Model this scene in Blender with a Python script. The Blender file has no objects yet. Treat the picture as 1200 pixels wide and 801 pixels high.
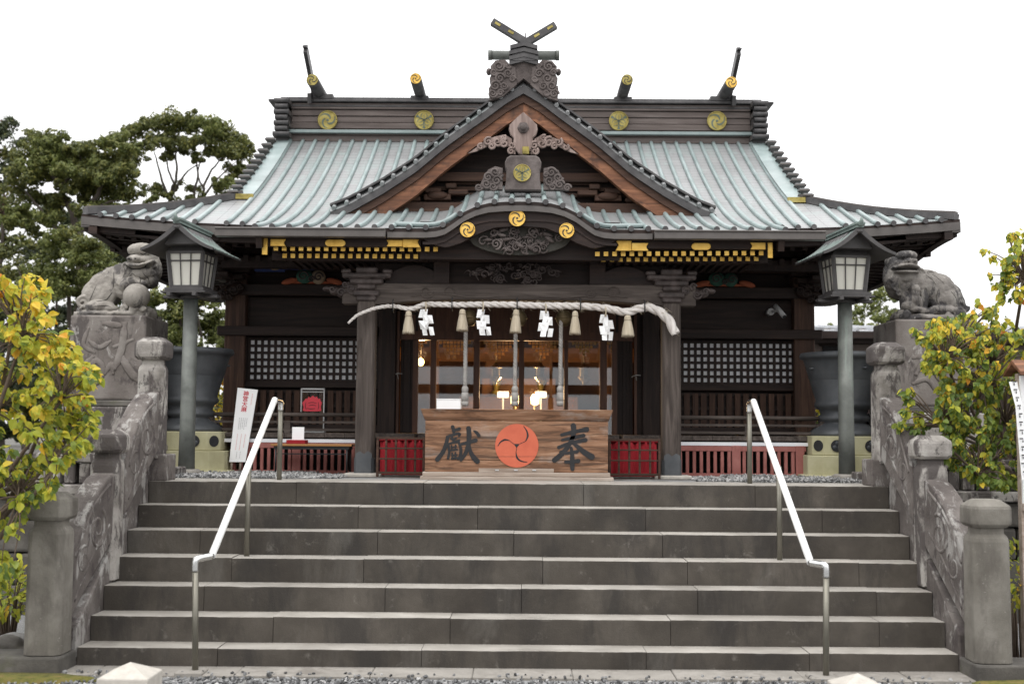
import bpy, bmesh, math, random
from mathutils import Vector, Matrix, noise
random.seed(7)
R = math.radians
PI = math.pi
scene = bpy.context.scene
COL = scene.collection

# ------------------------------------------------------------------ camera, world, sun, exposure
F = 1400.0                      # focal length in pixels of the 1200 px wide photograph
EYE = 1.755
YAW, PITCH, ROLL = 8.3 / F, 105.5 / F, 0.0074
CM = Matrix.Rotation(YAW, 3, 'Z') @ Matrix.Rotation(PI / 2 + PITCH, 3, 'X') @ Matrix.Rotation(ROLL, 3, 'Z')
cd = bpy.data.cameras.new('camera')
cam = bpy.data.objects.new('camera', cd)
COL.objects.link(cam)
cam.matrix_world = Matrix.Translation((0, 0, EYE)) @ CM.to_4x4()
cd.sensor_width = 36
cd.lens = F / 1200 * 36
cd.clip_start, cd.clip_end = 0.1, 2000
cd.dof.use_dof = True
cd.dof.focus_distance = 11.4
cd.dof.aperture_fstop = 1.7
scene.camera = cam

world = bpy.data.worlds.new('World')
scene.world = world
world.use_nodes = True
wn, wl = world.node_tree.nodes, world.node_tree.links
wn.clear()
SUN_EL, SUN_AZ = R(58), R(205)       # azimuth of the sun, from +Y clockwise
sky = wn.new('ShaderNodeTexSky')
sky.sky_type = 'NISHITA'
sky.sun_disc = False
sky.sun_elevation = SUN_EL
sky.sun_rotation = SUN_AZ
sky.air_density, sky.dust_density = 1.0, 4.0
mixw = wn.new('ShaderNodeMixRGB')
mixw.inputs[0].default_value = 0.93
# closed, bright cloud cover, about three times brighter overhead than at the horizon
tcw = wn.new('ShaderNodeTexCoord')
sxw = wn.new('ShaderNodeSeparateXYZ')
crw = wn.new('ShaderNodeMapRange')
crw.inputs['From Min'].default_value, crw.inputs['From Max'].default_value = 0, 1
crw.inputs['To Min'].default_value, crw.inputs['To Max'].default_value = 11.9, 37.0
cxw = wn.new('ShaderNodeCombineXYZ')
wl.new(tcw.outputs['Generated'], sxw.inputs[0])
wl.new(sxw.outputs[2], crw.inputs[0])
for i_ in range(3): wl.new(crw.outputs[0], cxw.inputs[i_])
wl.new(cxw.outputs[0], mixw.inputs[2])
bg = wn.new('ShaderNodeBackground')
bg.inputs['Strength'].default_value = 0.085
wo = wn.new('ShaderNodeOutputWorld')
wl.new(sky.outputs[0], mixw.inputs[1])
wl.new(mixw.outputs[0], bg.inputs[0])
wl.new(bg.outputs[0], wo.inputs[0])

sd = bpy.data.lights.new('sun', 'SUN')
sd.energy = 0.7
sd.angle = R(35)
sd.color = (1.0, 0.97, 0.92)
sun = bpy.data.objects.new('sun', sd)
COL.objects.link(sun)
to_sun = Vector((math.sin(SUN_AZ) * math.cos(SUN_EL), math.cos(SUN_AZ) * math.cos(SUN_EL), math.sin(SUN_EL)))
sun.rotation_euler = to_sun.to_track_quat('Z', 'Y').to_euler()
sun.location = (-4, -6, 12)

vs = scene.view_settings
vs.view_transform = 'Standard'
vs.look = 'None'
vs.exposure = 0.14
vs.gamma = 1.0
vs.use_curve_mapping = False
scene.render.engine = 'CYCLES'
scene.cycles.use_denoising = True
scene.cycles.max_bounces = 8
scene.cycles.caustics_reflective = False
scene.cycles.caustics_refractive = False


def at(px, py, Y):
    """the point on the plane y = Y that photograph pixel (px, py) looks at (layout survey of the place)"""
    d = CM @ Vector(((px - 600) / F, -(py - 400.5) / F, -1))
    return Vector((0, 0, EYE)) + d * (Y / d.y)


def zat(py, Y):
    return at(608 - 0.0074 * (py - 506), py, Y).z


def xat(dx, py, Y):
    return at(608 + dx, py, Y).x - at(608, py, Y).x


# ------------------------------------------------------------------ materials
def new_mat(name):
    m = bpy.data.materials.new(name)
    m.use_nodes = True
    nt = m.node_tree
    nt.nodes.clear()
    out = nt.nodes.new('ShaderNodeOutputMaterial')
    p = nt.nodes.new('ShaderNodeBsdfPrincipled')
    nt.links.new(p.outputs[0], out.inputs[0])
    return m, nt, p, out


def setin(nt, sock, v):
    if hasattr(v, 'is_output'):
        nt.links.new(v, sock)
    else:
        sock.default_value = v


def coords(nt, stretch=(1, 1, 1)):
    tc = nt.nodes.new('ShaderNodeTexCoord')
    oi = nt.nodes.new('ShaderNodeObjectInfo')
    mu = nt.nodes.new('ShaderNodeMath'); mu.operation = 'MULTIPLY'; mu.inputs[1].default_value = 23.0
    nt.links.new(oi.outputs['Random'], mu.inputs[0])
    ad = nt.nodes.new('ShaderNodeVectorMath'); ad.operation = 'ADD'
    nt.links.new(tc.outputs['Object'], ad.inputs[0])
    nt.links.new(mu.outputs[0], ad.inputs[1])
    mp = nt.nodes.new('ShaderNodeMapping')
    mp.inputs['Scale'].default_value = stretch
    nt.links.new(ad.outputs[0], mp.inputs[0])
    return mp.outputs[0]


def noise_tex(nt, vec, scale, detail=6, rough=0.6, dist=0.0):
    n = nt.nodes.new('ShaderNodeTexNoise')
    n.inputs['Scale'].default_value = scale
    n.inputs['Detail'].default_value = detail
    n.inputs['Roughness'].default_value = rough
    n.inputs['Distortion'].default_value = dist
    nt.links.new(vec, n.inputs['Vector'])
    return n.outputs[0]


def ramp(nt, fac, stops):
    r = nt.nodes.new('ShaderNodeValToRGB')
    e = r.color_ramp.elements
    while len(e) < len(stops):
        e.new(0.5)
    for el, (p, c) in zip(e, stops):
        el.position = p
        el.color = (c[0], c[1], c[2], 1) if len(c) == 3 else c
    nt.links.new(fac, r.inputs[0])
    return r.outputs[0]


def mixc(nt, fac, a, b, mode='MIX'):
    m = nt.nodes.new('ShaderNodeMixRGB')
    m.blend_type = mode
    for s, v in zip(m.inputs, (fac, a, b)):
        if isinstance(v, tuple) and len(v) == 3:
            v = (*v, 1)
        setin(nt, s, v)
    return m.outputs[0]


def mat(name, cols, scale=2.5, lo=0.32, hi=0.68, rough=0.75, metallic=0.0, bump=0.25, bscale=40, stretch=(1, 1, 1),
        stains=(), spec=0.4, dist=0.0, bdist=0.01, post=None, vary=0.0):
    """cols spread over a noise; stains = (colour, scale, threshold, softness, stretch, amount) laid over it"""
    m, nt, p, out = new_mat(name)
    v = coords(nt, stretch)
    n = noise_tex(nt, v, scale, 8, 0.62, dist)
    k = len(cols)
    c = ramp(nt, n, [(lo + (hi - lo) * i / max(1, k - 1), cols[i]) for i in range(k)])
    for (sc, ss, th, soft, st, am) in stains:
        sv = coords(nt, st)
        sn = noise_tex(nt, sv, ss, 9, 0.68, 0.4)
        f = ramp(nt, sn, [(th, (0, 0, 0)), (min(1, th + soft), (am, am, am))])
        c = mixc(nt, f, c, sc)
    if post:
        c = post(nt, c)
    if vary:
        gi = nt.nodes.new('ShaderNodeNewGeometry')
        mr = nt.nodes.new('ShaderNodeMapRange')
        mr.inputs['To Min'].default_value, mr.inputs['To Max'].default_value = 1 - vary, 1 + vary
        nt.links.new(gi.outputs['Random Per Island'], mr.inputs[0])
        cb = nt.nodes.new('ShaderNodeCombineXYZ')
        for i in range(3): nt.links.new(mr.outputs[0], cb.inputs[i])
        c = mixc(nt, 1.0, c, cb.outputs[0], 'MULTIPLY')
    nt.links.new(c, p.inputs['Base Color'])
    p.inputs['Roughness'].default_value = rough
    p.inputs['Metallic'].default_value = metallic
    p.inputs['Specular IOR Level'].default_value = spec
    if bump:
        bn = noise_tex(nt, v, bscale, 6, 0.7)
        b = nt.nodes.new('ShaderNodeBump')
        b.inputs['Strength'].default_value = bump
        b.inputs['Distance'].default_value = bdist
        nt.links.new(bn, b.inputs['Height'])
        nt.links.new(b.outputs[0], p.inputs['Normal'])
    return m


def seams(axis, per, width, dark, off=0.0):
    """thin joint lines every per metres along an object axis"""
    def f(nt, c):
        tc = nt.nodes.new('ShaderNodeTexCoord')
        sx = nt.nodes.new('ShaderNodeSeparateXYZ')
        nt.links.new(tc.outputs['Object'], sx.inputs[0])
        a = nt.nodes.new('ShaderNodeMath'); a.operation = 'MULTIPLY_ADD'
        a.inputs[1].default_value = 1 / per; a.inputs[2].default_value = off + 100
        nt.links.new(sx.outputs[axis], a.inputs[0])
        fr = nt.nodes.new('ShaderNodeMath'); fr.operation = 'FRACT'
        nt.links.new(a.outputs[0], fr.inputs[0])
        lt = nt.nodes.new('ShaderNodeMath'); lt.operation = 'LESS_THAN'; lt.inputs[1].default_value = width / per
        nt.links.new(fr.outputs[0], lt.inputs[0])
        return mixc(nt, lt.outputs[0], c, mixc(nt, 1.0, c, (dark, dark, dark), 'MULTIPLY'))
    return f


M = {}
M['step'] = mat('dirty_riser_stone', vary=.10, cols=[(.037, .031, .0255), (.060, .0515, .0425), (.095, .0825, .069)], scale=1.6, rough=.85, bump=.35, bscale=60,  # darker than the treads: dirt, with the front faces' shade in the colour
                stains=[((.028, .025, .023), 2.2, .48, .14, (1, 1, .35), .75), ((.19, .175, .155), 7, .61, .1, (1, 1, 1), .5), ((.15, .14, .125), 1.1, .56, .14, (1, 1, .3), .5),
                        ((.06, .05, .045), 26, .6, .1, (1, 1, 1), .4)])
M['tread'] = mat('worn_tread_stone', vary=.10, cols=[(.23, .212, .188), (.31, .288, .258), (.39, .365, .33)], scale=2.2, rough=.55, spec=.6, bump=.3, bscale=70,  # worn stone; sky light on the tops worked into its paler colour
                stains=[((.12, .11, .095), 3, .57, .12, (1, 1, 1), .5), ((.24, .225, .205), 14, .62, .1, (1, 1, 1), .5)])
M['stone_pale'] = mat('pale_weathered_stone', [(.16, .145, .13), (.29, .27, .25), (.40, .38, .35)], 4, rough=.9, bump=.6, bscale=55,
                      stains=[((.055, .045, .043), 3.0, .48, .06, (1, 1, .45), .9), ((.05, .045, .042), 14, .57, .06, (1, 1, .7), .8)])
M['stone_blotch'] = mat('blotched_stone', [(.062, .052, .048), (.108, .093, .086), (.175, .157, .145)], 3, rough=.9, bump=.7, bscale=50,
                        stains=[((.33, .317, .30), 6.5, .53, .07, (1.4, 1, .5), .75), ((.05, .04, .04), 8, .56, .06, (1, 1, .5), .8)])
M['stone_post'] = mat('granite_post', [(.105, .096, .08), (.155, .143, .123), (.22, .205, .18)], 3, rough=.88, bump=.4, bscale=90,
                      stains=[((.075, .066, .057), 2.4, .50, .14, (1, 1, .4), .8), ((.34, .32, .295), 30, .62, .08, (1, 1, 1), .5),
                              ((.10, .09, .08), 45, .6, .06, (1, 1, 1), .5)])
M['stone_lion'] = mat('lion_stone', [(.15, .135, .12), (.25, .23, .205), (.34, .315, .285)], 3.5, rough=.9, bump=.6, bscale=60,
                      stains=[((.055, .05, .05), 4.2, .5, .07, (1, 1, .6), .85), ((.45, .43, .40), 16, .63, .06, (1, 1, 1), .6)])
M['stone_lion_dark'] = mat('dark_lion_stone', [(.10, .09, .082), (.17, .155, .142), (.25, .235, .215)], 3.5, rough=.9, bump=.6, bscale=60,
                      stains=[((.03, .028, .03), 4.2, .47, .07, (1, 1, .6), .9), ((.42, .40, .38), 15, .62, .06, (1, 1, 1), .6)])
M['stone_brown'] = mat('brown_pedestal_stone', [(.105, .09, .08), (.16, .14, .128), (.23, .21, .192)], 2.6, rough=.9, bump=.6, bscale=55,
                       stains=[((.06, .05, .048), 4, .53, .07, (1, 1, .6), .8), ((.40, .38, .36), 7, .6, .06, (1, 1, .5), .7)])
M['stone_wall'] = mat('dark_wall_stone', vary=.2, cols=[(.05, .046, .04), (.085, .078, .07), (.14, .13, .115)], scale=3, rough=.92, bump=.7, bscale=40,
                      stains=[((.07, .075, .03), 3, .58, .1, (1, 1, 1), .5)])
M['rock'] = mat('rock', [(.08, .08, .08), (.17, .165, .16), (.25, .245, .24)], 5, rough=.9, bump=.6, bscale=50)
M['white_stone'] = mat('white_stone', [(.36, .335, .30), (.46, .43, .385)], 20, rough=.8, bump=.3, bscale=150)
M['gravel_ground'] = mat('gravel_ground', [(.12, .12, .12), (.22, .22, .22), (.38, .38, .375)], 60, rough=.95, bump=.9, bscale=90,
                         stains=[((.10, .09, .06), 1.2, .56, .1, (1, 1, 1), .6)])
M['terrace'] = mat('terrace_ground', [(.055, .05, .045), (.10, .095, .085), (.17, .165, .155)], 50, rough=.95, bump=.9, bscale=90,
                  stains=[((.05, .045, .03), 1.2, .5, .1, (1, 1, 1), .6)])
M['moss'] = mat('moss', [(.06, .06, .015), (.12, .115, .025), (.16, .12, .04)], 14, rough=1, bump=.9, bscale=90)
M['earth'] = mat('earth', [(.05, .045, .03), (.09, .08, .05), (.10, .11, .04)], 8, rough=1, bump=.8, bscale=60)
M['apron'] = mat('apron_stone', [(.20, .185, .165), (.28, .26, .235)], 6, rough=.9, bump=.4, bscale=80,
                 stains=[((.12, .105, .09), 3, .52, .1, (1, 1, 1), .6)])


def wood(name, cols, axis, rough=.7, scale=5, k=14, bump=.4, stains=(), lo=.3, hi=.7, dist=1.0, spec=.3, post=None):
    st = [k, k, k]
    st['xyz'.index(axis)] = 1
    return mat(name, cols, scale / 4, lo=lo, hi=hi, rough=rough, bump=bump, bscale=9, stretch=tuple(st), stains=stains, dist=dist, spec=spec,
               bdist=.004, post=post)


DK = [(.009, .0048, .004), (.019, .0102, .008), (.037, .021, .0155)]
for a in 'xyz':
    M['dark_' + a] = wood('dark_timber_' + a, DK, a, rough=.62)
    M['grey_' + a] = wood('grey_timber_' + a, [(.034, .026, .022), (.07, .056, .049), (.125, .103, .09)], a, rough=.8)
    M['brown_' + a] = wood('brown_timber_' + a, [(.026, .014, .010), (.058, .030, .020), (.10, .054, .036)], a, rough=.7)
M['redbrown'] = wood('red_brown_timber', [(.06, .028, .018), (.17, .074, .040), (.33, .15, .08)], 'x', rough=.65, scale=3,
                     stains=[((.05, .03, .022), 3, .52, .12, (1, 1, 1), .8)])
M['reddoor'] = wood('reddish_door_timber', [(.05, .022, .013), (.085, .037, .022), (.12, .055, .032)], 'z', rough=.5)
M['boxwood'] = wood('weathered_box_timber', [(.05, .027, .016), (.165, .083, .046), (.27, .145, .085), (.34, .225, .15)], 'x', rough=.7, scale=7, k=9, dist=1.5,
                    lo=.28, hi=.72, bump=.5,
                    stains=[((.30, .255, .225), 1.6, .53, .12, (1, 1, 2.2), .75), ((.045, .026, .018), 4.5, .52, .10, (.28, 1, 5), .75), ((.10, .055, .03), 12, .55, .1, (.2, 1, 6), .6)])
M['boxgrey'] = wood('grey_box_timber', [(.22, .17, .135), (.33, .27, .225), (.42, .36, .31)], 'x', rough=.8, scale=6, k=10)
M['palewood'] = wood('pale_carved_timber', [(.15, .105, .09), (.24, .18, .16), (.36, .28, .25)], 'z', rough=.8)
M['carved'] = mat('carved_dark_timber', [(.022, .016, .015), (.05, .037, .034), (.095, .075, .07)], 9, rough=.6, bump=.5, bscale=70)
M['carved_grey'] = mat('carved_brown_timber', [(.055, .043, .040), (.095, .077, .072), (.15, .125, .118)], 7, rough=.75, bump=.5, bscale=70)
M['ridge'] = wood('ridge_sheathing', [(.075, .058, .052), (.115, .092, .084), (.165, .137, .127)], 'x', rough=.6, scale=3)
M['gutter'] = mat('brown_gutter', [(.075, .066, .062), (.11, .098, .092)], 6, rough=.5, bump=.1)
M['copper'] = mat('weathered_copper_sheet', [(.18, .18, .182), (.235, .237, .24), (.207, .241, .237)], 1.4, rough=.42, bump=.12, bscale=30, spec=.5,
                  stains=[((.24, .29, .28), 5, .55, .14, (1, 1, 1), .7), ((.13, .13, .13), 9, .60, .12, (1, .4, 1), .6), ((.30, .34, .335), 3, .58, .14, (5, .35, .35), .6), ((.13, .14, .14), 4, .60, .1, (6, .4, .4), .55)],
                  post=seams(1, .105, .011, .55))
M['batten'] = mat('verdigris_batten', vary=.13, cols=[(.155, .20, .197), (.205, .256, .253), (.255, .30, .30)], scale=3, rough=.42, bump=.1, spec=.6,
                  stains=[((.24, .27, .27), 8, .6, .1, (1, 1, 1), .7)])
M['copper_dark'] = mat('dark_copper', [(.035, .032, .034), (.06, .057, .058), (.09, .085, .085)], 6, rough=.5, bump=.1)
M['copper_lamp'] = mat('lamp_bronze', [(.085, .09, .083), (.13, .138, .127), (.18, .19, .175)], 4, rough=.55, metallic=.3, bump=.1,
                       stains=[((.20, .25, .22), 3, .57, .1, (1, 1, .3), .7)])
M['lamp_green'] = mat('lamp_verdigris', [(.12, .15, .14), (.19, .24, .22)], 6, rough=.6, bump=.15)
M['lamp_dark'] = mat('lamp_frame', [(.045, .042, .042), (.075, .07, .07)], 6, rough=.5, bump=.1)
M['pane'] = mat('frosted_lamp_pane', [(.56, .545, .49), (.64, .625, .56)], 2, rough=.35, bump=0)
M['gold'] = mat('gilt_metal', [(.50, .29, .05), (.68, .42, .09), (.78, .53, .14)], 8, rough=.42, metallic=.55, bump=.12, bscale=60)
M['gold_old'] = mat('old_gilt', [(.16, .13, .035), (.31, .25, .07), (.40, .34, .12)], 8, rough=.5, metallic=.4, bump=.15, bscale=60)
M['inlay'] = mat('dark_inlay', [(.03, .028, .022), (.05, .045, .035)], 8, rough=.6, bump=0)
M['inlay_green'] = mat('green_inlay', [(.07, .09, .07), (.12, .15, .12)], 8, rough=.6, bump=0)
M['bronze'] = mat('dark_bronze', [(.055, .060, .066), (.08, .085, .092), (.11, .116, .122)], 3, rough=.48, metallic=.25, bump=.1)
M['olive'] = mat('olive_concrete', [(.36, .335, .20), (.43, .405, .255), (.49, .465, .31)], 3, rough=.85, bump=.2,
                 stains=[((.24, .22, .13), 2, .56, .14, (1, 1, .5), .6)])
M['pinkred'] = mat('faded_red_paint', [(.24, .085, .07), (.31, .115, .10), (.37, .15, .13)], 5, rough=.75, bump=.2,
                   stains=[((.15, .05, .04), 6, .6, .1, (1, 1, .3), .6)])
M['redcloth'] = mat('crimson_cloth', [(.22, .006, .012), (.31, .01, .018)], 3, rough=.85, bump=.2)
M['vermilion'] = mat('vermilion_paint', [(.46, .10, .055), (.54, .13, .07)], 7, rough=.8, bump=.2,
                     stains=[((.45, .11, .06), 9, .6, .1, (.5, 1, 3), .5)])
M['ink'] = mat('ink', [(.012, .012, .014), (.022, .022, .024)], 10, rough=.7, bump=.1)
M['rope'] = mat('hemp_rope', [(.58, .54, .51), (.74, .70, .67)], 12, rough=.9, bump=.4, bscale=120)
M['tassel'] = mat('flax_tassel', [(.44, .37, .27), (.57, .50, .39)], 4, rough=.95, bump=.7, bscale=14, stretch=(9, 9, .6))
M['paper'] = mat('white_paper', [(.78, .78, .78), (.83, .83, .83)], 4, rough=.8, bump=0)
M['greyrope'] = mat('grey_cord', [(.26, .245, .23), (.40, .385, .365)], 14, rough=.9, bump=.5, bscale=60)
M['brass'] = mat('tarnished_brass', [(.10, .075, .04), (.17, .13, .07)], 8, rough=.45, metallic=.7, bump=.1)
M['steel'] = mat('brushed_steel', [(.55, .55, .55), (.62, .62, .61)], 5, rough=.25, metallic=1.0, bump=0)
M['steel_post'] = mat('olive_grey_tube', [(.15, .14, .115), (.19, .18, .15)], 5, rough=.35, metallic=.6, bump=.05)  # olive tint paints the ground and trees mirrored in the steel
M['railwhite'] = mat('white_coated_rail', [(.80, .80, .79), (.86, .86, .85)], 4, rough=.4, bump=.05)
M['lattice_paper'] = mat('lattice_backing', [(.72, .72, .75), (.80, .80, .83)], 3, rough=.8, bump=0)
M['blue'] = mat('blue_paint', [(.02, .035, .13), (.045, .07, .21)], 6, rough=.8, bump=.2)
M['green'] = mat('green_paint', [(.02, .07, .05), (.05, .13, .095)], 6, rough=.8, bump=.2)
M['orange'] = mat('orange_paint', [(.30, .075, .035), (.38, .11, .05)], 6, rough=.8, bump=.2)
M['cream'] = mat('cream_paint', [(.25, .19, .13), (.36, .28, .20)], 9, rough=.8, bump=.2)
M['red_print'] = mat('red_print', [(.55, .04, .06), (.62, .055, .075)], 4, rough=.7, bump=0)
M['print_grey'] = mat('grey_print', [(.42, .42, .42), (.5, .5, .5)], 4, rough=.8, bump=0)
M['print_pink'] = mat('pink_print', [(.70, .42, .42), (.74, .48, .48)], 4, rough=.8, bump=0)
M['tabletop'] = wood('table_edge', [(.26, .12, .04), (.33, .165, .06)], 'x', rough=.5)
M['black_metal'] = mat('black_metal', [(.02, .02, .022), (.03, .03, .032)], 4, rough=.4, metallic=.4, bump=0)
M['cctv'] = mat('grey_plastic', [(.40, .40, .40), (.46, .46, .46)], 4, rough=.4, bump=0)
M['annex_wall'] = mat('pinkish_render', [(.20, .165, .15), (.24, .20, .185)], 3, rough=.9, bump=.2)
M['annex_roof'] = mat('pale_roof_sheet', [(.34, .35, .37), (.44, .45, .47)], 3, rough=.4, bump=.1)
M['recess'] = mat('dark_recess_stone', [(.02, .018, .017), (.035, .032, .03)], 8, rough=.95, bump=.2)  # shadow of mouth, eye and nostril slits, put in as dark colour
M['bark'] = mat('bark', [(.035, .028, .022), (.065, .053, .042), (.10, .085, .07)], 6, rough=.95, bump=.8, bscale=30, stretch=(1, 1, .4))
M['twig'] = mat('twig', [(.07, .05, .035), (.13, .095, .07)], 6, rough=.9, bump=.3)
M['interior'] = wood('interior_timber', [(.11, .05, .022), (.20, .093, .042)], 'x', rough=.6)
M['tatami'] = mat('straw_mat', [(.20, .16, .08), (.26, .21, .11)], 8, rough=.9, bump=.2)
M['goldpaper'] = None


def emit(name, col, st):
    m, nt, p, out = new_mat(name)
    p.inputs['Base Color'].default_value = (*col, 1)
    p.inputs['Emission Color'].default_value = (*col, 1)
    p.inputs['Emission Strength'].default_value = st
    return m


M['bulb'] = emit('warm_lamp_glow', (1, .62, .22), 9)
M['whitebulb'] = emit('white_lamp_glow', (1, .95, .85), 5)


def glass_mat():
    m, nt, p, out = new_mat('window_glass')
    nt.nodes.remove(p)
    tr = nt.nodes.new('ShaderNodeBsdfTransparent'); tr.inputs[0].default_value = (.86, .88, .88, 1)
    gl = nt.nodes.new('ShaderNodeBsdfGlossy'); gl.inputs['Roughness'].default_value = .01
    gl.inputs[0].default_value = (.95, .97, 1, 1)
    ly = nt.nodes.new('ShaderNodeFresnel'); ly.inputs[0].default_value = 1.8
    mx = nt.nodes.new('ShaderNodeMixShader')
    nt.links.new(ly.outputs[0], mx.inputs[0])
    nt.links.new(tr.outputs[0], mx.inputs[1])
    nt.links.new(gl.outputs[0], mx.inputs[2])
    nt.links.new(mx.outputs[0], out.inputs[0])
    return m


M['glass'] = glass_mat()


def acrylic_mat():
    m, nt, p, out = new_mat('clear_acrylic')
    nt.nodes.remove(p)
    tr = nt.nodes.new('ShaderNodeBsdfTransparent')
    gl = nt.nodes.new('ShaderNodeBsdfGlossy'); gl.inputs['Roughness'].default_value = .05
    mx = nt.nodes.new('ShaderNodeMixShader'); mx.inputs[0].default_value = .006
    nt.links.new(tr.outputs[0], mx.inputs[1]); nt.links.new(gl.outputs[0], mx.inputs[2]); nt.links.new(mx.outputs[0], out.inputs[0])
    return m


M['acrylic'] = acrylic_mat()


def leaf_mat(name, stops, rough=.5, trans=.35):
    m, nt, p, out = new_mat(name)
    g = nt.nodes.new('ShaderNodeNewGeometry')
    c = ramp(nt, g.outputs['Random Per Island'], stops)
    nt.links.new(c, p.inputs['Base Color'])
    p.inputs['Roughness'].default_value = rough
    p.inputs['Specular IOR Level'].default_value = .35
    t = nt.nodes.new('ShaderNodeBsdfTranslucent')
    nt.links.new(c, t.inputs[0])
    mx = nt.nodes.new('ShaderNodeMixShader'); mx.inputs[0].default_value = trans
    nt.links.new(p.outputs[0], mx.inputs[1]); nt.links.new(t.outputs[0], mx.inputs[2]); nt.links.new(mx.outputs[0], out.inputs[0])
    return m


M['goldpaper'] = leaf_mat('gilt_lattice_paper', [(0, (.60, .37, .14)), (1, (.74, .48, .22))], .6, .6)
M['leaf_dark'] = leaf_mat('dark_evergreen_leaf', [(0, (.055, .068, .02)), (.4, (.097, .112, .03)), (.75, (.15, .158, .04)), (1, (.22, .21, .055))], .55, .3)
M['leaf_mid'] = leaf_mat('mid_green_leaf', [(0, (.07, .09, .025)), (.5, (.13, .155, .04)), (1, (.20, .21, .06))], .55, .35)
M['leaf_deep'] = leaf_mat('deep_green_leaf', [(0, (.024, .035, .017)), (.6, (.048, .062, .027)), (1, (.08, .095, .038))], .6, .2)
M['leaf_rust'] = leaf_mat('rusty_leaf', [(0, (.05, .025, .018)), (.6, (.10, .05, .035)), (1, (.15, .085, .05))], .6, .25)
M['leaf_yellow'] = leaf_mat('yellow_autumn_leaf', [(0, (.50, .44, .045)), (.4, (.66, .54, .06)), (.8, (.74, .52, .055)), (.94, (.72, .38, .035)), (1, (.5, .16, .02))], .5, .45)
M['leaf_lime'] = leaf_mat('lime_leaf', [(0, (.26, .31, .035)), (.5, (.42, .44, .05)), (1, (.56, .51, .06))], .5, .48)
M['leaf_green'] = leaf_mat('broad_green_leaf', [(0, (.075, .125, .028)), (.5, (.135, .20, .04)), (1, (.24, .29, .055))], .42, .42)
M['pebble'] = leaf_mat('pebble_stone', [(0, (.04, .04, .04)), (.5, (.12, .12, .122)), (.85, (.22, .22, .22)), (1, (.40, .39, .38))], .85, 0.0)
M['pebble_pale'] = leaf_mat('pale_pebble_stone', [(0, (.08, .08, .08)), (.4, (.20, .20, .20)), (1, (.42, .41, .40))], .85, 0.0)

# ------------------------------------------------------------------ mesh builder and scene tree
W = {}


def tag(o, label=None, cat=None, group=None, kind=None):
    if label: o['label'] = label
    if cat: o['category'] = cat
    if group: o['group'] = group
    if kind: o['kind'] = kind
    return o


def empty(name, loc, label=None, cat=None, group=None):
    o = bpy.data.objects.new(name, None)
    o.empty_display_size = .2
    COL.objects.link(o)
    o.location = loc
    W[o.name] = Vector(loc)
    return tag(o, label, cat, group)


def copy_tree(o, parent=None):
    c = o.copy()
    COL.objects.link(c)
    if parent is not None:
        c.parent = parent
    for ch in list(o.children):
        copy_tree(ch, c)
    return c


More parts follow.
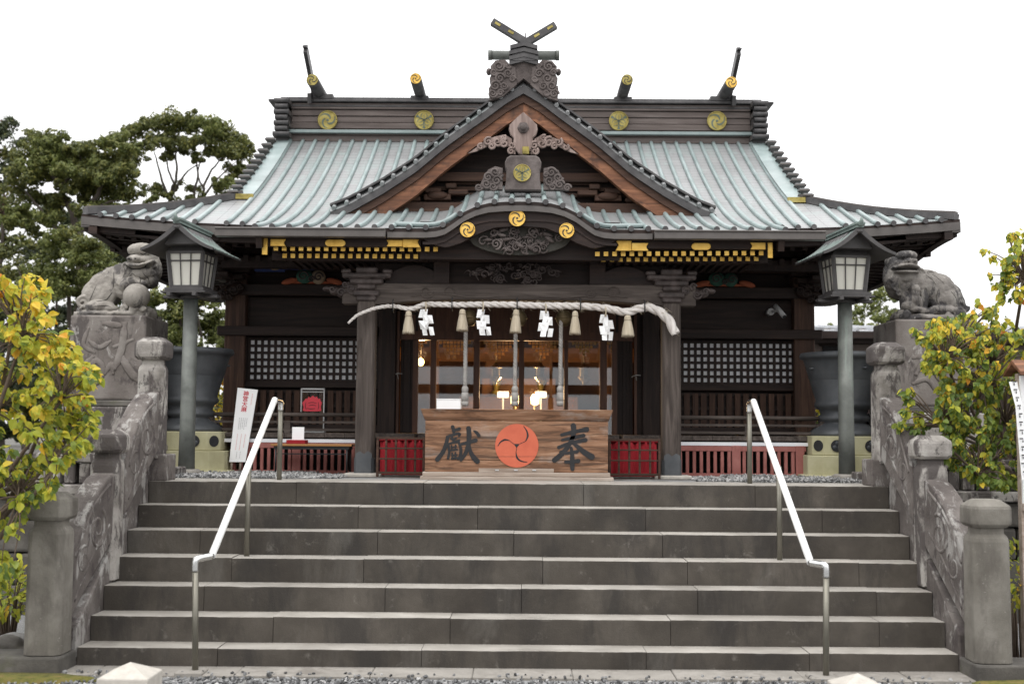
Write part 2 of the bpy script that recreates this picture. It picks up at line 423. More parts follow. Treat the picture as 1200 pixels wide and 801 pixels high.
class MB:
    def __init__(s):
        s.v, s.f, s.m, s.s = [], [], [], []

    def add(s, vs, fs, mi=0, smooth=False):
        b = len(s.v)
        s.v += [Vector(p) for p in vs]
        for f in fs:
            s.f.append([b + i for i in f]); s.m.append(mi); s.s.append(smooth)

    def box(s, lo, hi, mi=0, mat=None):
        x0, y0, z0 = lo; x1, y1, z1 = hi
        p = [Vector(q) for q in ((x0, y0, z0), (x1, y0, z0), (x1, y1, z0), (x0, y1, z0), (x0, y0, z1), (x1, y0, z1), (x1, y1, z1), (x0, y1, z1))]
        if mat is not None:
            p = [mat @ q for q in p]
        s.add(p, [(0, 3, 2, 1), (4, 5, 6, 7), (0, 1, 5, 4), (1, 2, 6, 5), (2, 3, 7, 6), (3, 0, 4, 7)], mi)

    def cbox(s, c, size, mi=0, rot=None):
        h = Vector(size) / 2
        m = Matrix.Translation(c) @ (rot.to_4x4() if rot is not None else Matrix.Identity(4))
        s.box(-h, h, mi, m)

    def bar(s, a, b, w, h, mi=0, up=(0, 0, 1)):
        """box from a to b, w wide, h high"""
        a, b = Vector(a), Vector(b)
        d = (b - a); L = d.length; d.normalize()
        u = Vector(up)
        x = d.cross(u).normalized(); z = x.cross(d)
        m = Matrix((x, d, z)).transposed().to_4x4(); m.translation = (a + b) / 2
        s.box((-w / 2, -L / 2, -h / 2), (w / 2, L / 2, h / 2), mi, m)

    def tube(s, pts, rad, n=8, mi=0, caps=True, smooth=True, squash=None):
        pts = [Vector(p) for p in pts]
        k = len(pts)
        rs = rad if isinstance(rad, (list, tuple)) else [rad] * k
        vs, fs = [], []
        t0 = (pts[1] - pts[0]).normalized()
        ref = Vector((0, 0, 1)) if abs(t0.z) < .9 else Vector((1, 0, 0))
        u = t0.cross(ref).normalized()
        for i in range(k):
            t = (pts[min(i + 1, k - 1)] - pts[max(i - 1, 0)])
            if t.length < 1e-9: t = t0
            t.normalize()
            u = (u - t * u.dot(t))
            if u.length < 1e-6: u = t.orthogonal()
            u.normalize()
            w = t.cross(u)
            for j in range(n):
                a = 2 * PI * j / n
                o = (u * math.cos(a) + w * math.sin(a)) * rs[i]
                if squash is not None:
                    o = Vector((o.x * squash[0], o.y * squash[1], o.z * squash[2]))
                vs.append(pts[i] + o)
        for i in range(k - 1):
            for j in range(n):
                a, b = i * n + j, i * n + (j + 1) % n
                fs.append((a, b, b + n, a + n))
        s.add(vs, fs, mi, smooth)
        if caps:
            b = len(s.v) - len(vs)
            s.f.append([b + j for j in range(n)][::-1]); s.m.append(mi); s.s.append(False)
            s.f.append([b + (k - 1) * n + j for j in range(n)]); s.m.append(mi); s.s.append(False)

    def lathe(s, prof, c=(0, 0, 0), n=24, mi=0, smooth=True, rot0=0.0, sx=1, sy=1, caps=True):
        c = Vector(c)
        vs, fs = [], []
        k = len(prof)
        for (r, z) in prof:
            for j in range(n):
                a = rot0 + 2 * PI * j / n
                vs.append(c + Vector((r * math.cos(a) * sx, r * math.sin(a) * sy, z)))
        for i in range(k - 1):
            for j in range(n):
                a, b = i * n + j, i * n + (j + 1) % n
                fs.append((a, b, b + n, a + n))
        s.add(vs, fs, mi, smooth)
        if caps:
            b = len(s.v) - len(vs)
            s.f.append([b + j for j in range(n)][::-1]); s.m.append(mi); s.s.append(False)
            s.f.append([b + (k - 1) * n + j for j in range(n)]); s.m.append(mi); s.s.append(False)

    def prism(s, pts, axis, a, b, mi=0, smooth=False):
        """outline in the plane across axis, from a to b. axis 'y': pts are (x, z); 'x': (y, z); 'z': (x, y)"""
        def q(p, t):
            return {'y': (p[0], t, p[1]), 'x': (t, p[0], p[1]), 'z': (p[0], p[1], t)}[axis]
        n = len(pts)
        area = sum(pts[i][0] * pts[(i + 1) % n][1] - pts[(i + 1) % n][0] * pts[i][1] for i in range(n))
        vs = [q(p, a) for p in pts] + [q(p, b) for p in pts]
        flip = (area > 0) ^ (axis == 'y') ^ (b < a)
        fs = []
        f1, f2 = list(range(n)), list(range(n, 2 * n))
        fs.append(f1[::-1] if flip else f1)
        fs.append(f2 if flip else f2[::-1])
        for i in range(n):
            j = (i + 1) % n
            fs.append((i, j, n + j, n + i) if flip else (j, i, n + i, n + j))
        s.add(vs, fs, mi, smooth)

    def strip(s, top, bot, y0, y1, mi=0):
        """solid between two open profiles (x, z) with the same count, from y0 (front) to y1"""
        n = len(top)
        vs = []
        for y in (y0, y1):
            vs += [(p[0], y, p[1]) for p in top] + [(p[0], y, p[1]) for p in bot]
        fs = []
        for i in range(n - 1):
            fs.append((i, n + i, n + i + 1, i + 1))
            fs.append((2 * n + i, 2 * n + i + 1, 3 * n + i + 1, 3 * n + i))
            fs.append((i, i + 1, 2 * n + i + 1, 2 * n + i))
            fs.append((n + i, 3 * n + i, 3 * n + i + 1, n + i + 1))
        fs.append((0, 2 * n, 3 * n, n)); fs.append((n - 1, 2 * n - 1, 4 * n - 1, 3 * n - 1))
        s.add(vs, fs, mi)

    def slab(s, xs, ys, zf, th, mt=0, mu=1):
        """height field slab; zf(x, y) is its top"""
        nx, ny = len(xs), len(ys)
        top = [Vector((x, y, zf(x, y))) for y in ys for x in xs]
        bot = [Vector((p.x, p.y, p.z - th)) for p in top]
        idx = lambda i, j: j * nx + i
        ft = [(idx(i, j), idx(i + 1, j), idx(i + 1, j + 1), idx(i, j + 1)) for j in range(ny - 1) for i in range(nx - 1)]
        s.add(top, ft, mt, True)
        s.add(bot, [f[::-1] for f in ft], mu, True)
        N = nx * ny
        rim = [idx(i, 0) for i in range(nx)] + [idx(nx - 1, j) for j in range(1, ny)] + [idx(i, ny - 1) for i in range(nx - 2, -1, -1)] + [idx(0, j) for j in range(ny - 2, 0, -1)]
        vs = [top[i] for i in rim] + [bot[i] for i in rim]
        n = len(rim)
        s.add(vs, [(n + i, n + (i + 1) % n, (i + 1) % n, i) for i in range(n)], mu)

    def ell(s, c, r, mi=0, rot=None, nu=14, nv=9):
        c = Vector(c)
        vs = []
        for i in range(nv + 1):
            th = PI * i / nv
            for j in range(nu):
                ph = 2 * PI * j / nu
                p = Vector((r[0] * math.sin(th) * math.cos(ph), r[1] * math.sin(th) * math.sin(ph), r[2] * math.cos(th)))
                if rot is not None: p = rot @ p
                vs.append(c + p)
        fs = []
        for i in range(nv):
            for j in range(nu):
                a, b = i * nu + j, i * nu + (j + 1) % nu
                fs.append((a, a + nu, b + nu, b))
        s.add(vs, fs, mi, True)

    def build(s, name, mats, parent=None, origin=None, bevel=0.0, seg=1, weld=False, recalc=True):
        if not isinstance(mats, (list, tuple)): mats = [mats]
        mats = [M[k] if isinstance(k, str) else k for k in mats]
        if parent is not None:
            o0 = W[parent.name]
        else:
            o0 = Vector(origin) if origin is not None else Vector((0, 0, 0))
        me = bpy.data.meshes.new(name)
        me.from_pydata([tuple(p - o0) for p in s.v], [], s.f)
        for m in mats: me.materials.append(m)
        me.polygons.foreach_set('material_index', s.m)
        me.polygons.foreach_set('use_smooth', s.s)
        me.update()
        if recalc or weld:
            bm = bmesh.new(); bm.from_mesh(me)
            if weld: bmesh.ops.remove_doubles(bm, verts=bm.verts, dist=1e-5)
            if recalc: bmesh.ops.recalc_face_normals(bm, faces=bm.faces)
            bm.to_mesh(me); bm.free()
        o = bpy.data.objects.new(name, me)
        COL.objects.link(o)
        if parent is not None:
            o.parent = parent
            W[o.name] = o0
        else:
            o.location = o0
            W[o.name] = o0
        if bevel:
            b = o.modifiers.new('edge', 'BEVEL'); b.width = bevel; b.segments = seg; b.limit_method = 'ANGLE'; b.angle_limit = R(40)
        return o


def fuse(mb, name, mats, parent, voxel, smooth_it=4, disp=0.0, dscale=8.0, origin=None):
    """melt the builder's solids into one continuous sculpted surface"""
    o = mb.build(name, mats, parent, origin)
    rm = o.modifiers.new('r', 'REMESH'); rm.mode = 'VOXEL'; rm.voxel_size = voxel; rm.use_smooth_shade = True
    sm = o.modifiers.new('s', 'SMOOTH'); sm.iterations = smooth_it; sm.factor = .5
    dg = bpy.context.evaluated_depsgraph_get()
    me = bpy.data.meshes.new_from_object(o.evaluated_get(dg))
    o.modifiers.clear()
    if disp:
        nv = [(v.co.copy(), v.normal.copy()) for v in me.vertices]
        co = []
        for c, nn in nv:
            co.extend(c + nn * (noise.fractal(c * dscale, 1.0, 2.0, 4) * disp))
        me.vertices.foreach_set('co', co)
        me.update()
    me.polygons.foreach_set('use_smooth', [True] * len(me.polygons))
    old = o.data
    o.data = me
    if not me.materials: me.materials.append(M[mats] if isinstance(mats, str) else mats)
    bpy.data.meshes.remove(old)
    return o


def surface_probe(o):
    """y of the front of a sculpted body at world (x, z)"""
    from mathutils.bvhtree import BVHTree
    w0 = W[o.name]
    t = BVHTree.FromPolygons([v.co + w0 for v in o.data.vertices], [tuple(p.vertices) for p in o.data.polygons])
    def f(x, z):
        h = t.ray_cast(Vector((x, -20, z)), Vector((0, 1, 0)))
        return h[0].y if h[0] is not None else None
    return f


def shade_line(m, f, pts, r, sink=.4, n=5):  # thin raised tube that draws a carved slit's shadow on the surface
    P = []
    for p in smooth_path([(q[0], 0, q[1]) for q in pts], n):
        y = f(p.x, p.z)
        if y is not None: P.append(Vector((p.x, y + r * sink, p.z)))
    if len(P) > 2:
        k = len(P) - 1
        m.tube(P, [r * (.35 + .65 * min(1, 4 * min(i, k - i) / k)) for i in range(k + 1)], 7)


def smooth_path(pts, k=6):
    """Catmull-Rom through pts"""
    P = [Vector(p) for p in pts]
    out = []
    for i in range(len(P) - 1):
        p0, p1, p2, p3 = P[max(i - 1, 0)], P[i], P[i + 1], P[min(i + 2, len(P) - 1)]
        for j in range(k):
            t = j / k
            out.append(.5 * ((2 * p1) + (p2 - p0) * t + (2 * p0 - 5 * p1 + 4 * p2 - p3) * t * t + (3 * p1 - p0 - 3 * p2 + p3) * t ** 3))
    out.append(P[-1])
    return out


def brush(mb, pts, widths, y, th=.004, mi=0, k=6, rag=0.0):
    """a brush stroke: ribbon of changing width in the x-z plane at depth y, raised th towards the viewer"""
    P = smooth_path([(p[0], 0, p[1]) for p in pts], k)
    n = len(P)
    ws = []
    for i in range(n):
        t = i / (n - 1) * (len(widths) - 1)
        a = int(min(t, len(widths) - 2)); w = widths[a] + (widths[a + 1] - widths[a]) * (t - a)
        ws.append(w * (1 + random.uniform(-rag, rag)))
    L, Rr = [], []
    for i in range(n):
        d = P[min(i + 1, n - 1)] - P[max(i - 1, 0)]
        d.normalize()
        nrm = Vector((-d.z, 0, d.x))
        L.append(P[i] + nrm * ws[i] / 2); Rr.append(P[i] - nrm * ws[i] / 2)
    d0 = (P[0] - P[1]).normalized() * ws[0] * .35
    d1 = (P[-1] - P[-2]).normalized() * ws[-1] * .35
    poly = L + [P[-1] + d1 + (L[-1] - P[-1]) * .5, P[-1] + d1 + (Rr[-1] - P[-1]) * .5] + Rr[::-1] + [P[0] + d0 + (Rr[0] - P[0]) * .5, P[0] + d0 + (L[0] - P[0]) * .5]
    # quads keep it robust for curved strokes
    vs, fs = [], []
    rows = [(P[0] + d0 + (L[0] - P[0]) * .5, P[0] + d0 + (Rr[0] - P[0]) * .5)] + list(zip(L, Rr)) + [(P[-1] + d1 + (L[-1] - P[-1]) * .5, P[-1] + d1 + (Rr[-1] - P[-1]) * .5)]
    for a, b in rows:
        for p in (a, b):
            vs.append(Vector((p.x, y - th, p.z)))
    for a, b in rows:
        for p in (a, b):
            vs.append(Vector((p.x, y, p.z)))
    m = len(rows)
    for i in range(m - 1):
        fs.append((2 * i, 2 * i + 1, 2 * i + 3, 2 * i + 2))
        o = 2 * m
        fs.append((2 * i, 2 * i + 2, o + 2 * i + 2, o + 2 * i))
        fs.append((2 * i + 1, o + 2 * i + 1, o + 2 * i + 3, 2 * i + 3))
    mb.add(vs, fs, mi)


def text_mesh(txt, size, name, material, parent, loc, rot=(PI / 2, 0, 0), bold=0.0, extr=.001):
    cu = bpy.data.curves.new(name, 'FONT')
    cu.body = txt; cu.size = size; cu.align_x = 'CENTER'; cu.align_y = 'CENTER'; cu.offset = bold; cu.extrude = extr
    cu.space_line = 1.0
    t = bpy.data.objects.new(name + '_source', cu)
    COL.objects.link(t)
    dg = bpy.context.evaluated_depsgraph_get()
    me = bpy.data.meshes.new_from_object(t.evaluated_get(dg))
    bpy.data.objects.remove(t)
    me.name = name
    me.materials.clear(); me.materials.append(M[material])
    o = bpy.data.objects.new(name, me)
    COL.objects.link(o)
    o.parent = parent
    o.location = Vector(loc)
    o.rotation_euler = rot
    return o


def lerp(a, b, t): return a + (b - a) * t


def frange(a, b, n): return [a + (b - a) * i / (n - 1) for i in range(n)]

# ------------------------------------------------------------------ setting: ground, terrace, apron
PLAT = 1.307
RIS, TR, YS, Z1, HW = .193, .266, 8.96, .149, 3.25
mb = MB(); mb.box((-300, -200, -.5), (300, 500, 0)); tag(mb.build('ground', 'gravel_ground'), kind='structure')
mb = MB()
mb.box((-60, 11.76, .01), (60, 110, PLAT - .004))
tag(mb.build('terrace_ground', 'terrace'), kind='structure')
mb = MB()
x = -3.9
while x < 3.9:
    w = random.uniform(.7, 1.2)
    mb.box((x, 8.64, -.05), (min(x + w, 4.0) - .003, YS + .02, .022 + random.uniform(-.004, .004)))
    x += w
tag(mb.build('pavement', 'apron', bevel=.006), kind='structure')
mb = MB()
for (cx, cy, rx, ry) in ((-3.6, 8.5, .75, .16), (3.75, 8.62, .6, .2), (-4.3, 9.2, .5, .5), (4.3, 9.0, .5, .4)):
    n = 40
    ring = []
    for i in range(n):
        a = 2 * PI * i / n
        k = 1 + .25 * noise.noise(Vector((cx + 2 * math.cos(a), cy + 2 * math.sin(a), 1)))
        ring.append((cx + rx * k * math.cos(a), cy + ry * k * math.sin(a)))
    b = [Vector((p[0], p[1], -.02)) for p in ring]
    t = [Vector((cx + (p[0] - cx) * .8, cy + (p[1] - cy) * .8, .03)) for p in ring]
    mb.add(b + t + [Vector((cx, cy, .045))], [(i, (i + 1) % n, n + (i + 1) % n, n + i) for i in range(n)] + [(n + i, n + (i + 1) % n, 2 * n) for i in range(n)], 0, True)
tag(mb.build('moss', 'moss'), kind='stuff')


def pebbles(name, matname, areas, rmin, rmax):
    mb = MB()
    for (x0, x1, y0, y1, z0, cnt, hump) in areas:
        for i in range(cnt):
            x, y = random.uniform(x0, x1), random.uniform(y0, y1)
            r = random.uniform(rmin, rmax)
            c = Vector((x, y, z0 + random.uniform(0, hump) + r * .3))
            rot = Matrix.Rotation(random.uniform(0, 6.28), 3, Vector((random.random(), random.random(), random.random() + .1)).normalized())
            sc = (r, r * random.uniform(.6, 1), r * random.uniform(.45, .8))
            vs = [c + rot @ Vector((a[0] * sc[0] * random.uniform(.8, 1.15), a[1] * sc[1] * random.uniform(.8, 1.15), a[2] * sc[2])) for a in
                  ((1, 0, 0), (0, 1, 0), (-1, 0, 0), (0, -1, 0), (.1, 0, 1), (0, .1, -1), (.65, .65, .45), (-.65, -.6, -.45))]
            mb.add(vs, [(0, 6, 4), (6, 1, 4), (1, 2, 4), (2, 3, 4), (3, 0, 4), (1, 0, 5), (2, 1, 5), (7, 2, 5), (3, 7, 5), (0, 3, 5), (0, 1, 6), (2, 7, 3)])
    tag(mb.build(name, matname, recalc=True), kind='stuff')


pebbles('gravel', 'pebble', [(-4.6, 4.6, 7.9, 8.62, 0, 6600, .006), (-4.6, 4.6, 8.62, 8.72, .02, 160, .004)], .009, .022)
pebbles('platform_gravel', 'pebble_pale', [(-3.3, -2.1, 11.25, 12.6, PLAT - .003, 2600, .022), (2.1, 3.3, 11.25, 12.6, PLAT - .003, 2600, .022),
                                           (-2.1, -1.7, 11.4, 12.4, PLAT - .003, 420, .004), (1.7, 2.1, 11.4, 12.4, PLAT - .003, 420, .004)], .010, .022)

# ------------------------------------------------------------------ stone staircase
st = empty('stone_staircase', (0, YS, 0), 'wide grey stone staircase of seven steps rising to the shrine', 'staircase')
for k in range(7):
    mb = MB()
    y0 = YS + k * TR
    z1 = Z1 + k * RIS
    z0 = z1 - RIS - .03 if k else -.05
    yb = y0 + TR + .05 if k < 6 else 11.2
    x = -HW
    first = True
    while x < HW - .01:
        w = random.uniform(1.0, 1.75)
        if first: w *= random.uniform(.5, 1)
        first = False
        x2 = min(x + w, HW)
        if HW - x2 < .4: x2 = HW
        dy, dz = random.uniform(-.004, .004), random.uniform(-.003, .002)
        # block with a worn, chipped nosing
        n = max(6, int((x2 - x) / .035))
        vs = []
        for i in range(n + 1):
            xx = lerp(x + .002, x2 - .002, i / n)
            nz_ = noise.noise(Vector((xx * 2.3, k * 5.1, 0))) * .004 + noise.noise(Vector((xx * 14, k * 9.7, 3))) * .0025
            ch = max(0, noise.noise(Vector((xx * 7, k * 3.3, 8))) - .38) * .040
            e = .006 + abs(noise.noise(Vector((xx * 9, k * 7.7, 5)))) * .004 + ch
            Yq, Zq = y0 + dy + nz_, z1 + dz + nz_ * .6
            vs += [Vector((xx, y0 + dy, z0)), Vector((xx, Yq, Zq - e * 1.15)), Vector((xx, Yq + e * .35, Zq - e * .3)), Vector((xx, Yq + e, Zq)), Vector((xx, Yq + .10, z1 + dz)), Vector((xx, yb, z1 + dz)), Vector((xx, yb, z0))]
        for i in range(n):
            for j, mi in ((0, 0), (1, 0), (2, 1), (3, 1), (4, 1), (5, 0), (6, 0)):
                mb.f.append([len(mb.v) + q_ for q_ in (i * 7 + j, i * 7 + (j + 1) % 7, (i + 1) * 7 + (j + 1) % 7, (i + 1) * 7 + j)]); mb.m.append(mi); mb.s.append(False)
        mb.f.append([len(mb.v) + j for j in range(7)]); mb.m.append(0); mb.s.append(False)
        mb.f.append([len(mb.v) + n * 7 + j for j in range(7)][::-1]); mb.m.append(0); mb.s.append(False)
        mb.v += vs
        x = x2
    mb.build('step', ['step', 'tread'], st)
mb = MB(); mb.box((-HW + .02, 9.3, -.04), (HW - .02, 11.74, .14)); mb.box((-HW + .02, 11.1, .15), (HW - .02, 11.78, PLAT - .02))
mb.build('footing', 'step', st)
mb = MB(); mb.box((-HW - .1, 11.204, PLAT - .3), (HW + .1, 11.755, PLAT - .006))
mb.build('landing', 'gravel_ground', st)


# ------------------------------------------------------------------ balustrades
def oct_post(x, y, z0, z1, w, capw, caph, s):
    """square post with chamfered corners, a neck and a cushion cap"""
    p, c = MB(), MB()
    def ring(h, z):
        q = h * .30
        return [Vector((x + a, y + b, z)) for a, b in ((-h + q, -h), (h - q, -h), (h, -h + q), (h, h - q), (h - q, h), (-h + q, h), (-h, h - q), (-h, -h + q))]
    def stack(m, prof):
        vs = []
        for (h, z) in prof: vs += ring(h, z)
        n = len(prof)
        fs = [(i * 8 + j, i * 8 + (j + 1) % 8, i * 8 + 8 + (j + 1) % 8, i * 8 + 8 + j) for i in range(n - 1) for j in range(8)]
        fs += [tuple(range(8))[::-1], tuple((n - 1) * 8 + j for j in range(8))]
        m.add(vs, fs)
    h = w / 2
    zc = z1 - caph
    stack(p, [(h * 1.03, z0), (h, zc - .10), (h * .96, zc - .075), (h * .80, zc - .045), (h * .78, zc + .01)])
    H = capw / 2
    stack(c, [(H * .80, zc), (H * .98, zc + .025), (H, zc + .05), (H, z1 - .065), (H * .96, z1 - .045), (H * .70, z1 - .015), (H * .55, z1)])
    return p, c


def curl(mb, c, r, turns, w, x, sgn, mi=0):
    """raised spiral on a panel face in the y-z plane at x"""
    pts, rad = [], []
    n = int(18 * turns)
    for i in range(n + 1):
        t = i / n
        a = sgn * 2 * PI * turns * t + 1.2
        rr = r * (1 - .85 * t)
        pts.append((x, c[0] + rr * math.cos(a), c[1] + rr * math.sin(a))); rad.append(w * (1 - .4 * t))
    mb.tube(pts, rad, 6, mi)


def balustrade(s, label):
    root = empty('stone_balustrade', (s * 3.45, 9.8, 0), label, 'balustrade', 'carved stone balustrades beside the staircase')
    xi = s * 3.245          # inner face
    def X(a, b): return (min(s * a, s * b), max(s * a, s * b))
    # sloping stringer, plinth
    m = MB()
    x0, x1 = X(3.255, 3.62)
    m.box((x0, 8.62, -.05), (s * 4.0 if s > 0 else x1, 8.96, .135) if s > 0 else (x1, 8.96, .135)) if s > 0 else m.box((-4.0, 8.62, -.05), (x1, 8.96, .135))
    m.build('plinth', 'stone_wall', root, bevel=.015, seg=2)
    m = MB()
    sl = RIS / TR
    pts = [(8.962, -.05), (8.962, .30), (10.5, .30 + 1.538 * sl), (10.72, PLAT + .09), (11.76, PLAT + .09), (11.76, -.05)]
    m.prism(pts, 'x', x0, x1)
    m.build('stringer', 'stone_blotch', root, bevel=.012)
    # posts
    for (y, z0, z1, w, cw, ch) in ((8.79, .137, 1.295, .265, .30, .20), (9.74, .55, 1.755, .225, .29, .19), (10.66, 1.50, 2.575, .225, .29, .20)):
        p, c = oct_post(s * (3.405 - .135 * (y - 8.79) / 1.87), y, z0, z1, w, cw, ch, s)
        po = p.build('post', 'stone_post' if y < 9 else 'stone_pale', root, bevel=.006)
        c.build('cap', 'stone_post' if y < 9 else 'stone_pale', po, bevel=.005)
    m = MB(); a, b = X(3.10, 3.46); m.box((a, 10.56, PLAT - .005), (b, 10.86, 1.54)); m.build('post_base', 'stone_blotch', root, bevel=.015, seg=2)
    # sweeping panels
    for (ya, yb, pts) in (
            (8.9, 9.63, [(8.905, .35), (8.905, .86), (9.0, .96), (9.15, 1.12), (9.33, 1.27), (9.5, 1.37), (9.632, 1.41), (9.632, .88)]),
            (9.85, 10.55, [(9.855, 1.05), (9.855, 1.50), (9.95, 1.64), (10.1, 1.81), (10.28, 1.96), (10.45, 2.06), (10.55, 2.09), (10.55, 1.56)])):
        m = MB(); a, b = X(3.36, 3.54)
        m.prism(pts, 'x', a, b)
        def inward(mm):
            for v in mm.v: v.x -= s * (.06 + .135 * (v.y - 8.79) / 1.87)
        inward(m)
        o = m.build('panel', 'stone_blotch', root, bevel=.016, seg=2)
        m = MB()
        xf = s * 3.368
        cy, cz = (ya + yb) / 2, (pts[0][1] + pts[4][1]) / 2 + .12
        curl(m, (cy + .08, cz + .05), .17, 1.6, .02, xf, s)
        curl(m, (cy - .16, cz - .16), .11, 1.5, .016, xf, -s)
        m.tube(smooth_path([(xf, ya + .06, pts[1][1] - .05), (xf, cy - .02, cz + .22), (xf, yb - .08, pts[6][1] - .09)], 8), .017, 6)
        m.tube(smooth_path([(xf, ya + .07, pts[0][1] + .13), (xf, cy + .02, cz - .13), (xf, yb - .07, pts[7][1] + .12)], 8), .015, 6)
        inward(m)
        m.build('relief', 'stone_blotch', o)
    return root


balustrade(-1, 'carved stone balustrade with capped posts climbing beside the yellow autumn bush')
balustrade(1, 'carved stone balustrade with capped posts climbing below the dark lion with no ball')


# ------------------------------------------------------------------ retaining walls
def retaining_wall(s, label):
    root = empty('retaining_wall', (s * 6, 11.6, 0), label, 'wall')
    m, cp, gr = MB(), MB(), MB()
    z = -.05
    rows = (.33, .30, .31, .24)
    for h in rows:
        x = 3.63
        while x < 11:
            w = random.uniform(.35, .75)
            d = random.uniform(0, .03)
            a, b = sorted((s * (x + .006), s * (x + w - .006)))
            m.box((a, 11.42 + d, z + .005), (b, 11.75, z + h - .006))
            x += w
        z += h
    m.build('masonry', 'stone_wall', root, bevel=.03, seg=2)
    a, b = sorted((s * 3.63, s * 11))
    gr.box((a, 11.60, -.05), (b, 11.755, PLAT - .15))
    gr.build('backing', 'ink', root)
    cp.box((a, 11.36, z + .004), (b, 11.80, z + .10))
    x = 3.66
    while x < 10.9:
        p, q = sorted((s * x, s * (x + .105)))
        cp.box((p, 11.46, z + .104), (q, 11.62, z + .30)); x += .145
    cp.box((a, 11.44, z + .304), (b, 11.64, z + .40))
    cp.build('coping', 'stone_pale', root, bevel=.012)


retaining_wall(-1, 'dark stone retaining wall behind the yellow autumn bush')
retaining_wall(1, 'dark stone retaining wall below the broad green bush')

# ------------------------------------------------------------------ white bollard stubs on the gravel
for (px, py, wpx, lab) in ((153, 775, 58, 'white pyramid-topped stone bollard before the railing below the yellow bush'),
                           (1005, 788, 56, 'white pyramid-topped stone bollard before the railing below the green bush')):
    Y = 7.55
    top = at(px, py, Y)
    h = wpx / (F / Y) / 2
    m = MB()
    v = [Vector((top.x + a * h, Y + b * h, z)) for z in (-.02, top.z - .075) for a, b in ((-1, -1), (1, -1), (1, 1), (-1, 1))] + [Vector((top.x, Y, top.z))]
    m.add(v, [(3, 2, 1, 0), (0, 1, 5, 4), (1, 2, 6, 5), (2, 3, 7, 6), (3, 0, 4, 7), (4, 5, 8), (5, 6, 8), (6, 7, 8), (7, 4, 8)])
    tag(m.build('stone_bollard', 'white_stone', origin=(top.x, Y, 0), bevel=.008, seg=2), lab, 'bollard', 'white bollards on the gravel')


# ------------------------------------------------------------------ handrails
def rail(label, px_low, px_top):
    """px_*: photograph positions of the ends of the white sloping tube and of the posts"""
    (lx, ly), (lpx, lpt, lpb), (mx, mt, mbm) = px_low
    (tx, ty), (upx, upt, upb) = px_top
    Yl, Yu = 8.72, 10.95
    base = at(lpx, lpb, Yl)
    root = empty('handrail', (base.x, Yl, 0), label, 'handrail', 'steel handrails on the staircase')
    A = at(lx, ly, Yl + .12); B = at(tx, ty, Yu - .15)
    lp = at(lpx, lpt, Yl); up = at(upx, upt, Yu)
    # the tube and the plan line of the posts
    m = MB(); m.tube([(base.x, Yl, -.02), (lp.x, Yl, lp.z)], .0225, 14)
    po = m.build('post', 'steel_post', root)
    m = MB(); m.box((base.x - .13, Yl - .09, -.02), (base.x + .07, Yl + .09, .04)); m.build('footing', 'apron', po, bevel=.01)
    Ym = YS + 3 * TR + .15
    t = (Ym - A.y) / (B.y - A.y)
    pm = at(mx, mt, Ym)
    m = MB(); m.tube([(pm.x, Ym, Z1 + 3 * RIS - .01), (pm.x, Ym, lerp(A.z, B.z, t) - .0)], .0225, 14); m.build('post', 'steel_post', root)
    m = MB(); m.tube([(up.x, Yu, PLAT - .02), (up.x, Yu, up.z)], .0225, 14); m.build('post', 'steel_post', root)
    m = MB(); m.tube([A, B], .027, 14); m.build('rail', 'railwhite', root)
    for (e, p, out) in ((A, lp, -1), (B, up, 1)):
        d = Vector((p.x - e.x, p.y - e.y, 0))
        pts = smooth_path([e, e + Vector((d.x * .5, d.y * .5, (p.z + .05 - e.z) * .35)), Vector((p.x - d.x * .12, p.y - d.y * .1, p.z + .055)), Vector((p.x, p.y, p.z + .035)), Vector((p.x, p.y, p.z - .03))], 5)
        m = MB(); m.tube(pts, .0262, 12); m.build('end_bend', 'steel', root)


rail('white sloping handrail on steel posts in front of the leaning white sign',
     ((248, 651), (229, 664, 786), (291, 566, 646)), ((322, 468), (329, 477, 558)))
rail('white sloping handrail on steel posts before the slatted red panel below the camera',
     ((950, 659), (968, 671, 796), (913, 566, 652)), ((883, 470), (878, 479, 561)))

# ------------------------------------------------------------------ the shrine hall
hall = empty('shrine_hall', (0, 13.9, PLAT), 'dark timber shrine hall with green copper roof and gilt fittings', 'shrine')
YE, YR, YK, YV, YW, YG, YC = 12.5, 16.05, 11.6, 12.62, 13.9, 12.95, 12.2
ZE, ZR = zat(266, YE), zat(161, YR)
XT = (at(1126, 262, YE).x - at(97, 244, YE).x) / 2
XV = 3.25
SL0 = .40
CQ = (ZR - ZE - SL0 * (YR - YE)) / (YR - YE) ** 2


def zd(d): return ZE + SL0 * d + CQ * d * d


def lift(x, d):
    t = max(0, (abs(x) - 2.5) / (XT - 2.5))
    return .115 * t ** 1.8 * max(0, 1 - d / 1.5)


def zroof(x, y):
    yy = y if y <= YR else 2 * YR - y
    d = yy - YE
    if abs(x) > XV + .001:
        d = min(d, (XT - abs(x)) * 1.2 / (XT - XV))
    z = zd(d) + lift(x, d)
    if abs(x) > XV + .001:
        t = min(1, (yy - YE) / 2.6)
        z -= .20 * (3 * t * t - 2 * t ** 3) * ((abs(x) - XV) / (XT - XV)) ** 1.5
    return z


roof_mats = ['copper', 'dark_x', 'batten', 'copper_dark', 'gutter']
m = MB()
YB = 2 * YR - YE
m.slab(frange(-XV, XV, 27), frange(YE, YR, 22), lambda x, y: zroof(min(max(x, -XV), XV), y), .07)
m.slab(frange(-XV, XV, 9), frange(YR, YB, 9), lambda x, y: zroof(min(max(x, -XV), XV), y), .07)
for s in (-1, 1):
    xs = [s * v for v in frange(XV + .002, XT, 12)]
    if s < 0: xs = xs[::-1]
    ys = frange(YE, YE + 1.2, 12) + frange(YE + 1.5, YB - 1.5, 6) + frange(YB - 1.2, YB, 12)
    m.slab(xs, ys, zroof, .07)
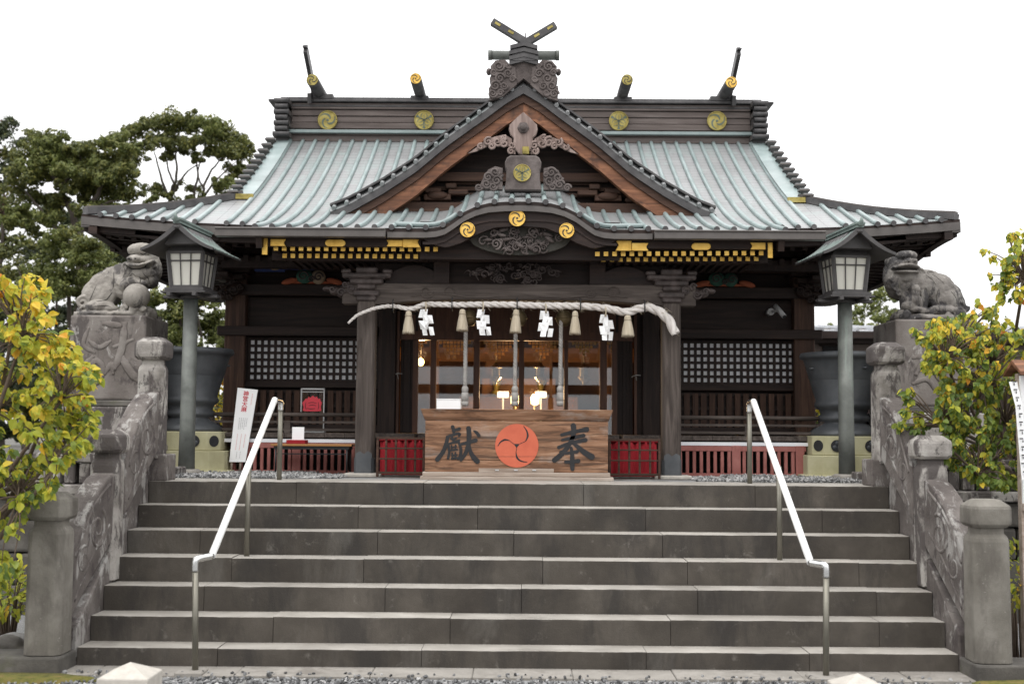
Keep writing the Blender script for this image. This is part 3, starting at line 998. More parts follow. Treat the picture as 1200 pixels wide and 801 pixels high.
# seam battens
bp = .1675
kx = [(i + .5) * bp for i in range(-27, 27)]
for x in kx:
    if abs(x) < XV - .06:
        ys = frange(YE - .02, YR - .1, 16)
    elif abs(x) < XT - .12:
        top = YE + (XT - abs(x)) * 1.2 / (XT - XV) * (.97 if abs(x) > XV else 1)
        if abs(abs(x) - XV) < .08: continue
        ys = frange(YE - .02, top, 8)
    else:
        continue
    m.tube([(x, y, zroof(x, max(y, YE)) + .012) for y in ys], .027, 8, 2)
    m.tube([(x, ys[0] - .016, zroof(x, YE) + .006), (x, ys[0] + .01, zroof(x, YE) + .006)], .029, 10, 3)
for s in (-1, 1):
    y = YE + .17
    while y < YB - .1:
        dd = min(y - YE, YB - y)
        xa = XT - (min(dd, 1.2) * (XT - XV) / 1.2) if dd < 1.2 else XV + .02
        if XT - xa > .1:
            m.tube([(s * x, y, zroof(s * min(x, XT), y) + .012) for x in frange(xa, XT + .02, 6)], .030, 6, 2)
        y += bp
roof = m.build('roof', roof_mats, hall)
# hip rolls, verges, stepped verge tiles
for s in (-1, 1):
    m = MB()
    for back in (0, 1):
        P = []
        for t in frange(0, 1, 9):
            x = s * lerp(XV, XT - .03, t); d = 1.2 * (1 - t)
            y = YE + d + .02 if not back else YB - d - .02
            P.append(Vector((x, y, zroof(x, YE + d) + .03)))
        for i in range(8):
            m.bar(P[i], P[i + 1], .14, .07, 1); m.bar(P[i] + Vector((0, 0, .045)), P[i + 1] + Vector((0, 0, .045)), .09, .022, 3)
    # verge band along the upper slope
    P = [Vector((s * (XV - .07), y, zroof(0, y) + .035)) for y in frange(YE + 1.12, YR - .05, 14)]
    for i in range(13):
        m.bar(P[i], P[i + 1] + (P[i + 1] - P[i]) * .02, .19, .055, 0)
    m.cbox(P[0] + Vector((0, -.01, .0)), (.20, .05, .06), 2)
    for back in (0, 1):
        for k in range(11):
            t = (k + .4) / 11
            y = lerp(YE + 1.15, YR - .25, t)
            z = zroof(0, y) + .05 + .03 * t
            yy = y if not back else 2 * YR - y
            x0 = XV + .005; x1 = XV + .125 + .02 * math.sin(t * 3)
            a, b = sorted((s * x0, s * x1))
            rot = Matrix.Rotation((1 if not back else -1) * -.05, 3, 'X')
            m.cbox(((a + b) / 2, yy, z - .02), (b - a, .30, .019), 3, rot)
            m.cbox(((a + b) / 2, yy + .01, z - .001), (b - a - .02, .28, .012), 4, rot)
    # side gable wall under the verge
    pts = [(y, zroof(0, min(y, 2 * YR - y)) - .02) for y in frange(YE + 1.0, YB - 1.0, 20)]
    pts = [(YE + 1.0, ZE - .1)] + pts + [(YB - 1.0, ZE - .1)]
    m.prism(pts, 'x', s * (XV - .12), s * (XV - .03), 1)
    m.build('verge', ['batten', 'copper_dark', 'gold_old', 'gutter', 'copper'], roof)
# eave fascia
m = MB()
def fascia(xs, yf, zf, h, th, mi):
    for i in range(len(xs) - 1):
        x0, x1 = xs[i], xs[i + 1]
        vs = []
        for y in (yf, yf + th):
            for (x, z) in ((x0, zf(x0)), (x1, zf(x1)), (x1, zf(x1) - h), (x0, zf(x0) - h)):
                vs.append((x, y, z))
        m.add(vs, [(0, 1, 2, 3)[::-1], (4, 5, 6, 7), (0, 4, 5, 1), (3, 2, 6, 7), (0, 3, 7, 4), (1, 5, 6, 2)], mi)
xs = frange(-XT, XT, 49)
fascia(xs, YE - .008, lambda x: zroof(x, YE) - .03, .085, .1, 0)
fascia(xs, YE + .09, lambda x: zroof(x, YE) - .105, .07, .1, 1)
for s in (-1, 1):
    P = [Vector((s * (XT - .04), y, zroof(s * XT, y) - .085)) for y in frange(YE, YB, 31)]
    for i in range(30): m.bar(P[i], P[i + 1], .09, .11, 0); m.bar(P[i] + Vector((-s * .08, 0, -.08)), P[i + 1] + Vector((-s * .08, 0, -.08)), .09, .10, 1)
m.build('eave_fascia', ['gutter', 'dark_x'], roof, weld=False)
# eave rafters and boarded soffit
m = MB()
for i in range(68):
    x = -XT + .08 + i * (2 * XT - .16) / 67
    z0 = zroof(x, YE) - .20; z1 = zd(1.25) - .30
    m.bar((x, YE + .22, z0 + .03), (x, 13.95, lerp(z0, z1, .45)), .055, .065, 0)
    m.bar((x, YE + .75, z0 - .05), (x, 13.95, lerp(z0, z1, .35) - .1), .055, .065, 0)
for s in (-1, 1):
    for i in range(40):
        y = YE + .1 + i * (YB - YE - .2) / 39
        z0 = zroof(s * XT, y)
        m.bar((s * (XT - .12), y, z0 - .15), (s * 3.2, y, ZE - .12), .055, .065, 0)
        m.bar((s * (XT - .55), y, z0 - .19), (s * 3.2, y, ZE - .22), .055, .065, 0)
m.box((-3.35, 13.3, ZE - .34), (3.35, 13.42, ZE - .22), 0)
m.box((-3.3, 13.44, ZE - .16), (3.3, 13.86, ZE + .05), 0)
m.build('eave_rafters', ['dark_y'], hall)

# ------------------------------------------------------------------ main ridge
zrt = zat(116, YR - .2)
m = MB()
nr = 6
zb = ZR - .12
hh = (zrt - .07 - zb) / nr
XR = 3.10
for k in range(nr):
    ins = .012 * (k % 2) + (.0 if k < 5 else -.035)
    m.box((-XR, YR - .20 + ins, zb + k * hh), (XR, YR + .20 - ins, zb + (k + 1) * hh - .006), 0)
m.box((-XR + .02, YR - .17, zb), (XR - .02, YR + .17, zrt - .07), 1)
m.box((-XR - .30, YR - .27, zrt - .068), (XR + .30, YR + .27, zrt - .036), 1)
m.box((-XR - .14, YR - .24, zrt - .034), (XR + .14, YR + .24, zrt), 1)
m.box((-XR - .18, YR - .23, zrt - .13), (XR + .18, YR + .23, zrt - .10), 1)
m.box((-XV, YR - .27, ZR - .02), (XV, YR - .21, ZR + .025), 2)
ridge = m.build('ridge', ['ridge', 'copper_dark', 'batten'], hall, bevel=.006)
for s in (-1, 1):
    m = MB()
    a = s * (XR + .09)
    for k in range(7):
        z = zat(129, YR) - k * .075
        w = (.20, .17, .20, .165, .195, .17, .22)[k]
        m.cbox((a, YR - .24, z), (w, .34, .06), 0 if k % 2 else 1)
        m.tube([(a - w / 2, YR - .41, z), (a + w / 2, YR - .41, z)], .034, 8, 0)
    m.cbox((a, YR - .18, zat(150, YR)), (.17, .30, .58), 0)
    m.build('ridge_end_block', ['copper_dark', 'gutter'], ridge)


def roundel(cx, cz, y, r, kind, gm='gold', im='inlay', parent=None, name='gilt_crest', th=.02):
    m = MB()
    m.prism([(cx + r * math.cos(a), cz + r * math.sin(a)) for a in [2 * PI * i / 28 for i in range(28)]], 'y', y - th, y)
    ring = [(cx + r * 1.0 * math.cos(a), y - th, cz + r * math.sin(a)) for a in [2 * PI * i / 28 for i in range(29)]]
    m.tube(ring, r * .07, 6, 0)
    yf = y - th - .0005
    if kind == 'swirl':
        for k in range(3):
            a0 = 2 * PI * k / 3 + .5
            pts = []
            for t in frange(0, 1, 6):
                a = a0 + t * 2.1
                rr = r * (.30 + .60 * t)
                pts.append((cx + rr * math.cos(a), cz + rr * math.sin(a)))
            brush(m, pts, [r * .10, r * .20, r * .16, r * .04], yf, .003, 1, 3)
        m.prism([(cx + r * .14 * math.cos(a), cz + r * .14 * math.sin(a)) for a in [2 * PI * i / 10 for i in range(10)]], 'y', yf - .003, yf, 1)
    else:
        for k in range(3):
            a0 = PI / 2 + 2 * PI * k / 3
            c2 = (cx + r * .42 * math.cos(a0), cz + r * .42 * math.sin(a0))
            pts = [(c2[0] + r * .36 * math.cos(a0 + PI + b) * .95, c2[1] + r * .36 * math.sin(a0 + PI + b)) for b in frange(-2.6, 2.6, 12)]
            brush(m, pts, [r * .05, r * .09, r * .05], yf, .003, 1, 2)
            brush(m, [(cx, cz), (c2[0] + r * .2 * math.cos(a0), c2[1] + r * .2 * math.sin(a0))], [r * .07, r * .03], yf, .003, 1, 3)
            b0 = a0 + PI / 3
            brush(m, [(cx + r * .45 * math.cos(b0), cz + r * .45 * math.sin(b0)), (cx + r * .85 * math.cos(b0), cz + r * .85 * math.sin(b0))], [r * .05, r * .30], yf, .003, 1, 2)
    return m.build(name, [gm, im], parent)


for (px, kind) in ((384, 'swirl'), (497, 'leaf'), (725, 'leaf'), (840, 'swirl')):
    p = at(px, 141 if px < 600 else 142, YR - .215)
    roundel(p.x, p.z, YR - .214, .125, kind, 'gold_old', 'inlay_green', ridge, 'ridge_crest', .014)

for (px, gm, im) in ((487, 'gold', 'inlay'), (735, 'gold_old', 'inlay')):
    p = at(px, 101, YR - .85)
    m = MB()
    m.tube([(p.x, YR - .85, zrt + .075), (p.x, YR + .85, zrt + .075)], .075, 16, 0)
    m.cbox((p.x, YR, zrt + .0), (.24, .5, .05), 0)
    o = m.build('ridge_log', ['copper_dark'], ridge)
    roundel(p.x, zrt + .075, YR - .851, .066, 'swirl', gm, im, o, 'gilt_end', .010)
for (px, s, gm) in ((366, -1, 'gold_old'), (857, 1, 'gold')):
    p = at(px, 101, YR - .75)
    m = MB()
    m.tube([(p.x, YR - .75, zrt + .075), (p.x, YR + .75, zrt + .075)], .08, 16, 0)
    m.cbox((p.x - s * .02, YR, zrt + .01), (.34, .5, .06), 0)
    xc = p.x + s * .10
    o = m.build('ridge_log', ['copper_dark'], ridge)
    roundel(p.x, zrt + .08, YR - .751, .07, 'swirl', gm, 'inlay', o, 'gilt_end', .010)
    for d in (-1, 1):
        m = MB()
        a = Vector((xc + s * .01, YR - d * .35, zrt - .05)); b = Vector((xc, YR + d * .75, zrt + .50)) if d < 0 else Vector((xc + s * .02, YR + .30, zrt + .16))
        m.bar(a, b, .05, .13, 0)
        m.cbox(b + Vector((0, d * .0, .01)), (.055, .14, .02), 0)
        m.build('crossed_finial', ['copper_dark'], ridge)

# ------------------------------------------------------------------ front gable
GP = [(0, 96), (18, 106), (42, 124), (88, 157), (126, 189), (164, 214), (203, 236), (226, 245)]
gx = [xat(d, y, YG) for d, y in GP]
gz = [zat(y, YG) for d, y in GP]


def interp(x, xs, zs):
    x = abs(x)
    if x >= xs[-1]:
        k = (zs[-1] - zs[-2]) / (xs[-1] - xs[-2]); return zs[-1] + k * (x - xs[-1])
    for i in range(len(xs) - 1):
        if x <= xs[i + 1]:
            t = (x - xs[i]) / (xs[i + 1] - xs[i]); return lerp(zs[i], zs[i + 1], t)


def zg(x): return interp(x, gx, gz)


XG = gx[-1]
GXC = .03
hx = frange(-XG, XG, 45)
P = lambda f: [(x + GXC, f(x)) for x in hx]
m = MB()
m.slab([x + GXC for x in hx], [YG + .06, YG + .5, YG + 1.5, YR], lambda x, y: zg(x - GXC), .05, 0, 1)
gable = m.build('gable', ['copper', 'brown_x'], hall)
m = MB()
m.strip(P(lambda x: zg(x) + .045), P(lambda x: zg(x) + .020), YG - .03, YG + .12, 0)      # dark cap line
tp_ = P(lambda x: zg(x) + .018); bt_ = P(lambda x: zg(x) - .055)
vs = [(p[0], YG + .045, p[1]) for p in tp_] + [(p[0], YG - .05, p[1]) for p in bt_] + [(p[0], YG + .3, p[1] - .02) for p in tp_] + [(p[0], YG + .3, p[1]) for p in bt_]
n = len(tp_)
m.add(vs, [q_ for i in range(n - 1) for q_ in ((i, n + i, n + i + 1, i + 1), (i, i + 1, 2 * n + i + 1, 2 * n + i), (n + i, 3 * n + i, 3 * n + i + 1, n + i + 1), (2 * n + i, 2 * n + i + 1, 3 * n + i + 1, 3 * n + i))] + [(0, 2 * n, 3 * n, n), (n - 1, 2 * n - 1, 4 * n - 1, 3 * n - 1)], 2)        # copper lip
L = 0.0
px, pz = 0, zg(0)
for i in range(1, 400):
    x = XG * i / 400
    z = zg(x); L += math.hypot(x - px, z - pz); px, pz = x, z
    if L > .145:
        L = 0
        for s in (-1, 1):
            m.tube([(GXC + s * x, YG - .07, z - .035), (GXC + s * x, YG + .05, z + .025)], .024, 8, 1)
m.strip(P(lambda x: zg(x) - .057), P(lambda x: zg(x) - .145), YG - .05, YG + .15, 3)       # dark verge board
m.build('verge_trim', ['copper_dark', 'copper', 'copper', 'copper_dark'], gable)
for s in (-1, 1):
    m = MB()
    H = [v for v in hx if v * s >= 0 and abs(v) < XG - .02]
    Q = lambda f: [(x + GXC, f(x)) for x in H]
    m.strip(Q(lambda x: zg(x) - .147), Q(lambda x: zg(x) - .235), YG - .015, YG + .07, 1)  # upper band browner: the shadow under the verge given as timber colour
    m.strip(Q(lambda x: zg(x) - .237), Q(lambda x: zg(x) - .335 - .04 * abs(x) / XG), YG + .01, YG + .07, 0)
    m.strip(Q(lambda x: zg(x) - .337 - .04 * abs(x) / XG), Q(lambda x: zg(x) - .372 - .045 * abs(x) / XG), YG - .01, YG + .09, 0)
    m.build('bargeboard', ['redbrown', 'brown_x'], gable)
# gable wall
m = MB()
yw = YG + .33
zbase = zat(245, YG)
H = frange(-XG + .1, XG - .1, 31)
m.strip([(x + GXC, zg(x) - .1) for x in H], [(x + GXC, min(zbase - .2, zg(x) - .12)) for x in H], yw, yw + .05, 0)
for (py, h, d, w) in ((243, .10, .20, 1.75), (205, .07, .12, .95)):
    z = zat(py, YG + .2)
    m.box((GXC - w, yw - d, z - h), (GXC + w, yw - .002, z + h * .4), 1)
for k in range(4):
    z = zat(222 - 7 * k, YG)
    m.box((GXC - 1.2 + .2 * k, yw - .035 - .004 * k, z - .022), (GXC + 1.2 - .2 * k, yw - .001, z + .02), 1)
m.build('gable_wall', ['dark_x', 'brown_x'], gable)
for s in (-1, 1):
    m = MB()
    z = zat(228, YG)
    for (dx, dz, w, h) in ((.95, 0, .30, .07), (1.0, .08, .18, .06), (.72, .06, .22, .06), (.8, .13, .12, .06), (1.25, -.02, .22, .05)):
        m.cbox((GXC + s * dx, yw - .10, z + dz), (w, .14, h), 0)
    m.ell((GXC + s * .95, yw - .16, z + .02), (.12, .05, .05), 0)
    m.build('gable_bracket', ['brown_x'], gable, bevel=.01)


def scroll(m, c, r, turns, w, y, sgn, a0=0.0, mi=0, k=16):
    pts, ra = [], []
    n = int(k * turns)
    for i in range(n + 1):
        t = i / n
        a = a0 + sgn * 2 * PI * turns * t
        rr = r * (1 - .88 * t)
        pts.append((c[0] + rr * math.cos(a), y, c[1] + rr * math.sin(a))); ra.append(w * (1 - .35 * t))
    m.tube(pts, ra, 7, mi)


# hanging gable pendant
def pzx(dx, py, Y): return (GXC + xat(dx, py, Y), zat(py, Y))
m = MB()
yp = YG - .03
out = [(0, 131), (8, 138), (16, 146), (17, 152), (15, 158), (11, 162), (12, 168), (9, 175), (5, 180), (0, 182)]
ol = [pzx(d, y, yp) for d, y in out] + [pzx(-d, y, yp) for d, y in out[::-1][1:-1]]
m.prism(ol, 'y', yp, yp + .06)
c = pzx(0, 150, yp)
m.lathe([(.0, 0), (.065, 0), (.07, .02), (.045, .035), (.03, .05), (0, .055)], (0, 0, 0), 6, 1, False)
nv = len(m.v)
for i in range(nv - 36, nv):
    v = m.v[i]; m.v[i] = Vector((c[0] + v.x, yp - v.z, c[1] + v.y))
m.build('gable_pendant', ['palewood', 'carved_grey'], gable, bevel=.008)
for s in (-1, 1):
    m = MB()
    for (dx, py, r, sg) in ((30, 166, .060, 1), (41, 166, .05, -1), (22, 168, .055, -1), (13, 170, .045, 1), (37, 171, .04, 1), (50, 172, .035, -1), (14, 177, .04, -1), (24, 162, .04, 1)):
        q = pzx(s * dx, py, yp)
        scroll(m, q, r, 1.4, .015, yp + .01, s * sg, 1.0)
    for lo_ in (((13, 163), (22, 158), (31, 160), (31, 168), (22, 172), (13, 172)), ((31, 160), (44, 164), (57, 173), (67, 181), (55, 178), (42, 172), (31, 168)), ((9, 170), (15, 172), (16, 180), (9, 181))):
        m.prism([pzx(s * d, y, yp + .03) for d, y in lo_], 'y', yp + .02, yp + .045)
    m.build('pendant_scrollwork', ['palewood'], gable)
m = MB()
q = pzx(3, 177, yp)
m.cbox((q[0], yp - .03, q[1]), (.075, .02, .085)); m.build('gilt_square', ['gold_old'], gable, bevel=.006)

# crest block (ogre tile) standing on the porch roof, with leaf crest
YO = 12.35
m = MB()
o2 = [(0, 181), (15, 182), (19, 184.5), (21.5, 190), (21, 196), (19.5, 200), (20, 212), (22, 223), (0, 223)]
ol = [pzx(d, y, YO) for d, y in o2[1:]] + [pzx(-d, y, YO) for d, y in o2[::-1][1:-1]]
m.prism(ol, 'y', YO, YO + .16)
ob = m.build('crest_block', ['carved_grey'], gable, bevel=.012)
for s in (-1, 1):
    m = MB()
    ol = [pzx(s * d, y, YO + .04) for d, y in ((24, 197), (33, 195), (41, 199), (46, 207), (50, 216), (54, 222), (24, 222))]
    m.prism(ol, 'y', YO + .04, YO + .13)
    for (dx, py, r, sg) in ((33, 201, .055, 1), (41, 207, .05, -1), (31, 211, .055, -1), (43, 215, .05, 1), (35, 218, .045, 1), (52, 219, .04, 1), (27, 204, .03, 1)):
        scroll(m, pzx(s * dx, py, YO), r, 1.6, .014, YO + .035, s * sg)
    m.build('cloud_carving', ['carved_grey'], ob)
q = pzx(-1, 203, YO)
roundel(q[0], q[1], YO - .002, .088, 'leaf', 'gold_old', 'inlay_green', ob, 'leaf_crest', .014)

# crest on the gable peak: carved clouds, roofed cap, log and crossed finials
YP = YG - .10
m = MB()
o3 = [(8, 99), (24, 113), (40, 118), (41, 104), (37, 98), (40, 92), (37, 86), (39, 78), (33, 71), (22, 70), (16, 76), (10, 79)]
for s in (-1, 1):
    ol = [pzx(s * d, y, YP) for d, y in o3]
    m.prism(ol, 'y', YP, YP + .22)
ol = [pzx(d, y, YP + .02) for d, y in ((-17, 70), (17, 70), (17, 97), (9, 99), (0, 92), (-9, 99), (-17, 97))]
m.prism(ol, 'y', YP + .02, YP + .2)
for s in (-1, 1):
    for (dx, py, r, sg) in ((29, 78, .062, 1), (28, 92, .06, -1), (35, 85, .04, 1), (18, 86, .05, 1), (33, 101, .06, -1), (23, 101, .045, 1), (36, 110, .05, 1), (13, 93, .035, -1), (18, 78, .03, 1), (27, 109, .035, -1)):
        scroll(m, pzx(s * dx, py, YP), r, 1.7, .014, YP - .004, s * sg)
    q = pzx(s * 41, 82, YP)
    m.ell((q[0], YP + .08, q[1]), (.03, .08, .035))
pk = m.build('peak_crest', ['carved_grey'], gable, bevel=.008)
m = MB()
q = pzx(0, 65, YP + .25)
m.tube([(GXC + xat(-42, 66, YP), YP + .25, q[1]), (GXC + xat(42, 66, YP), YP + .25, q[1])], [.052, .052], 18, 0)
m.tube([(GXC + xat(-42.5, 66, YP), YP + .25, q[1]), (GXC + xat(-38, 66, YP), YP + .25, q[1])], .057, 18, 0)
m.tube([(GXC + xat(38, 66, YP), YP + .25, q[1]), (GXC + xat(42.5, 66, YP), YP + .25, q[1])], .057, 18, 0)
m.build('peak_log', ['copper_lamp'], pk)
m = MB()
for k, (y0, w) in enumerate(((51, 16), (57, 17), (63, 17), (68, 16))):
    pts = [pzx(-w, y0 + 4, YP), pzx(0, y0, YP), pzx(w, y0 + 4, YP), pzx(w, y0 + 8.5, YP), pzx(0, y0 + 4.5, YP), pzx(-w, y0 + 8.5, YP)]
    m.prism(pts[:2] + pts[4:], 'y', YP - .06 + .012 * k, YP + .4)
    m.prism(pts[1:5], 'y', YP - .06 + .012 * k, YP + .4)
m.box((GXC - .125, YP - .03, zat(72, YP)), (GXC + .125, YP + .38, zat(57, YP)))
m.build('peak_cap', ['copper_dark'], pk)
for s in (-1, 1):
    m = MB()
    a = pzx(-s * 6, 54, YP + .1); b = pzx(s * 37, 28, YP + .1)
    m.bar((a[0], YP + .1 + .05 * s, a[1]), (b[0], YP + .1 + .05 * s, b[1]), .085, .075, 0)
    for t in (.42, .78):
        c = (lerp(a[0], b[0], t), lerp(a[1], b[1], t)); d = (lerp(a[0], b[0], t + .14), lerp(a[1], b[1], t + .14))
        m.bar((c[0], YP + .055 + .05 * s, c[1]), (d[0], YP + .055 + .05 * s, d[1]), .008, .026, 1)
    m.build('crossed_finial', ['copper_dark', 'gold_old'], pk)
m = MB(); a = pzx(2, 50, YP + .2); b = pzx(2, 39, YP + .2); m.tube([(a[0], YP + .2, a[1]), (b[0], YP + .2, b[1])], [.014, .006], 6); m.build('peak_spike', ['copper_dark'], pk)

# ------------------------------------------------------------------ porch roof with curved gable
ZK = zat(269, YK)
bx = [0, .15, .31, .43, .545, .64, .73, .82, .92, 9]
bv = [1, .99, .94, .82, .62, .36, .13, .03, 0, 0]
KA = .27
XK = 2.63
YJ = YE + 1.2
KE = (zd(1.2) - ZK - .2 * (YJ - YK)) / (YJ - YK) ** 2


def zk(x, y):
    s = y - YK
    z = ZK + .2 * s + KE * s * s + .008
    return z + KA * interp(abs(x), bx, bv) * min(1, max(0, (YJ + .2 - y) / .6))


xs = frange(-XK, -1.0, 12) + frange(-.95, .95, 39) + frange(1.0, XK, 12)
m = MB()
m.slab(xs, frange(YK, YJ, 14), zk, .055)
for x in kx:
    if abs(x) < XK - .03:
        n = 10
        m.tube([(x, y, zk(x, y) + .012) for y in frange(YK - .02, YJ - .05, n)], .027, 8, 2)
        m.tube([(x, YK - .036, zk(x, YK) + .004), (x, YK - .01, zk(x, YK) + .004)], .029, 10, 3)
# rolls that follow the shoulders of the curved gable
for s in (-1, 1):
    m.tube([(s * x, YK + .02 + (x - .62) * .35, zk(x, YK + .02 + (x - .62) * .35) + .028) for x in frange(.62, 1.25, 10)], .026, 7, 2)
porch = m.build('porch_roof', ['copper', 'dark_x', 'batten', 'copper_dark'], hall)
m = MB()
kxs = frange(-1.30, 1.30, 61)
m.strip([(x, zk(x, YK) - .04) for x in kxs], [(x, zk(x, YK) - .095) for x in kxs], YK - .012, YK + .1, 0)
low = [(0, 264), (30, 266), (50, 274), (68, 284), (86, 290), (100, 287), (116, 279), (158, 275)]
lx = [xat(d, y, YK) for d, y in low]; lz = [zat(y, YK) for d, y in low]
kb = [x for x in kxs if abs(x) < lx[-1]]
m.strip([(x, zk(x, YK) - .097) for x in kb], [(x, min(interp(x, lx, lz), zk(x, YK) - .10)) for x in kb], YK + .03, YK + .10, 1)
m.strip([(x, zk(x, YK) - .13 - .04 * (1 - min(1, abs(x)))) for x in kb[8:-8]], [(x, zk(x, YK) - .155 - .04 * (1 - min(1, abs(x)))) for x in kb[8:-8]], YK + .018, YK + .04, 1)
pb = m.build('porch_bargeboard', ['gutter', 'dark_x'], porch)
for (px, py, r) in ((548, 269.5, .071), (606, 256, .077), (664, 270.5, .071)):
    p = at(px, py, YK + .02)
    roundel(p.x, p.z, YK + .016, r, 'swirl', 'gold', 'inlay', pb, 'gilt_roundel', .014)
for s in (-1, 1):
    m = MB()
    a, b = sorted((s * xat(157, 272, YK), s * 2.98))
    z = zk(2, YK)
    m.box((a, YK - .07, z - .10), (b, YK + .02, z - .018))
    m.box((a, YK - .085, z - .03), (b, YK - .06, z - .012))
    m.build('gutter', ['gutter'], porch, bevel=.006)
    # beam over the rafters with gilt plates
    m = MB()
    a, b = sorted((s * .98, s * 2.50))
    m.box((a, YK + .10, zat(290, YK + .1)), (b, YK + .2, zat(279, YK + .1)))
    m.box((a, YK + .35, zat(306, YK + .35)), (b, YK + .42, zat(285, YK + .3)))
    eb = m.build('eave_beam', ['dark_x'], porch)
    # side barge of the porch
    m = MB()
    m.bar((s * 2.56, YK - .01, ZK - .12), (s * 2.56, YJ, zd(1.2) - .20), .06, .16, 0); m.build('side_bargeboard', ['dark_y'], porch)
    def plate(x0, x1, y0, y1, notch):
        p, q = at(x0, y0, YK + .09), at(x1, y1, YK + .09)
        m = MB()
        xm, zm = (q.x - p.x), (p.z + q.z) / 2
        n = .28 * (p.z - q.z)
        ol = [(p.x, p.z), (q.x, p.z)] + ([(q.x - n, zm)] if notch & 2 else []) + [(q.x, q.z), (p.x, q.z)] + ([(p.x + n, zm)] if notch & 1 else [])
        if notch == 4:
            h = (p.z - q.z) / 2
            ol = [(p.x + h * .9, p.z), (q.x - h * .9, p.z), (q.x - h * .2, zm + h * .6), (q.x, zm), (q.x - h * .2, zm - h * .6), (q.x - h * .9, q.z), (p.x + h * .9, q.z), (p.x + h * .2, zm - h * .6), (p.x, zm), (p.x + h * .2, zm + h * .6)]
        m.prism(ol, 'y', YK + .078, YK + .098)
        m.build('gilt_plate', ['gold'], porch, bevel=.004)
    if s < 0:
        plate(317, 335, 280, 288.5, 2); plate(381, 405, 280.5, 289, 4); plate(453, 472, 281, 289, 1); plate(472.2, 493, 277, 290, 2)
        plate(307.5, 313.5, 279, 298.5, 0)
    else:
        plate(721, 740, 280.5, 294, 1); plate(740.2, 760, 284.5, 294, 2); plate(810, 833, 284.5, 293, 4); plate(879, 897, 284, 292.5, 1)
        plate(899.5, 905.5, 284, 302.5, 0)
# gilt tipped rafters
m = MB()
m.box((-.021, .0, -.021), (.021, .9, .021), 0); m.box((-.022, -.006, -.022), (.022, -.0005, .022), 1)
proto = None
for (row, Yr) in ((0, YK + .16), (1, YK + .30)):
    for side in (-1, 1):
        for k in range(20 - row):
            if side < 0:
                px = (323.3 + 9.85 * k) if row == 0 else (333.7 + 9.6 * k)
                py = (291.0 + .055 * k * 1.0) if row == 0 else (299.6 + .05 * k)
            else:
                px = (700 + 10.1 * k) if row == 0 else (707 + 9.95 * k)
                py = (297.5 - .05 * k * 1.0) if row == 0 else (304 - .05 * k)
            p = at(px, py, Yr)
            if proto is None:
                proto = m.build('rafter', ['dark_y', 'gold'], hall)
                for v in proto.data.vertices: v.co += W[hall.name]
                o = proto
            else:
                o = proto.copy(); COL.objects.link(o)
            o.location = p - W[hall.name]

# ------------------------------------------------------------------ porch pillars, beams, brackets
def bz(py, Y): return zat(py, Y)


xpl = (at(429, 450, YC).x, at(786, 452, YC).x)
for i, xp in enumerate(xpl):
    m = MB()
    w = .094
    q = .022
    zt = bz(352, YC)
    o8 = [(-w + q, -w), (w - q, -w), (w, -w + q), (w, w - q), (w - q, w), (-w + q, w), (-w, w - q), (-w, -w + q)]
    m.prism([(xp + a, YC + b) for a, b in o8], 'z', PLAT + .03, zt, 0)
    po = m.build('pillar', ['grey_z'], hall, bevel=.004)
    m = MB()
    k = 1.05
    m.prism([(xp + a * k, YC + b * k) for a, b in o8], 'z', PLAT + .028, bz(537, YC), 0)
    for sx in (-1, 1):
        m.prism([(xp + sx * .0, bz(537, YC) - .004), (xp + sx * .085, bz(537, YC) - .004), (xp + sx * .08, bz(532, YC)), (xp + sx * .04, bz(529.5, YC)), (xp, bz(533, YC))], 'y', YC - w * k - .001, YC - w * k + .01, 0)
    m.build('pillar_shoe', ['bronze'], po)
    m = MB(); m.box((xp - .19, YC - .19, PLAT - .05), (xp + .19, YC + .19, PLAT + .027)); m.build('pillar_base', ['white_stone'], po, bevel=.01)
    # bracket block stack with carved noses
    m = MB()
    for (dz, ww, h) in ((0, .20, .05), (.055, .27, .06), (.12, .19, .05), (.175, .34, .055), (.235, .50, .05), (.29, .22, .06)):
        m.cbox((xp, YC, zt + dz), (ww, .24, h), 0)
        if ww > .3:
            for sx in (-1, 0, 1): m.cbox((xp + sx * ww * .42, YC - .01, zt + dz + .045), (.10, .2, .045), 0)
    m.build('bracket', ['carved'], po, bevel=.012)
    s = -1 if i == 0 else 1
    m = MB()
    zz = bz(343, YC)
    for (dx, dz, rx, rz) in ((.14, .02, .10, .085), (.24, -.01, .085, .065), (.32, .0, .07, .045), (.40, .025, .06, .03), (.2, .06, .06, .04)):
        m.ell((xp + s * dx, YC - .02, zz + dz), (rx, .07, rz))
    for (dx, dz, r, sg) in ((.15, .02, .06, 1), (.26, -.02, .045, -1), (.22, .065, .035, 1), (.35, .015, .035, 1)):
        scroll(m, (xp + s * dx, zz + dz), r, 1.4, .012, YC - .09, s * sg)
    m.build('beam_nose', ['carved'], po)

m = MB()
z0, z1 = bz(356, YC), bz(334, YC)
xa, xb = xpl[0] - .25, xpl[1] + .25
arch = frange(xa, xb, 41)
m.strip([(x, z1) for x in arch], [(x, z0 + .05 * (1 - min(1, abs(x) / 1.35) ** 4) - .02) for x in arch], YC - .085, YC + .085)
bm_ = m.build('rainbow_beam', ['grey_x'], hall, bevel=.01)
m = MB()
for s in (-1, 1):
    scroll(m, (s * .95, (z0 + z1) / 2 + .01), .075, 1.3, .008, YC - .086, s)
    scroll(m, (s * .72, (z0 + z1) / 2 + .01), .06, 1.2, .007, YC - .086, -s)
    m.tube(smooth_path([(s * 1.1, YC - .086, z0 + .06), (s * .8, YC - .087, z0 + .09), (s * .5, YC - .087, z0 + .055), (s * .2, YC - .087, z0 + .065)], 6), .007, 6)
m.build('beam_carving', ['grey_x'], bm_)
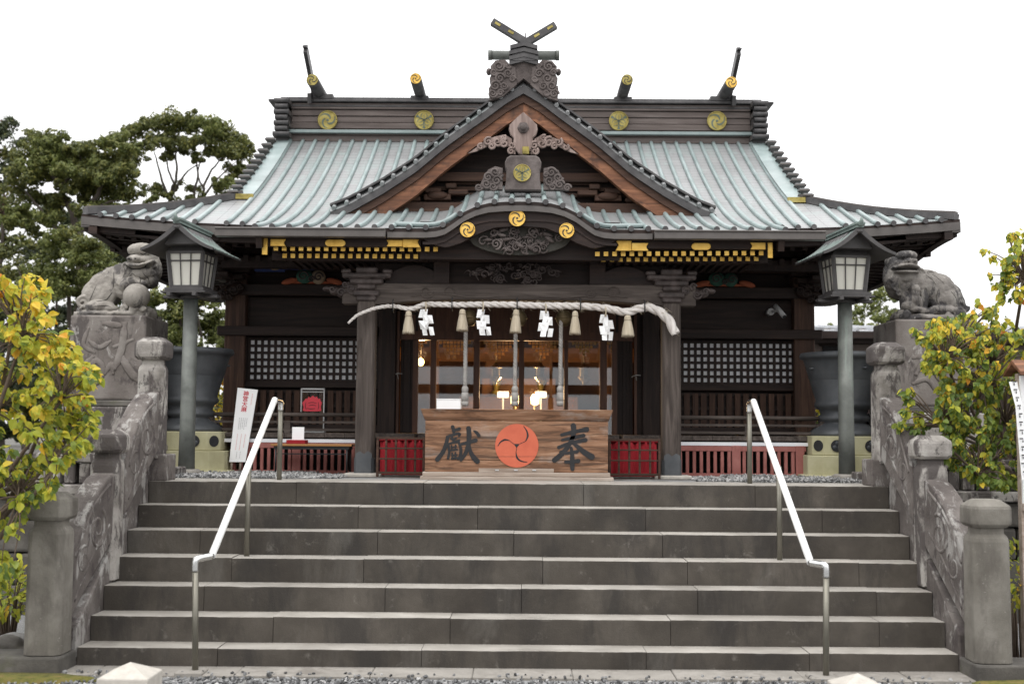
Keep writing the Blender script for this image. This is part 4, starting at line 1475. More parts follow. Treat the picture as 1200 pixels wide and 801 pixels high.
# frieze above the beam
m = MB()
m.box((-1.5, YC + .10, z1), (1.5, YC + .16, bz(290, YC)))
m.box((-2.3, YC - .07, bz(308, YC)), (2.3, YC + .095, bz(303, YC)))
for s in (-1, 1):
    m.box((min(s * .72, s * .88), YC - .04, z1 + .01), (max(s * .72, s * .88), YC + .09, z1 + .42))
m.build('frieze', ['dark_x'], hall)
for cx in (-1.08, 1.08):
    m = MB()
    ol = [(cx + .27 * math.cos(a) * (1 + .12 * math.cos(2 * a)), z1 + .005 + .19 * math.sin(a)) for a in frange(0, PI, 20)]
    m.prism(ol, 'y', YC - .03, YC + .08); m.build('frog_leg_strut', ['dark_x'], hall)


def carving(name, cx, cz, w, h, y, matname, n, seed, parent, lens=False):
    """dense open-work carving: overlapping scrolls, leaves and ridges in an outline"""
    rnd = random.Random(seed)
    m = MB()
    for i in range(n):
        for _ in range(40):
            u, v = rnd.uniform(-1, 1), rnd.uniform(-1, 1)
            lim = (1 - u * u) if lens else (1 - abs(u) ** 2.2)
            if abs(v) < lim * .95 + .02: break
        x, z = cx + u * w / 2, cz + v * h / 2 if lens else cz + (v * .5 * lim) * h
        r = rnd.uniform(.025, .06) * (h / .3) ** .5
        k = rnd.random()
        if k < .55:
            scroll(m, (x, z), r, rnd.uniform(1, 1.7), r * .20, y - rnd.uniform(0, .05), rnd.choice((-1, 1)), rnd.uniform(0, 6.28), 0, 12)
        elif k < .8:
            a = rnd.uniform(-.7, .7)
            m.ell((x, y - rnd.uniform(0, .05), z), (r * 1.2, .025, r * .42), 0, Matrix.Rotation(a, 3, 'Y'), 10, 6)
        else:
            a = rnd.uniform(0, 6.28); L = r * 2.6
            m.tube(smooth_path([(x, y - .02, z), (x + L * .5 * math.cos(a), y - .05, z + L * .3 * math.sin(a) + .01), (x + L * math.cos(a + .5), y - .015, z + L * .6 * math.sin(a + .5))], 5), [r * .22, r * .25, r * .28, r * .3, r * .28, r * .25, r * .2, r * .15, r * .12, r * .1, r * .05], 6)
    return m.build(name, [matname], parent)


m = MB()
ol = []
for u in frange(-1, 1, 25): ol.append((u * .50, bz(278, YK) + .145 * (1 - u * u) ** .5))
for u in frange(1, -1, 25)[1:-1]: ol.append((u * .50, bz(278, YK) - .15 * (1 - u * u) ** .6))
m.prism(ol, 'y', YK + .16, YK + .22)
cpn = m.build('gable_panel', ['inlay'], porch)
carving('openwork_carving', 0.0, bz(277, YK), .86, .28, YK + .15, 'carved_grey', 85, 5, cpn, True)
m = MB(); m.box((-1.0, YK + .24, bz(300, YK)), (1.0, YK + .32, bz(255, YK))); m.build('panel_backing', ['dark_x'], porch)
fr = carving('central_carving', 0.0, z1 + .115, 1.15, .21, YC - .04, 'carved', 80, 9, hall)

# ------------------------------------------------------------------ front wall of the hall
FL = bz(508.5, YV)              # veranda floor
xc = (at(276, 450, YW).x, at(941, 455, YW).x)
zwt = ZE + .02
wallm = MB()
wallm.box((xc[0], YW + .10, FL), (-1.60, YW + .14, zwt)); wallm.box((1.60, YW + .10, FL), (xc[1], YW + .14, zwt))
wallm.box((-1.62, YW + .10, bz(388, YW)), (1.62, YW + .14, zwt))
for s in (-1, 1):
    xs_ = xc[0] if s < 0 else xc[1]
    a, b = sorted((xs_ + .02 * s, xs_ + .07 * s))
    wallm.box((a, YW + .12, FL - .3), (b, YB - 1.3, zwt))
wallm.box((xc[0], YB - 1.35, FL - .3), (xc[1], YB - 1.3, zwt))
wall = wallm.build('wall', ['dark_x'], hall)
for xp in (xc[0], xc[1], -1.53, 1.53):
    m = MB()
    w = .12 if abs(xp) > 2 else .10
    m.box((xp - w, YW - .1, PLAT - .05), (xp + w, YW + .12, zwt))
    m.build('wall_post', ['brown_z' if abs(xp) > 2 else 'dark_z'], hall, bevel=.008)
for s in (-1, 1):
    xo = xc[0] if s < 0 else xc[1]
    a, b = sorted((s * 1.62, xo - s * .115))
    A, B = sorted((s * 1.64, xo + s * .20))
    m = MB()
    m.box((A, YW - .13, bz(396, YW)), (B, YW + .02, bz(385, YW)))
    m.box((A, YW - .11, bz(349, YW)), (B, YW + .02, bz(336, YW)))
    m.box((a, YW + .03, bz(384.5, YW)), (b, YW + .09, bz(349.5, YW)))
    m.box((A, YW - .16, bz(320, YW)), (B, YW + .02, bz(309, YW)))
    m.box((a, YW - .05, bz(456, YW)), (b, YW + .09, bz(449, YW)))
    m.build('tie_beam', ['dark_x'], hall, bevel=.006)
    # corner carving and bracket block
    m = MB()
    zc_ = bz(345, YW)
    for (dx, dz, rx, rz) in ((0, .02, .12, .07), (.14, .0, .10, .05), (.24, .03, .07, .035), (.05, .09, .13, .035), (.1, -.06, .08, .04)):
        m.ell((xo + s * dx, YW - .13, zc_ + dz), (rx, .06, rz), 0, Matrix.Rotation(s * .3, 3, 'Y'))
    for (dx, dz, r, sg) in ((0, 0.01, .06, 1), (.12, -.04, .045, -1), (.13, .06, .04, 1), (-.07, .05, .04, 1), (.22, .03, .03, 1), (.05, -.07, .035, 1), (.02, .1, .03, -1)):
        scroll(m, (xo + s * dx, zc_ + dz), r, 1.5, .012, YW - .19, s * sg)
    m.build('corner_carving', ['dark_x'], hall)
    m = MB()
    for (dz, ww) in ((.16, .34), (.24, .50), (.32, .70)):
        m.cbox((xo + s * .06, YW - .1, zc_ + dz), (ww, .30, .06)); m.cbox((xo + s * .06, YW - .3, zc_ + dz), (.12, .6 * ww + .2, .055))
    m.build('bracket', ['dark_x'], hall, bevel=.01)
    # painted frog-leg strut and painted boards
    cx = at(366 if s < 0 else 849, 327, YW - .13).x
    zc_ = bz(335, YW - .1)
    m = MB()
    for q in (-1, 1):
        m.ell((cx + q * .26, YW - .14, zc_ + .035), (.10, .03, .035), 0, Matrix.Rotation(q * .25, 3, 'Y'))
    m.box((cx - .26, YW - .125, zc_ + .01), (cx + .26, YW - .105, zc_ + .035))
    fo = m.build('painted_strut', ['orange'], hall)
    m = MB()
    m.ell((cx - .09, YW - .14, zc_ + .09), (.10, .045, .085), 0)
    m.ell((cx + .07, YW - .13, zc_ + .085), (.085, .045, .085), 1 if s < 0 else 0)
    for (dx, dz, r) in ((-.1, .09, .06), (.08, .08, .055), (0, .05, .04)):
        scroll(m, (cx + dx, zc_ + dz), r, 1.5, .010, YW - .185, 1, 0, 2)
    m.build('strut_carving', ['green', 'cream', 'carved'], fo)
    m = MB()
    cb = at(316 if s < 0 else 915, 312, YW - .2)
    ol = [(cb.x + .18 * math.cos(a) , cb.z - .03 + .10 * max(-.3, math.sin(a))) for a in frange(0, 2 * PI, 22)[:-1]]
    m.prism(ol, 'y', YW - .20, YW - .165, 0)
    m.ell((cb.x + .06 * -s, YW - .20, cb.z), (.075, .02, .045), 1)
    m.box((cb.x + (.1 if s < 0 else -.55), YW - .19, cb.z - .035), (cb.x + (.55 if s < 0 else -.1), YW - .165, cb.z + .005), 0)
    m.build('painted_board', ['blue', 'cream' if s < 0 else 'carved'], hall)
    # lattice window: frame, backing, bars
    if s < 0: X0, X1 = at(287, 420, YW).x, -1.63
    else: X0, X1 = 1.63, at(931, 425, YW).x
    Z0, Z1_ = bz(449, YW), bz(397, YW)
    m = MB()
    m.box((X0, YW + .05, Z0), (X1, YW + .09, Z1_), 0)
    lw = m.build('lattice_window', ['dark_x'], hall)
    m = MB(); m.box((X0 + .05, YW + .03, Z0 + .03), (X1 - .02, YW + .045, Z1_ - .02)); m.build('paper_backing', ['lattice_paper'], lw)
    m = MB()
    px0 = (292, 797.5)[0 if s < 0 else 1]
    pw = (11.1 / 1.01, 7.8)[1] 
    x = X0 + .045
    while x < X1:
        m.box((x - .0165, YW + .012, Z0), (x + .0165, YW + .028, Z1_)); x += .0765
    nz = 6
    for k in range(nz + 1):
        z = lerp(Z0 + .015, Z1_ - .02, k / nz)
        m.box((X0, YW + .013, z - .0165), (X1, YW + .026, z + .0165))
    m.box((X0 - .02, YW - .03, Z0 - .03), (X0 + .028, YW + .05, Z1_ + .02)); m.box((X1 - .028, YW - .03, Z0 - .03), (X1 + .02, YW + .05, Z1_ + .02))
    m.build('lattice', ['dark_z'], lw)
    # close-set vertical lattice below
    m = MB()
    Za = bz(505, YW)
    m.box((X0, YW + .04, Za), (X1, YW + .09, Z0 - .09), 0)
    x = X0 + .03
    while x < X1 - .02:
        m.box((x - .032, YW - .01, Za + .02), (x + .032, YW + .03, Z0 - .10), 1); x += .098
    for t in (.25, .6, .95): 
        z = lerp(Za, Z0 - .09, t); m.box((X0, YW + .0, z - .016), (X1, YW + .022, z + .016), 0)
    m.box((X0 - .02, YW - .06, Za - .02), (X1 + .02, YW + .03, Za + .06), 0)
    m.build('lower_lattice', ['dark_x', 'brown_z'], hall)
    # folded door leaves
    for (pa, pbx, y) in (((446, 468, YW - .02), (470, 489, YW + .03)) if s < 0 else ((722, 741, YW + .03), (743, 768, YW - .02))):
        p, q = at(pa, 430, y).x, at(pbx, 430, y).x
        m = MB()
        m.box((p, y, FL), (q, y + .05, bz(364, y)), 0)
        for t in (.06, .5, .94): m.box((lerp(p, q, t) - .015, y - .018, FL), (lerp(p, q, t) + .015, y - .001, bz(364, y)), 0)
        for zq in (.02, .3, .33, .62, .65, .97):
            z = lerp(FL, bz(364, y), zq); m.box((p, y - .014, z - .014), (q, y - .002, z + .014), 0)
        e = (q - .03, q) if s < 0 and pa < 460 else ((p, p + .03) if s > 0 and pbx > 750 else None)
        if e: m.box((e[0], y - .03, FL), (e[1], y + .05, bz(366, y)), 1)
        dl = m.build('door_leaf', ['dark_z', 'reddoor'], hall)
        if e:
            m = MB(); c = ((e[0] + e[1]) / 2, y - .05, bz(440, y))
            m.tube(smooth_path([(c[0] - .05, c[1], c[2] - .01), (c[0], c[1] - .01, c[2] + .012), (c[0] + .055, c[1], c[2] + .01)], 4), .007, 6)
            m.tube([(c[0], c[1], c[2]), (c[0] + .01, c[1], c[2] - .05)], .005, 6)
            m.build('tie_cord', ['greyrope'], dl)

# glazed partition in the middle bay
YGZ = YW + .04
ZG0, ZG1 = FL, bz(399, YGZ)
m = MB()
m.box((-1.62, YGZ - .05, ZG1), (1.62, YGZ + .08, bz(389, YGZ)))
m.box((-1.62, YGZ - .02, bz(388.8, YGZ)), (1.62, YGZ + .05, bz(352, YGZ)))
fr = m.build('door_lintel', ['reddoor'], hall)
gp = [at(px, 440, YGZ).x for px in (487, 504.5, 511, 555, 562, 608, 614, 661, 665.5, 703, 711, 720)]
m = MB()
for (a, b) in ((0, 0), (1, 2), (3, 4), (5, 6), (7, 8), (9, 10), (11, 11)):
    x0, x1 = gp[a], gp[b]
    if a == b: x0, x1 = x0 - .03, x1 + .03
    m.box((x0, YGZ - .03, ZG0), (x1, YGZ + .03, ZG1 - .002))
m.build('door_frame', ['reddoor'], hall)
for (a, b) in ((0, 1), (2, 3), (4, 5), (6, 7), (8, 9), (10, 11)):
    x0, x1 = gp[a], gp[b]
    m = MB(); m.box((x0 + .003, YGZ - .004, ZG0), (x1 - .003, YGZ + .002, ZG1 - .004))
    gpane = m.build('glass_door', ['glass'], hall)
    m = MB()
    w = x1 - x0
    cell = .042
    n = max(2, int(w / cell) - 1)
    if n > 4:
        cx = (x0 + x1) / 2
        for r in range(5):
            kk = n - 2 * r if n % 2 else n - 1 - 2 * r
            for i in range(kk):
                m.cbox((cx + (i - (kk - 1) / 2) * cell, YGZ - .012, ZG1 - .028 - r * cell), (cell - .010, .008, cell - .010))
    else:
        for r in range(3):
            for i in range(n - r if n - r > 0 else 1):
                xx = (x0 + .03 + i * cell) if a == 0 else (x1 - .03 - i * cell)
                m.cbox((xx, YGZ - .012, ZG1 - .028 - r * cell), (cell - .010, .008, cell - .010))
    m.build('gilt_lattice', ['goldpaper'], gpane)
# interior room
m = MB()
m.box((-3.0, 14.25, FL - .06), (3.0, 18.5, FL - .002), 1)
m.box((-3.0, 18.0, FL), (3.0, 18.05, 4.2), 0)
m.box((-3.0, 14.2, 3.6), (3.0, 18.0, 3.66), 0)
for x in (-1.2, -.4, .4, 1.2): m.box((x - .07, 16.9, FL), (x + .07, 17.04, 3.6), 0)
m.box((-3, 16.92, 2.75), (3, 17.0, 2.95), 0)
m.build('inner_room', ['interior', 'tatami'], hall)
m = MB()
m.box((-.8, 16.2, FL), (.8, 16.7, FL + .5), 0)
m.box((-.5, 16.3, FL + .51), (.5, 16.6, FL + .75), 0)
m.lathe([(.05, 0), (.08, .04), (.03, .08), (.07, .2), (.02, .28)], (-.3, 16.2, FL + .51), 12, 1); m.lathe([(.05, 0), (.08, .04), (.03, .08), (.07, .2), (.02, .28)], (.3, 16.2, FL + .51), 12, 1)
m.build('altar', ['interior', 'gold_old'], hall)

# veranda, railing and slatted skirt
m = MB()
xv0, xv1 = at(243, 490, YV).x, at(968, 495, YV).x
zf0 = FL
for (a, b) in ((xv0 - .02, -1.62), (1.62, xv1 + .02)):
    x = a
    while x < b - .02:
        x2 = min(b, x + .21); m.box((x + .002, YV, FL - .05), (x2 - .002, YW - .1, FL + random.uniform(-.002, .0)), 0); x = x2
    m.box((a + .02, YV + .03, bz(514.5, YV)), (b - .01, YV + .10, FL - .052), 1)
    m.box((a + .06, YV - .02, bz(520, YV)), (b - .02, YV + .15, bz(516, YV)), 2)
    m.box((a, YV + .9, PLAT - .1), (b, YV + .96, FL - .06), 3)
for s in (-1, 1):
    a, b = sorted((s * 1.60, s * 1.12)); m.box((a, YV + .2, FL - .05), (b, YW - .1, FL - .001), 0)
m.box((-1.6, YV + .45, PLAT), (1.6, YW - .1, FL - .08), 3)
m.box((-1.1, YV + .45, FL - .078), (1.1, YW + .2, FL - .002), 0)
m.build('veranda', ['grey_y', 'brown_x', 'lattice_paper', 'ink'], hall)
for s in (-1, 1):
    a, b = sorted((s * 1.62, (xv0 if s < 0 else xv1)))
    m = MB()
    yr = YV + .09
    m.tube([(a - (.10 if s < 0 else 0), yr, bz(487.5, yr)), (b + (.10 if s > 0 else 0), yr, bz(487.5, yr))], .022, 10)
    m.box((a, yr - .018, bz(497.5, yr)), (b, yr + .018, bz(494.8, yr)))
    m.box((a, yr - .022, bz(506.5, yr)), (b, yr + .022, bz(503.5, yr)))
    n = 3
    for i in range(n):
        x = lerp(a + .05, b - .05, i / (n - 1)); m.box((x - .032, yr - .03, FL), (x + .032, yr + .03, bz(494.5, yr)))
    o = (xv0 if s < 0 else xv1)
    m.box((o - .045, yr - .045, FL - .1), (o + .045, yr + .045, bz(491, yr)))
    m.tube([(o, yr, bz(487.5, yr)), (o, YW, bz(487.5, yr))], .02, 8)
    m.build('railing', ['grey_x'], hall)
    # slats
    m = MB()
    ys_ = YV - .02
    zt, zb_ = bz(520.5, ys_), PLAT - .01
    a2, b2 = sorted((s * 1.60, s * 3.02))
    m.box((a2, ys_, zt - .055), (b2, ys_ + .05, zt)); m.box((a2, ys_, zb_), (b2, ys_ + .05, zb_ + .045))
    x = a2 + .03
    k = 0
    while x < b2:
        if k and k % 9 == 0: m.box((x - .045, ys_ - .01, zb_), (x + .045, ys_ + .05, zt + .006)); x += .085
        else: m.box((x - .017, ys_ + .005, zb_ + .045), (x + .017, ys_ + .04, zt - .055)); x += .073
        k += 1
    m.build('slatted_skirt', ['pinkred'], hall, bevel=.003)

# ------------------------------------------------------------------ red-backed lattice barriers beside the offertory box
for s, (x0, x1) in ((-1, (441, 498)), (1, (713, 774))):
    Yb = 11.95
    p, q = at(x0, 535, Yb).x, at(x1, 535, Yb).x
    root = empty('lattice_barrier', ((p + q) / 2, Yb, PLAT), ('grey lattice barrier with crimson cloth between the left pillar and the offertory box' if s < 0 else
                 'grey lattice barrier with crimson cloth between the offertory box and the right pillar'), 'barrier', 'lattice barriers beside the offertory box')
    zt, zb_ = bz(513, Yb), PLAT + .045
    m = MB()
    m.box((p, Yb - .015, zt - .022), (q, Yb + .015, zt)); m.box((p, Yb - .015, zb_ - .02), (q, Yb + .015, zb_ + .004))
    for x in (p + .012, q - .012): m.box((x - .012, Yb - .017, PLAT - .002), (x + .012, Yb + .017, zt - .023))
    for i in range(1, 5):
        x = lerp(p, q, i / 5); m.box((x - .010, Yb - .012, zb_ + .005), (x + .010, Yb + .01, zt - .023))
    for t in (.38, .68):
        z = lerp(zb_, zt, t); m.box((p + .025, Yb - .020, z - .008), (q - .025, Yb - .0125, z + .008))
    m.build('lattice_frame', ['brown_x'], root, bevel=.002)
    m = MB()
    nx = 30
    pts = []
    for i in range(nx + 1):
        x = lerp(p + .03, q - .03, i / nx)
        pts.append((x, Yb + .07 + .012 * math.sin(i * 1.3) + .006 * math.sin(i * 2.9)))
    vs = [(x, y, PLAT + .015) for x, y in pts] + [(x, y, zt - .03) for x, y in pts]
    n = nx + 1
    vs += [(x, y + .006, PLAT + .015) for x, y in pts] + [(x, y + .006, zt - .03) for x, y in pts]
    fs = [(i, i + 1, n + i + 1, n + i) for i in range(nx)] + [(2 * n + i + 1, 2 * n + i, 3 * n + i, 3 * n + i + 1) for i in range(nx)] + [(n + i, n + i + 1, 3 * n + i + 1, 3 * n + i) for i in range(nx)]
    m.add(vs, fs, 0, True)
    m.tube([(p + .02, Yb + .07, zt - .025), (q - .02, Yb + .07, zt - .025)], .014, 8)
    m.build('cloth', ['redcloth'], root)

# ------------------------------------------------------------------ offertory box
YX = 11.3
L0, R0 = at(498, 530, YX).x, at(712.5, 530, YX).x
zr0, zr1 = bz(493, YX), bz(479.5, YX)
root = empty('offertory_box', ((L0 + R0) / 2, YX, PLAT), 'wide weathered wooden offertory box with a red swirl crest and brushed characters', 'offertory box')
m = MB()
zs = bz(539, YX)
zq = bz(553, YX)
m.box((L0, YX, zs + .0025), (R0, YX + .04, zr0))
m.box((L0, YX + .002, zq), (R0, YX + .04, zs - .0015))
m.box((L0, YX + .042, PLAT + .07), (L0 + .04, YX + .75, zr0)); m.box((R0 - .04, YX + .042, PLAT + .07), (R0, YX + .75, zr0)); m.box((L0 + .041, YX + .71, PLAT + .07), (R0 - .041, YX + .75, zr0))
m.box((L0 + .04, YX + .05, zr0 - .06), (R0 - .04, YX + .7, zr0 - .03))
m.build('body', ['boxwood'], root, bevel=.003)
m = MB()
f = .035
fl = .045
vs = []
for (zz, e, ya, yb2) in ((zr0 + .002, .004, YX - .004, YX + .04), (zr1, fl, YX - .042, YX + .015)):
    vs += [(L0 - e, ya, zz), (R0 + e, ya, zz), (R0 + e, yb2, zz), (L0 - e, yb2, zz)]
m.add(vs, [(0, 3, 2, 1), (4, 5, 6, 7), (0, 1, 5, 4), (1, 2, 6, 5), (2, 3, 7, 6), (3, 0, 4, 7)])
m.prism([(L0, zr0 + .002), (L0 - .045, zr1 + .001), (L0 + .0, zr1 + .001), (L0 + .03, zr0 + .002)], 'y', YX + .042, YX + .79); m.prism([(R0, zr0 + .002), (R0 + .045, zr1 + .001), (R0, zr1 + .001), (R0 - .03, zr0 + .002)], 'y', YX + .042, YX + .79)
for i in range(9):
    y = YX + .08 + i * .075; m.box((L0 + .01, y, zr1 - .05), (R0 - .01, y + .035, zr1 - .02))
m.build('rim', ['boxwood'], root, bevel=.004)
m = MB()
m.box((L0 - .02, YX - .022, PLAT + .034), (R0 + .02, YX + .78, zq - .002)); m.box((L0 - .04, YX - .05, PLAT - .002), (R0 + .05, YX + .80, PLAT + .032))
m.build('base_board', ['boxgrey'], root, bevel=.004)
m = MB()
m.box((at(561, 552, YX).x, YX - .004, bz(553, YX)), (at(649, 552, YX).x, YX - .0005, bz(548.5, YX)))
dw = m.build('lower_strip', ['boxgrey'], root)
m = MB()
for px in (582.5, 604.5, 626): p = at(px, 550.5, YX); m.cbox((p.x, YX - .008, p.z), (.035, .006, .012))
m.build('metal_clasp', ['cctv'], dw)
yf = YX - .002


def bp_(x, y): p = at(495 + x / 5.333, 475 + y / 5.333, YX); return (p.x, p.z)


S = 1 / 5.333 * YX / F
m = MB()
c = bp_(590, 250); r = 135 * S
m.prism([(c[0] + r * math.cos(a), c[1] + r * math.sin(a)) for a in [2 * PI * i / 48 for i in range(48)]], 'y', yf - .0015, yf)
cr = m.build('red_crest', ['vermilion'], root)
m = MB()
for pts, w in ((((632, 128), (652, 158), (658, 190), (645, 222)), (3, 9, 12, 4)), (((472, 252), (488, 228), (515, 213), (545, 218)), (3, 8, 12, 4)), (((585, 292), (592, 325), (615, 345), (655, 353)), (4, 12, 9, 3))):
    brush(m, [bp_(*p) for p in pts], [v * S for v in w], yf - .0017, .0015)
m.prism([bp_(570, 239), bp_(608, 239), bp_(589, 264)], 'y', yf - .0032, yf - .0017)
for pts in (((545, 218), (570, 239)), ((645, 222), (608, 239)), ((589, 264), (585, 292))):
    brush(m, [bp_(*p) for p in pts], [3 * S, 3 * S], yf - .0017, .0015)
brush(m, [bp_(462, 318), (bp_(590, 318)), bp_(718, 318)], [1.2 * S, 2 * S, 1.2 * S], yf - .0017, .0006)
m.build('crest_swirls', ['ink'], cr)
m = MB()
random.seed(3)
def st_(pts, w): brush(m, [bp_(*p) for p in pts], [v * S * 1.08 for v in w], yf - .0005 * random.uniform(0, 3), .0022, 0, 6, .05)
# right-hand character
st_([(868, 183), (920, 170), (975, 158), (1030, 148)], (18, 22, 22, 30))
st_([(872, 215), (925, 203), (1010, 186)], (16, 18, 22))
st_([(850, 262), (900, 242), (960, 226), (1022, 214)], (20, 20, 20, 24))
st_([(942, 120), (946, 160), (936, 205), (905, 262), (868, 305), (822, 343)], (30, 30, 24, 26, 28, 30))
st_([(932, 225), (962, 250), (1010, 290), (1062, 322)], (14, 22, 32, 36))
st_([(893, 300), (930, 292), (970, 287)], (14, 18, 20))
st_([(892, 352), (930, 350), (978, 345)], (16, 20, 24))
st_([(930, 262), (936, 310), (936, 360), (938, 400)], (16, 24, 28, 22))
st_([(905, 262), (880, 282), (858, 290)], (12, 16, 10))
m.build('brushed_character', ['ink'], root)
m = MB()
# left-hand character: tiger-hood and cauldron on the left, dog on the right
st_([(188, 130), (194, 150), (196, 172)], (22, 20, 14))
st_([(190, 158), (214, 150), (234, 144)], (14, 16, 18))
st_([(152, 196), (180, 186), (215, 176), (232, 178), (228, 192)], (16, 15, 15, 18, 10))
st_([(158, 196), (148, 240), (128, 290), (92, 338)], (20, 22, 24, 28))
st_([(178, 205), (190, 212), (212, 202)], (12, 12, 12))
st_([(186, 190), (188, 210), (206, 224), (232, 216)], (12, 14, 14, 12))
st_([(165, 240), (195, 230), (228, 226)], (12, 14, 14))
st_([(162, 245), (168, 290), (160, 330)], (14, 14, 16))
st_([(228, 230), (240, 270), (238, 310), (222, 335)], (14, 18, 18, 14))
st_([(182, 250), (184, 275)], (10, 11)); st_([(208, 246), (206, 272)], (10, 11)); st_([(180, 262), (212, 256)], (9, 10)); st_([(178, 280), (218, 274)], (11, 11))
st_([(186, 296), (188, 330)], (11, 12)); st_([(206, 292), (206, 326)], (10, 12)); st_([(184, 312), (216, 306)], (9, 10)); st_([(182, 332), (220, 326)], (11, 12))
st_([(246, 240), (285, 230), (335, 216)], (16, 20, 24))
st_([(288, 138), (292, 190), (286, 250), (268, 300), (240, 342)], (28, 28, 26, 22, 16))
st_([(288, 235), (302, 290), (322, 325), (346, 350)], (16, 22, 30, 30))
st_([(322, 158), (338, 168), (354, 188)], (10, 18, 20))
m.build('brushed_character', ['ink'], root)
random.seed(21)

# small white carton on the box
p0, p1 = at(512, 468, YX + .3), at(540, 476, YX + .3)
m = MB(); m.box((p0.x, YX + .25, zr1 - .012), (p1.x, YX + .42, p0.z)); m.box((p0.x - .004, YX + .246, p0.z + .001), (p1.x + .004, YX + .424, p0.z + .008))
tag(m.build('paper_box', 'paper', origin=((p0.x + p1.x) / 2, YX + .33, zr1), bevel=.004), 'small white paper box on top of the offertory box', 'box')

# ------------------------------------------------------------------ sacred rope, tassels and paper streamers
YSR = YC - .19
rp = [(408, 378.5), (414, 373), (421, 368), (440, 361), (460, 358.5), (477, 361.5), (487, 360.5), (500, 356.5), (533, 357), (570, 356.5), (603, 357), (640, 358), (680, 358.5), (710, 361), (733, 365.5), (747, 362), (757, 360), (765, 361.5), (774, 366), (782, 373), (787, 381), (791, 391)]
path = smooth_path([at(x, y, YSR) for x, y in rp], 9)
root = empty('sacred_rope', (0, YSR, bz(358, YSR)), 'thick twisted straw rope tied across the beam above the offertory box', 'rope')
n = len(path)
m = MB()
def rr_(i):
    t = i / (n - 1)
    return lerp(.012, .027, min(1, t * 3.2)) if t < .3125 else lerp(.027, .050, min(1, (t - .3125) / .6))
L = 0
acc = [0]
for i in range(1, n): acc.append(acc[-1] + (path[i] - path[i - 1]).length)
fine = []
for k in range(420):
    d = acc[-1] * k / 419
    i = max(j for j in range(n) if acc[j] <= d + 1e-9); i = min(i, n - 2)
    t = (d - acc[i]) / max(1e-6, acc[i + 1] - acc[i]); fine.append((path[i].lerp(path[i + 1], t), d, rr_(i + t)))
for s3 in range(3):
    pts, ra = [], []
    tw = 0
    for k in range(420):
        p, d, r_ = fine[k]
        q = fine[min(k + 1, 419)][0] - fine[max(k - 1, 0)][0]; q.normalize()
        b = Vector((0, 1, 0)); u = q.cross(b).normalized(); 
        tw += (acc[-1] / 419) / (r_ * 4.4) * PI * 2 * .55
        a = -tw + s3 * 2 * PI / 3
        pts.append(p + (u * math.cos(a) + b * math.sin(a)) * r_ * .48); ra.append(r_ * .56)
    m.tube(pts, ra, 8)
p = path[-1]
m.build('strands', ['rope'], root)
m = MB()
for k in range(170):
    p, d, r_ = fine[random.randrange(20, 415)]
    a = random.uniform(0, 6.28); u = Vector((random.uniform(-.5, .5), math.cos(a), math.sin(a))).normalized()
    L_ = r_ * random.uniform(.5, 1.1)
    m.tube([p + u * r_ * .8, p + u * (r_ + L_ * .5) + Vector((L_ * .4, 0, 0)), p + u * (r_ + L_ * .6) + Vector((L_ * random.uniform(.6, 1.3), 0, -L_ * .5))], [.0022, .0016, .0008], 4)
m.build('loose_fibres', ['tassel'], root)
m = MB()
for (px, py) in ((461, 352), (530, 350), (606, 350), (680, 351), (755, 353)):
    a, b = at(px, py - 2, YSR), at(px, py + 14, YSR)
    m.tube([a + Vector((0, .05, .0)), a + Vector((0, -.05, -.02)), b + Vector((0, -.06, .02)), b + Vector((0, .02, 0))], .006, 6)
m.build('tie_cord', ['ink'], root)
tl = ('leftmost', 'second from left', 'middle', 'second from right', 'rightmost')
tw_ = ('straw tassel nearest the thin end of the sacred rope', 'straw tassel on the sacred rope above the white paper box', 'straw tassel in the middle of the sacred rope above the red crest',
       'straw tassel on the sacred rope above the inked character of the box', 'straw tassel nearest the thick hanging end of the sacred rope')
src = None
for i, (px, py) in enumerate(((479, 364), (542, 362), (605, 362), (674, 364), (735.5, 369))):
    p = at(px, py, YSR - .02)
    if src is None:
        m = MB()
        prof = [(.012, .0), (.030, -.012), (.036, -.04), (.031, -.055), (.037, -.08), (.050, -.15), (.060, -.23), (.062, -.252), (.045, -.25)]
        N = 26
        vs, fs = [], []
        for k, (r, z) in enumerate(prof):
            for j in range(N):
                rad = r * (1 + (.10 if k > 3 else .02) * (1 if j % 2 else -1)) ; zz = z - (random.uniform(0, .012) if k == 7 else 0)
                vs.append((p.x + rad * math.cos(2 * PI * j / N), p.y + rad * math.sin(2 * PI * j / N), p.z + zz))
        fs = [(k * N + j, k * N + (j + 1) % N, k * N + N + (j + 1) % N, k * N + N + j) for k in range(len(prof) - 1) for j in range(N)]
        fs.append(tuple((len(prof) - 1) * N + j for j in range(N)))
        m.add(vs, fs, 0, True)
        m.tube([(p.x + .036 * math.cos(a), p.y + .036 * math.sin(a), p.z - .055) for a in frange(0, 2 * PI, 14)], .006, 5)
        src = m.build('straw_tassel', ['tassel'], origin=p); o = src
    else:
        o = src.copy(); COL.objects.link(o); o.location = p; o.rotation_euler = (random.uniform(-.03, .03), random.uniform(-.05, .05), i * 1.1); o.scale = (random.uniform(.9, 1.1), random.uniform(.9, 1.1), random.uniform(.93, 1.05))
    o.scale = [v * .9 for v in o.scale]
    tag(o, tw_[i], 'tassel', 'straw tassels hanging from the sacred rope')
sw = ('white zigzag paper streamer between the two tassels nearest the thin rope end', 'white zigzag paper streamer just before the middle tassel, above the left of the red crest',
      'white zigzag paper streamer just after the middle tassel, above the right of the red crest', 'white zigzag paper streamer nearest the thick hanging rope end')
